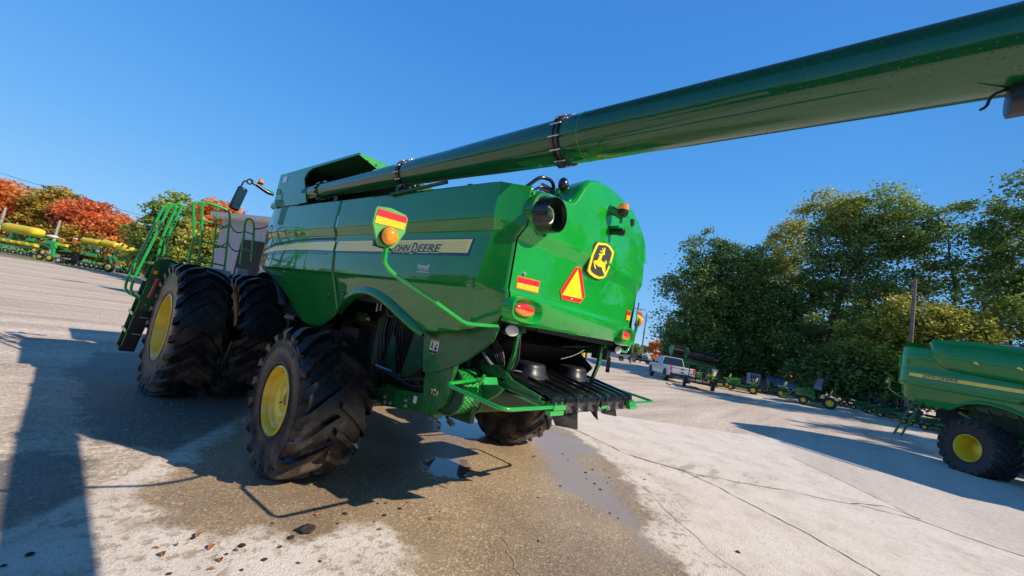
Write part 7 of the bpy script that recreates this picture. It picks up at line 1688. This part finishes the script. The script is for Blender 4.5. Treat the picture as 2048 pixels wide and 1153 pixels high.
tree('sunlit yellow green bushy tree directly behind the second combine', 45.5, -8.6, [E_(0, 0, 8.0, 3.0, 2.4, 1, 1), E_(.5, -2.6, 7.2, 3.0, 2.6, 1, 1), E_(.3, 2.6, 6.0, 2.8, 2.6, 1, 0), E_(0, -1.0, 4.0, 4.2, 3.0, 1, 0), E_(0, 4.0, 3.0, 3.2, 2.4, .8, 2)], [MD, YL, DK], 26000, .25, 19, .2, group=gr, clump=.95, per=50)
tree('mid green tree left of the brown pole with a thin crown', 60.5, -9.0, [E_(0, -.6, 13.2, 2.8, 2.2, 1, 1), E_(0, 2.6, 10.6, 3.2, 2.6), E_(0, -2.6, 10.4, 3.4, 2.6), E_(0, 0, 6.8, 4.2, 3.2)], [DK, MD], 15000, .28, 20, .28, group=gr, clump=1.3, per=100)
tree('shadowy green tree under the airy tree at the right', 49.5, -15.0, [E_(0, 0, 10.6, 3.6, 2.6, 1, 1), E_(0, 2.6, 7.6, 3.4, 3.0), E_(0, -3, 8.2, 3.6, 3.0), E_(0, 0, 4.2, 4.8, 3.2)], [DK, MD], 17000, .26, 21, .26, group=gr, clump=1.25, per=95)
tree('undergrowth shrub in the shade behind the zero turn mowers', 45.6, -4.9, [E_(0, 0, 2.6, 3.6, 2.4), E_(0, 2.6, 2.0, 2.6, 1.8), E_(0, -2.6, 2.2, 2.8, 2.0)], [DK], 11000, .30, 22, .12, group=gr, clump=.9, per=50, name='shrub', cat='shrub')
tree('green tree filling the gap between the tallest and the airy tree', 66.0, -4.8, [E_(0, 1, 13.0, 3.4, 2.8, 1, 1), E_(0, 0, 8.6, 5.0, 3.6), E_(0, 3.5, 5.6, 4.0, 3.6)], [DK, MD], 10000, .36, 23, .3, group=gr, clump=1.15, per=55)
tree('small rounded bush at the left foot of the right hand tree row', 57.2, 14.6, [E_(0, 0, 5.6, 1.7, 2.2, 1, 1), E_(0, 0, 3.0, 2.2, 2.4)], [DK, MD], 5000, .34, 24, .12, group=gr, clump=.8, per=50)
tree('lanky tree behind the round topped tree at its left shoulder', 51.5, 9.8, [E_(0, 0, 9.6, 3.0, 3.0), E_(0, 0, 5.2, 3.4, 3.6)], [DK], 8000, .36, 25, .2, group=gr, clump=1.25, per=95)
# beyond the frame on the right: only their dappled shade is seen on the gravel
for i, (x, y, s_) in enumerate(((37, -21, 1), (46, -27, 1.1), (29, -26, .9))):
    tree('roadside tree beyond the right edge whose shade falls across the gravel', x, y, [E_(0, 0, 11 * s_, 4.0, 4.5), E_(0, 0, 16 * s_, 3.0, 2.5)], [DK], 4200, .55, 30 + i, .3, limbs=5, group='shade trees beyond the right edge', clump=1.3, per=50)
# autumn trees on the left
ga = 'autumn trees in a row beyond the planters'
O_, RD, OL = LM['orange'], LM['red'], LM['olive']
tree('orange red round tree at the far left edge of the photo', -12.5, 126, [E_(0, 0, 9.6, 6.0, 4.6, 1, 0), E_(-2, 0, 5.4, 7, 4.0, 1, 1), E_(4, -2, 6.2, 4.0, 4.0, 1, 0)], [O_, OL], 17000, .62, 41, .4, group=ga, clump=1.5, per=50)
tree('large tree with red lower left and olive green crown top', -4.4, 120.0, [E_(0, 0, 10.2, 5.0, 4.2, 1.1, 1), E_(-3.6, 2.4, 6.2, 4.0, 4.2, 1, 0), E_(3.2, -2.0, 7.6, 4.2, 4.4, 1, 1), E_(0, 0, 4.6, 5.6, 3.6, 1, 1)], [RD, OL], 19000, .60, 42, .4, group=ga, clump=1.5, per=50)
tree('bright red orange tree with rounded shoulder in the middle of the autumn row', .4, 113.5, [E_(0, 0, 9.0, 4.6, 4.4, 1.2, 0), E_(3.4, -2.2, 6.8, 4.2, 4.2, 1, 0), E_(0, 0, 4.6, 5.4, 3.4, 1, 1)], [RD, OL], 18000, .58, 43, .4, group=ga, clump=1.45, per=50)
tree('orange tree on the right slope of the autumn row', 4.6, 108.5, [E_(0, 0, 6.8, 3.6, 3.8, 1, 0), E_(-1, .6, 4.0, 4.0, 3.0, 1, 1)], [O_, OL], 9000, .58, 44, .3, group=ga, clump=1.3, per=50)
tree('olive and brown tree at the right end of the autumn row', 7.4, 113.8, [E_(0, 0, 6.6, 3.6, 3.7, 1, 0), E_(1.5, -1, 4.0, 3.8, 2.8, 1, 0)], [OL, O_], 9000, .60, 45, .3, group=ga, clump=1.3, per=50)
tree('dark green tree rising behind the ladder rails', 5.6, 60.1, [E_(0, 0, 8.2, 2.8, 3.2), E_(-.6, .5, 5.0, 3.4, 3.4), E_(1.6, -1.6, 5.6, 2.8, 3.2), E_(0, 0, 2.8, 3.2, 2.2)], [LM['mid'], DK], 16000, .38, 46, .3, clump=1.0, per=50)
tree('orange topped tree peeping above the metal shed roof', 8.0, 50.0, [E_(0, 0, 8.6, 2.2, 2.2, 1, 0), E_(-.5, .4, 5.6, 2.8, 2.8, 1, 1)], [O_, OL], 9000, .36, 47, .25, clump=.9, per=50)
tree('yellow leaved low tree beside the metal shed', 6.3, 46.0, [E_(0, 0, 4.4, 2.2, 2.6, 1, 0), E_(0, 0, 2.4, 2.6, 2.0, 1, 1)], [YL, MD], 9000, .32, 48, .2, clump=.8, per=50)
tree('thin sparse dark tree between the autumn row and the ladder', 4.7, 77.2, [E_(0, 0, 5.2, 1.6, 1.6), E_(.6, -.6, 3.6, 1.7, 1.6)], [DK], 1100, .34, 49, .12, limbs=10, clump=.8, per=25)
# far woods on the horizon
def far_woods(label, pts, h0, mats, n, seed, size):
    r = np.random.RandomState(seed); bl = []
    for (a, b) in zip(pts, pts[1:]):
        L_ = math.hypot(b[0] - a[0], b[1] - a[1]); k = max(1, int(L_ / 7))
        for i in range(k):
            u = i / k; s_ = r.uniform(.6, 1.25); bl.append((a[0] + (b[0] - a[0]) * u + r.uniform(-3, 3), a[1] + (b[1] - a[1]) * u + r.uniform(-3, 3), h0 * .45 * s_, 5.5, 5.5, h0 * .55 * s_, 1, r.randint(len(mats))))
    o, C = leaf_cloud('distant_woods', mats, None, bl, n, size, seed, 2.6, 60); tag(o, label, 'woods', kind='stuff')
far_woods('far off green and autumn coloured wood on the horizon in the gap before the tall trees', [(150, 130), (190, 80), (230, 40), (255, 0), (260, -60)], 8.5, [DK, MD, O_], 26000, 61, 1.5)
far_woods('far tree line on the horizon behind planters and shed', [(-120, 190), (-40, 230), (60, 235), (120, 190), (150, 140)], 9, [MD, DK, OL], 24000, 62, 1.7)

for i, (x, y, h_) in enumerate(((-42, 6, 9), (-46, 22, 10), (-40, 38, 8), (-44, -10, 9))):
    tree('round tree beyond the left edge, mirrored in the side panels of the combine', x, y, [E_(0, 0, h_ * .62, 6.0, h_ * .42, 1, i % 2), E_(2, 5, h_ * .45, 4.5, h_ * .36, 1, 1)], [MD, YL], 5000, .75, 70 + i, .35, limbs=5, group='trees beyond the left edge mirrored in the paint', clump=1.6, per=50)
# ------------------------------------------------------------------ camera, sun, sky
cam = bpy.data.cameras.new('camera'); co = bpy.data.objects.new('camera', cam); COL.objects.link(co)
yaw, pitch, roll, f = 0.861499915, 0.107109653, 0.179417214, 796.204
F = Vector((math.sin(yaw) * math.cos(pitch), math.cos(yaw) * math.cos(pitch), math.sin(pitch)))
R0 = Vector((math.cos(yaw), -math.sin(yaw), 0)); U0 = R0.cross(F)
RR = R0 * math.cos(roll) + U0 * math.sin(roll); UU = U0 * math.cos(roll) - R0 * math.sin(roll)
mt = Matrix((RR, UU, -F)).transposed().to_4x4(); mt.translation = Vector((-4.00185, -4.46798, 1.87738)); co.matrix_world = mt
cam.sensor_width = 36; cam.lens = f / 2048 * 36; cam.clip_start = .05; cam.clip_end = 6000
scene.camera = co
sun = bpy.data.lights.new('sun', 'SUN'); so = bpy.data.objects.new('sun', sun); COL.objects.link(so)
S = Vector((.60, -1.235, 1.0)).normalized()
so.rotation_euler = S.to_track_quat('Z', 'Y').to_euler(); sun.energy = 5.0; sun.angle = R(.53); sun.color = (1.0, .885, .735)
w = bpy.data.worlds.new('World'); scene.world = w; w.use_nodes = True; nt = w.node_tree
sky = nt.nodes.new('ShaderNodeTexSky'); sky.sky_type = 'NISHITA'; sky.sun_disc = False
sky.sun_elevation = math.asin(S.z); sky.sun_rotation = math.atan2(S.x, S.y)
sky.altitude = 200; sky.air_density = 1.0; sky.dust_density = 0; sky.ozone_density = 3.0
geo = nt.nodes.new('ShaderNodeTexCoord'); sx_ = nt.nodes.new('ShaderNodeSeparateXYZ'); nt.links.new(geo.outputs['Generated'], sx_.inputs[0])
rp = nt.nodes.new('ShaderNodeValToRGB'); e_ = rp.color_ramp.elements
SK = [(0, (.34, .64, .96)), (.07, (.22, .54, .97)), (.25, (.125, .455, .97)), (.42, (.078, .37, .92)), (.60, (.052, .29, .82)), (.73, (.045, .26, .76)), (.84, (.010, .05, .18)), (1, (.004, .02, .08))]
while len(e_) < len(SK): e_.new(.5)
for i_, (p_, c_) in enumerate(SK): e_[i_].position = p_; e_[i_].color = (*c_, 1)
nt.links.new(sx_.outputs[2], rp.inputs[0])
vm_ = nt.nodes.new('ShaderNodeVectorMath'); vm_.operation = 'SCALE'; vm_.inputs['Scale'].default_value = 1 / .12; 
mr_ = nt.nodes.new('ShaderNodeMapRange'); mr_.interpolation_type = 'SMOOTHSTEP'; mr_.inputs['From Min'].default_value = -.95; mr_.inputs['From Max'].default_value = -.1; mr_.inputs['To Min'].default_value = .45; mr_.inputs['To Max'].default_value = 1.0
dp_ = nt.nodes.new('ShaderNodeVectorMath'); dp_.operation = 'DOT_PRODUCT'; dp_.inputs[1].default_value = (-.2, .98, 0); nt.links.new(geo.outputs['Generated'], dp_.inputs[0]); nt.links.new(dp_.outputs['Value'], mr_.inputs['Value'])
vk_ = nt.nodes.new('ShaderNodeVectorMath'); vk_.operation = 'SCALE'; nt.links.new(rp.outputs[0], vk_.inputs[0]); nt.links.new(mr_.outputs[0], vk_.inputs['Scale']); nt.links.new(vk_.outputs[0], vm_.inputs[0])
mx_ = nt.nodes.new('ShaderNodeMix'); mx_.data_type = 'RGBA'; mx_.inputs[0].default_value = .82; nt.links.new(sky.outputs[0], mx_.inputs[6]); nt.links.new(vm_.outputs[0], mx_.inputs[7])
bg = nt.nodes['Background']; nt.links.new(mx_.outputs[2], bg.inputs['Color']); bg.inputs['Strength'].default_value = .12
scene.view_settings.view_transform = 'Standard'; scene.view_settings.look = 'None'; scene.view_settings.exposure = 0; scene.view_settings.gamma = 1
scene.render.engine = 'CYCLES'; scene.cycles.use_denoising = True; scene.cycles.max_bounces = 6; scene.cycles.sample_clamp_indirect = 6
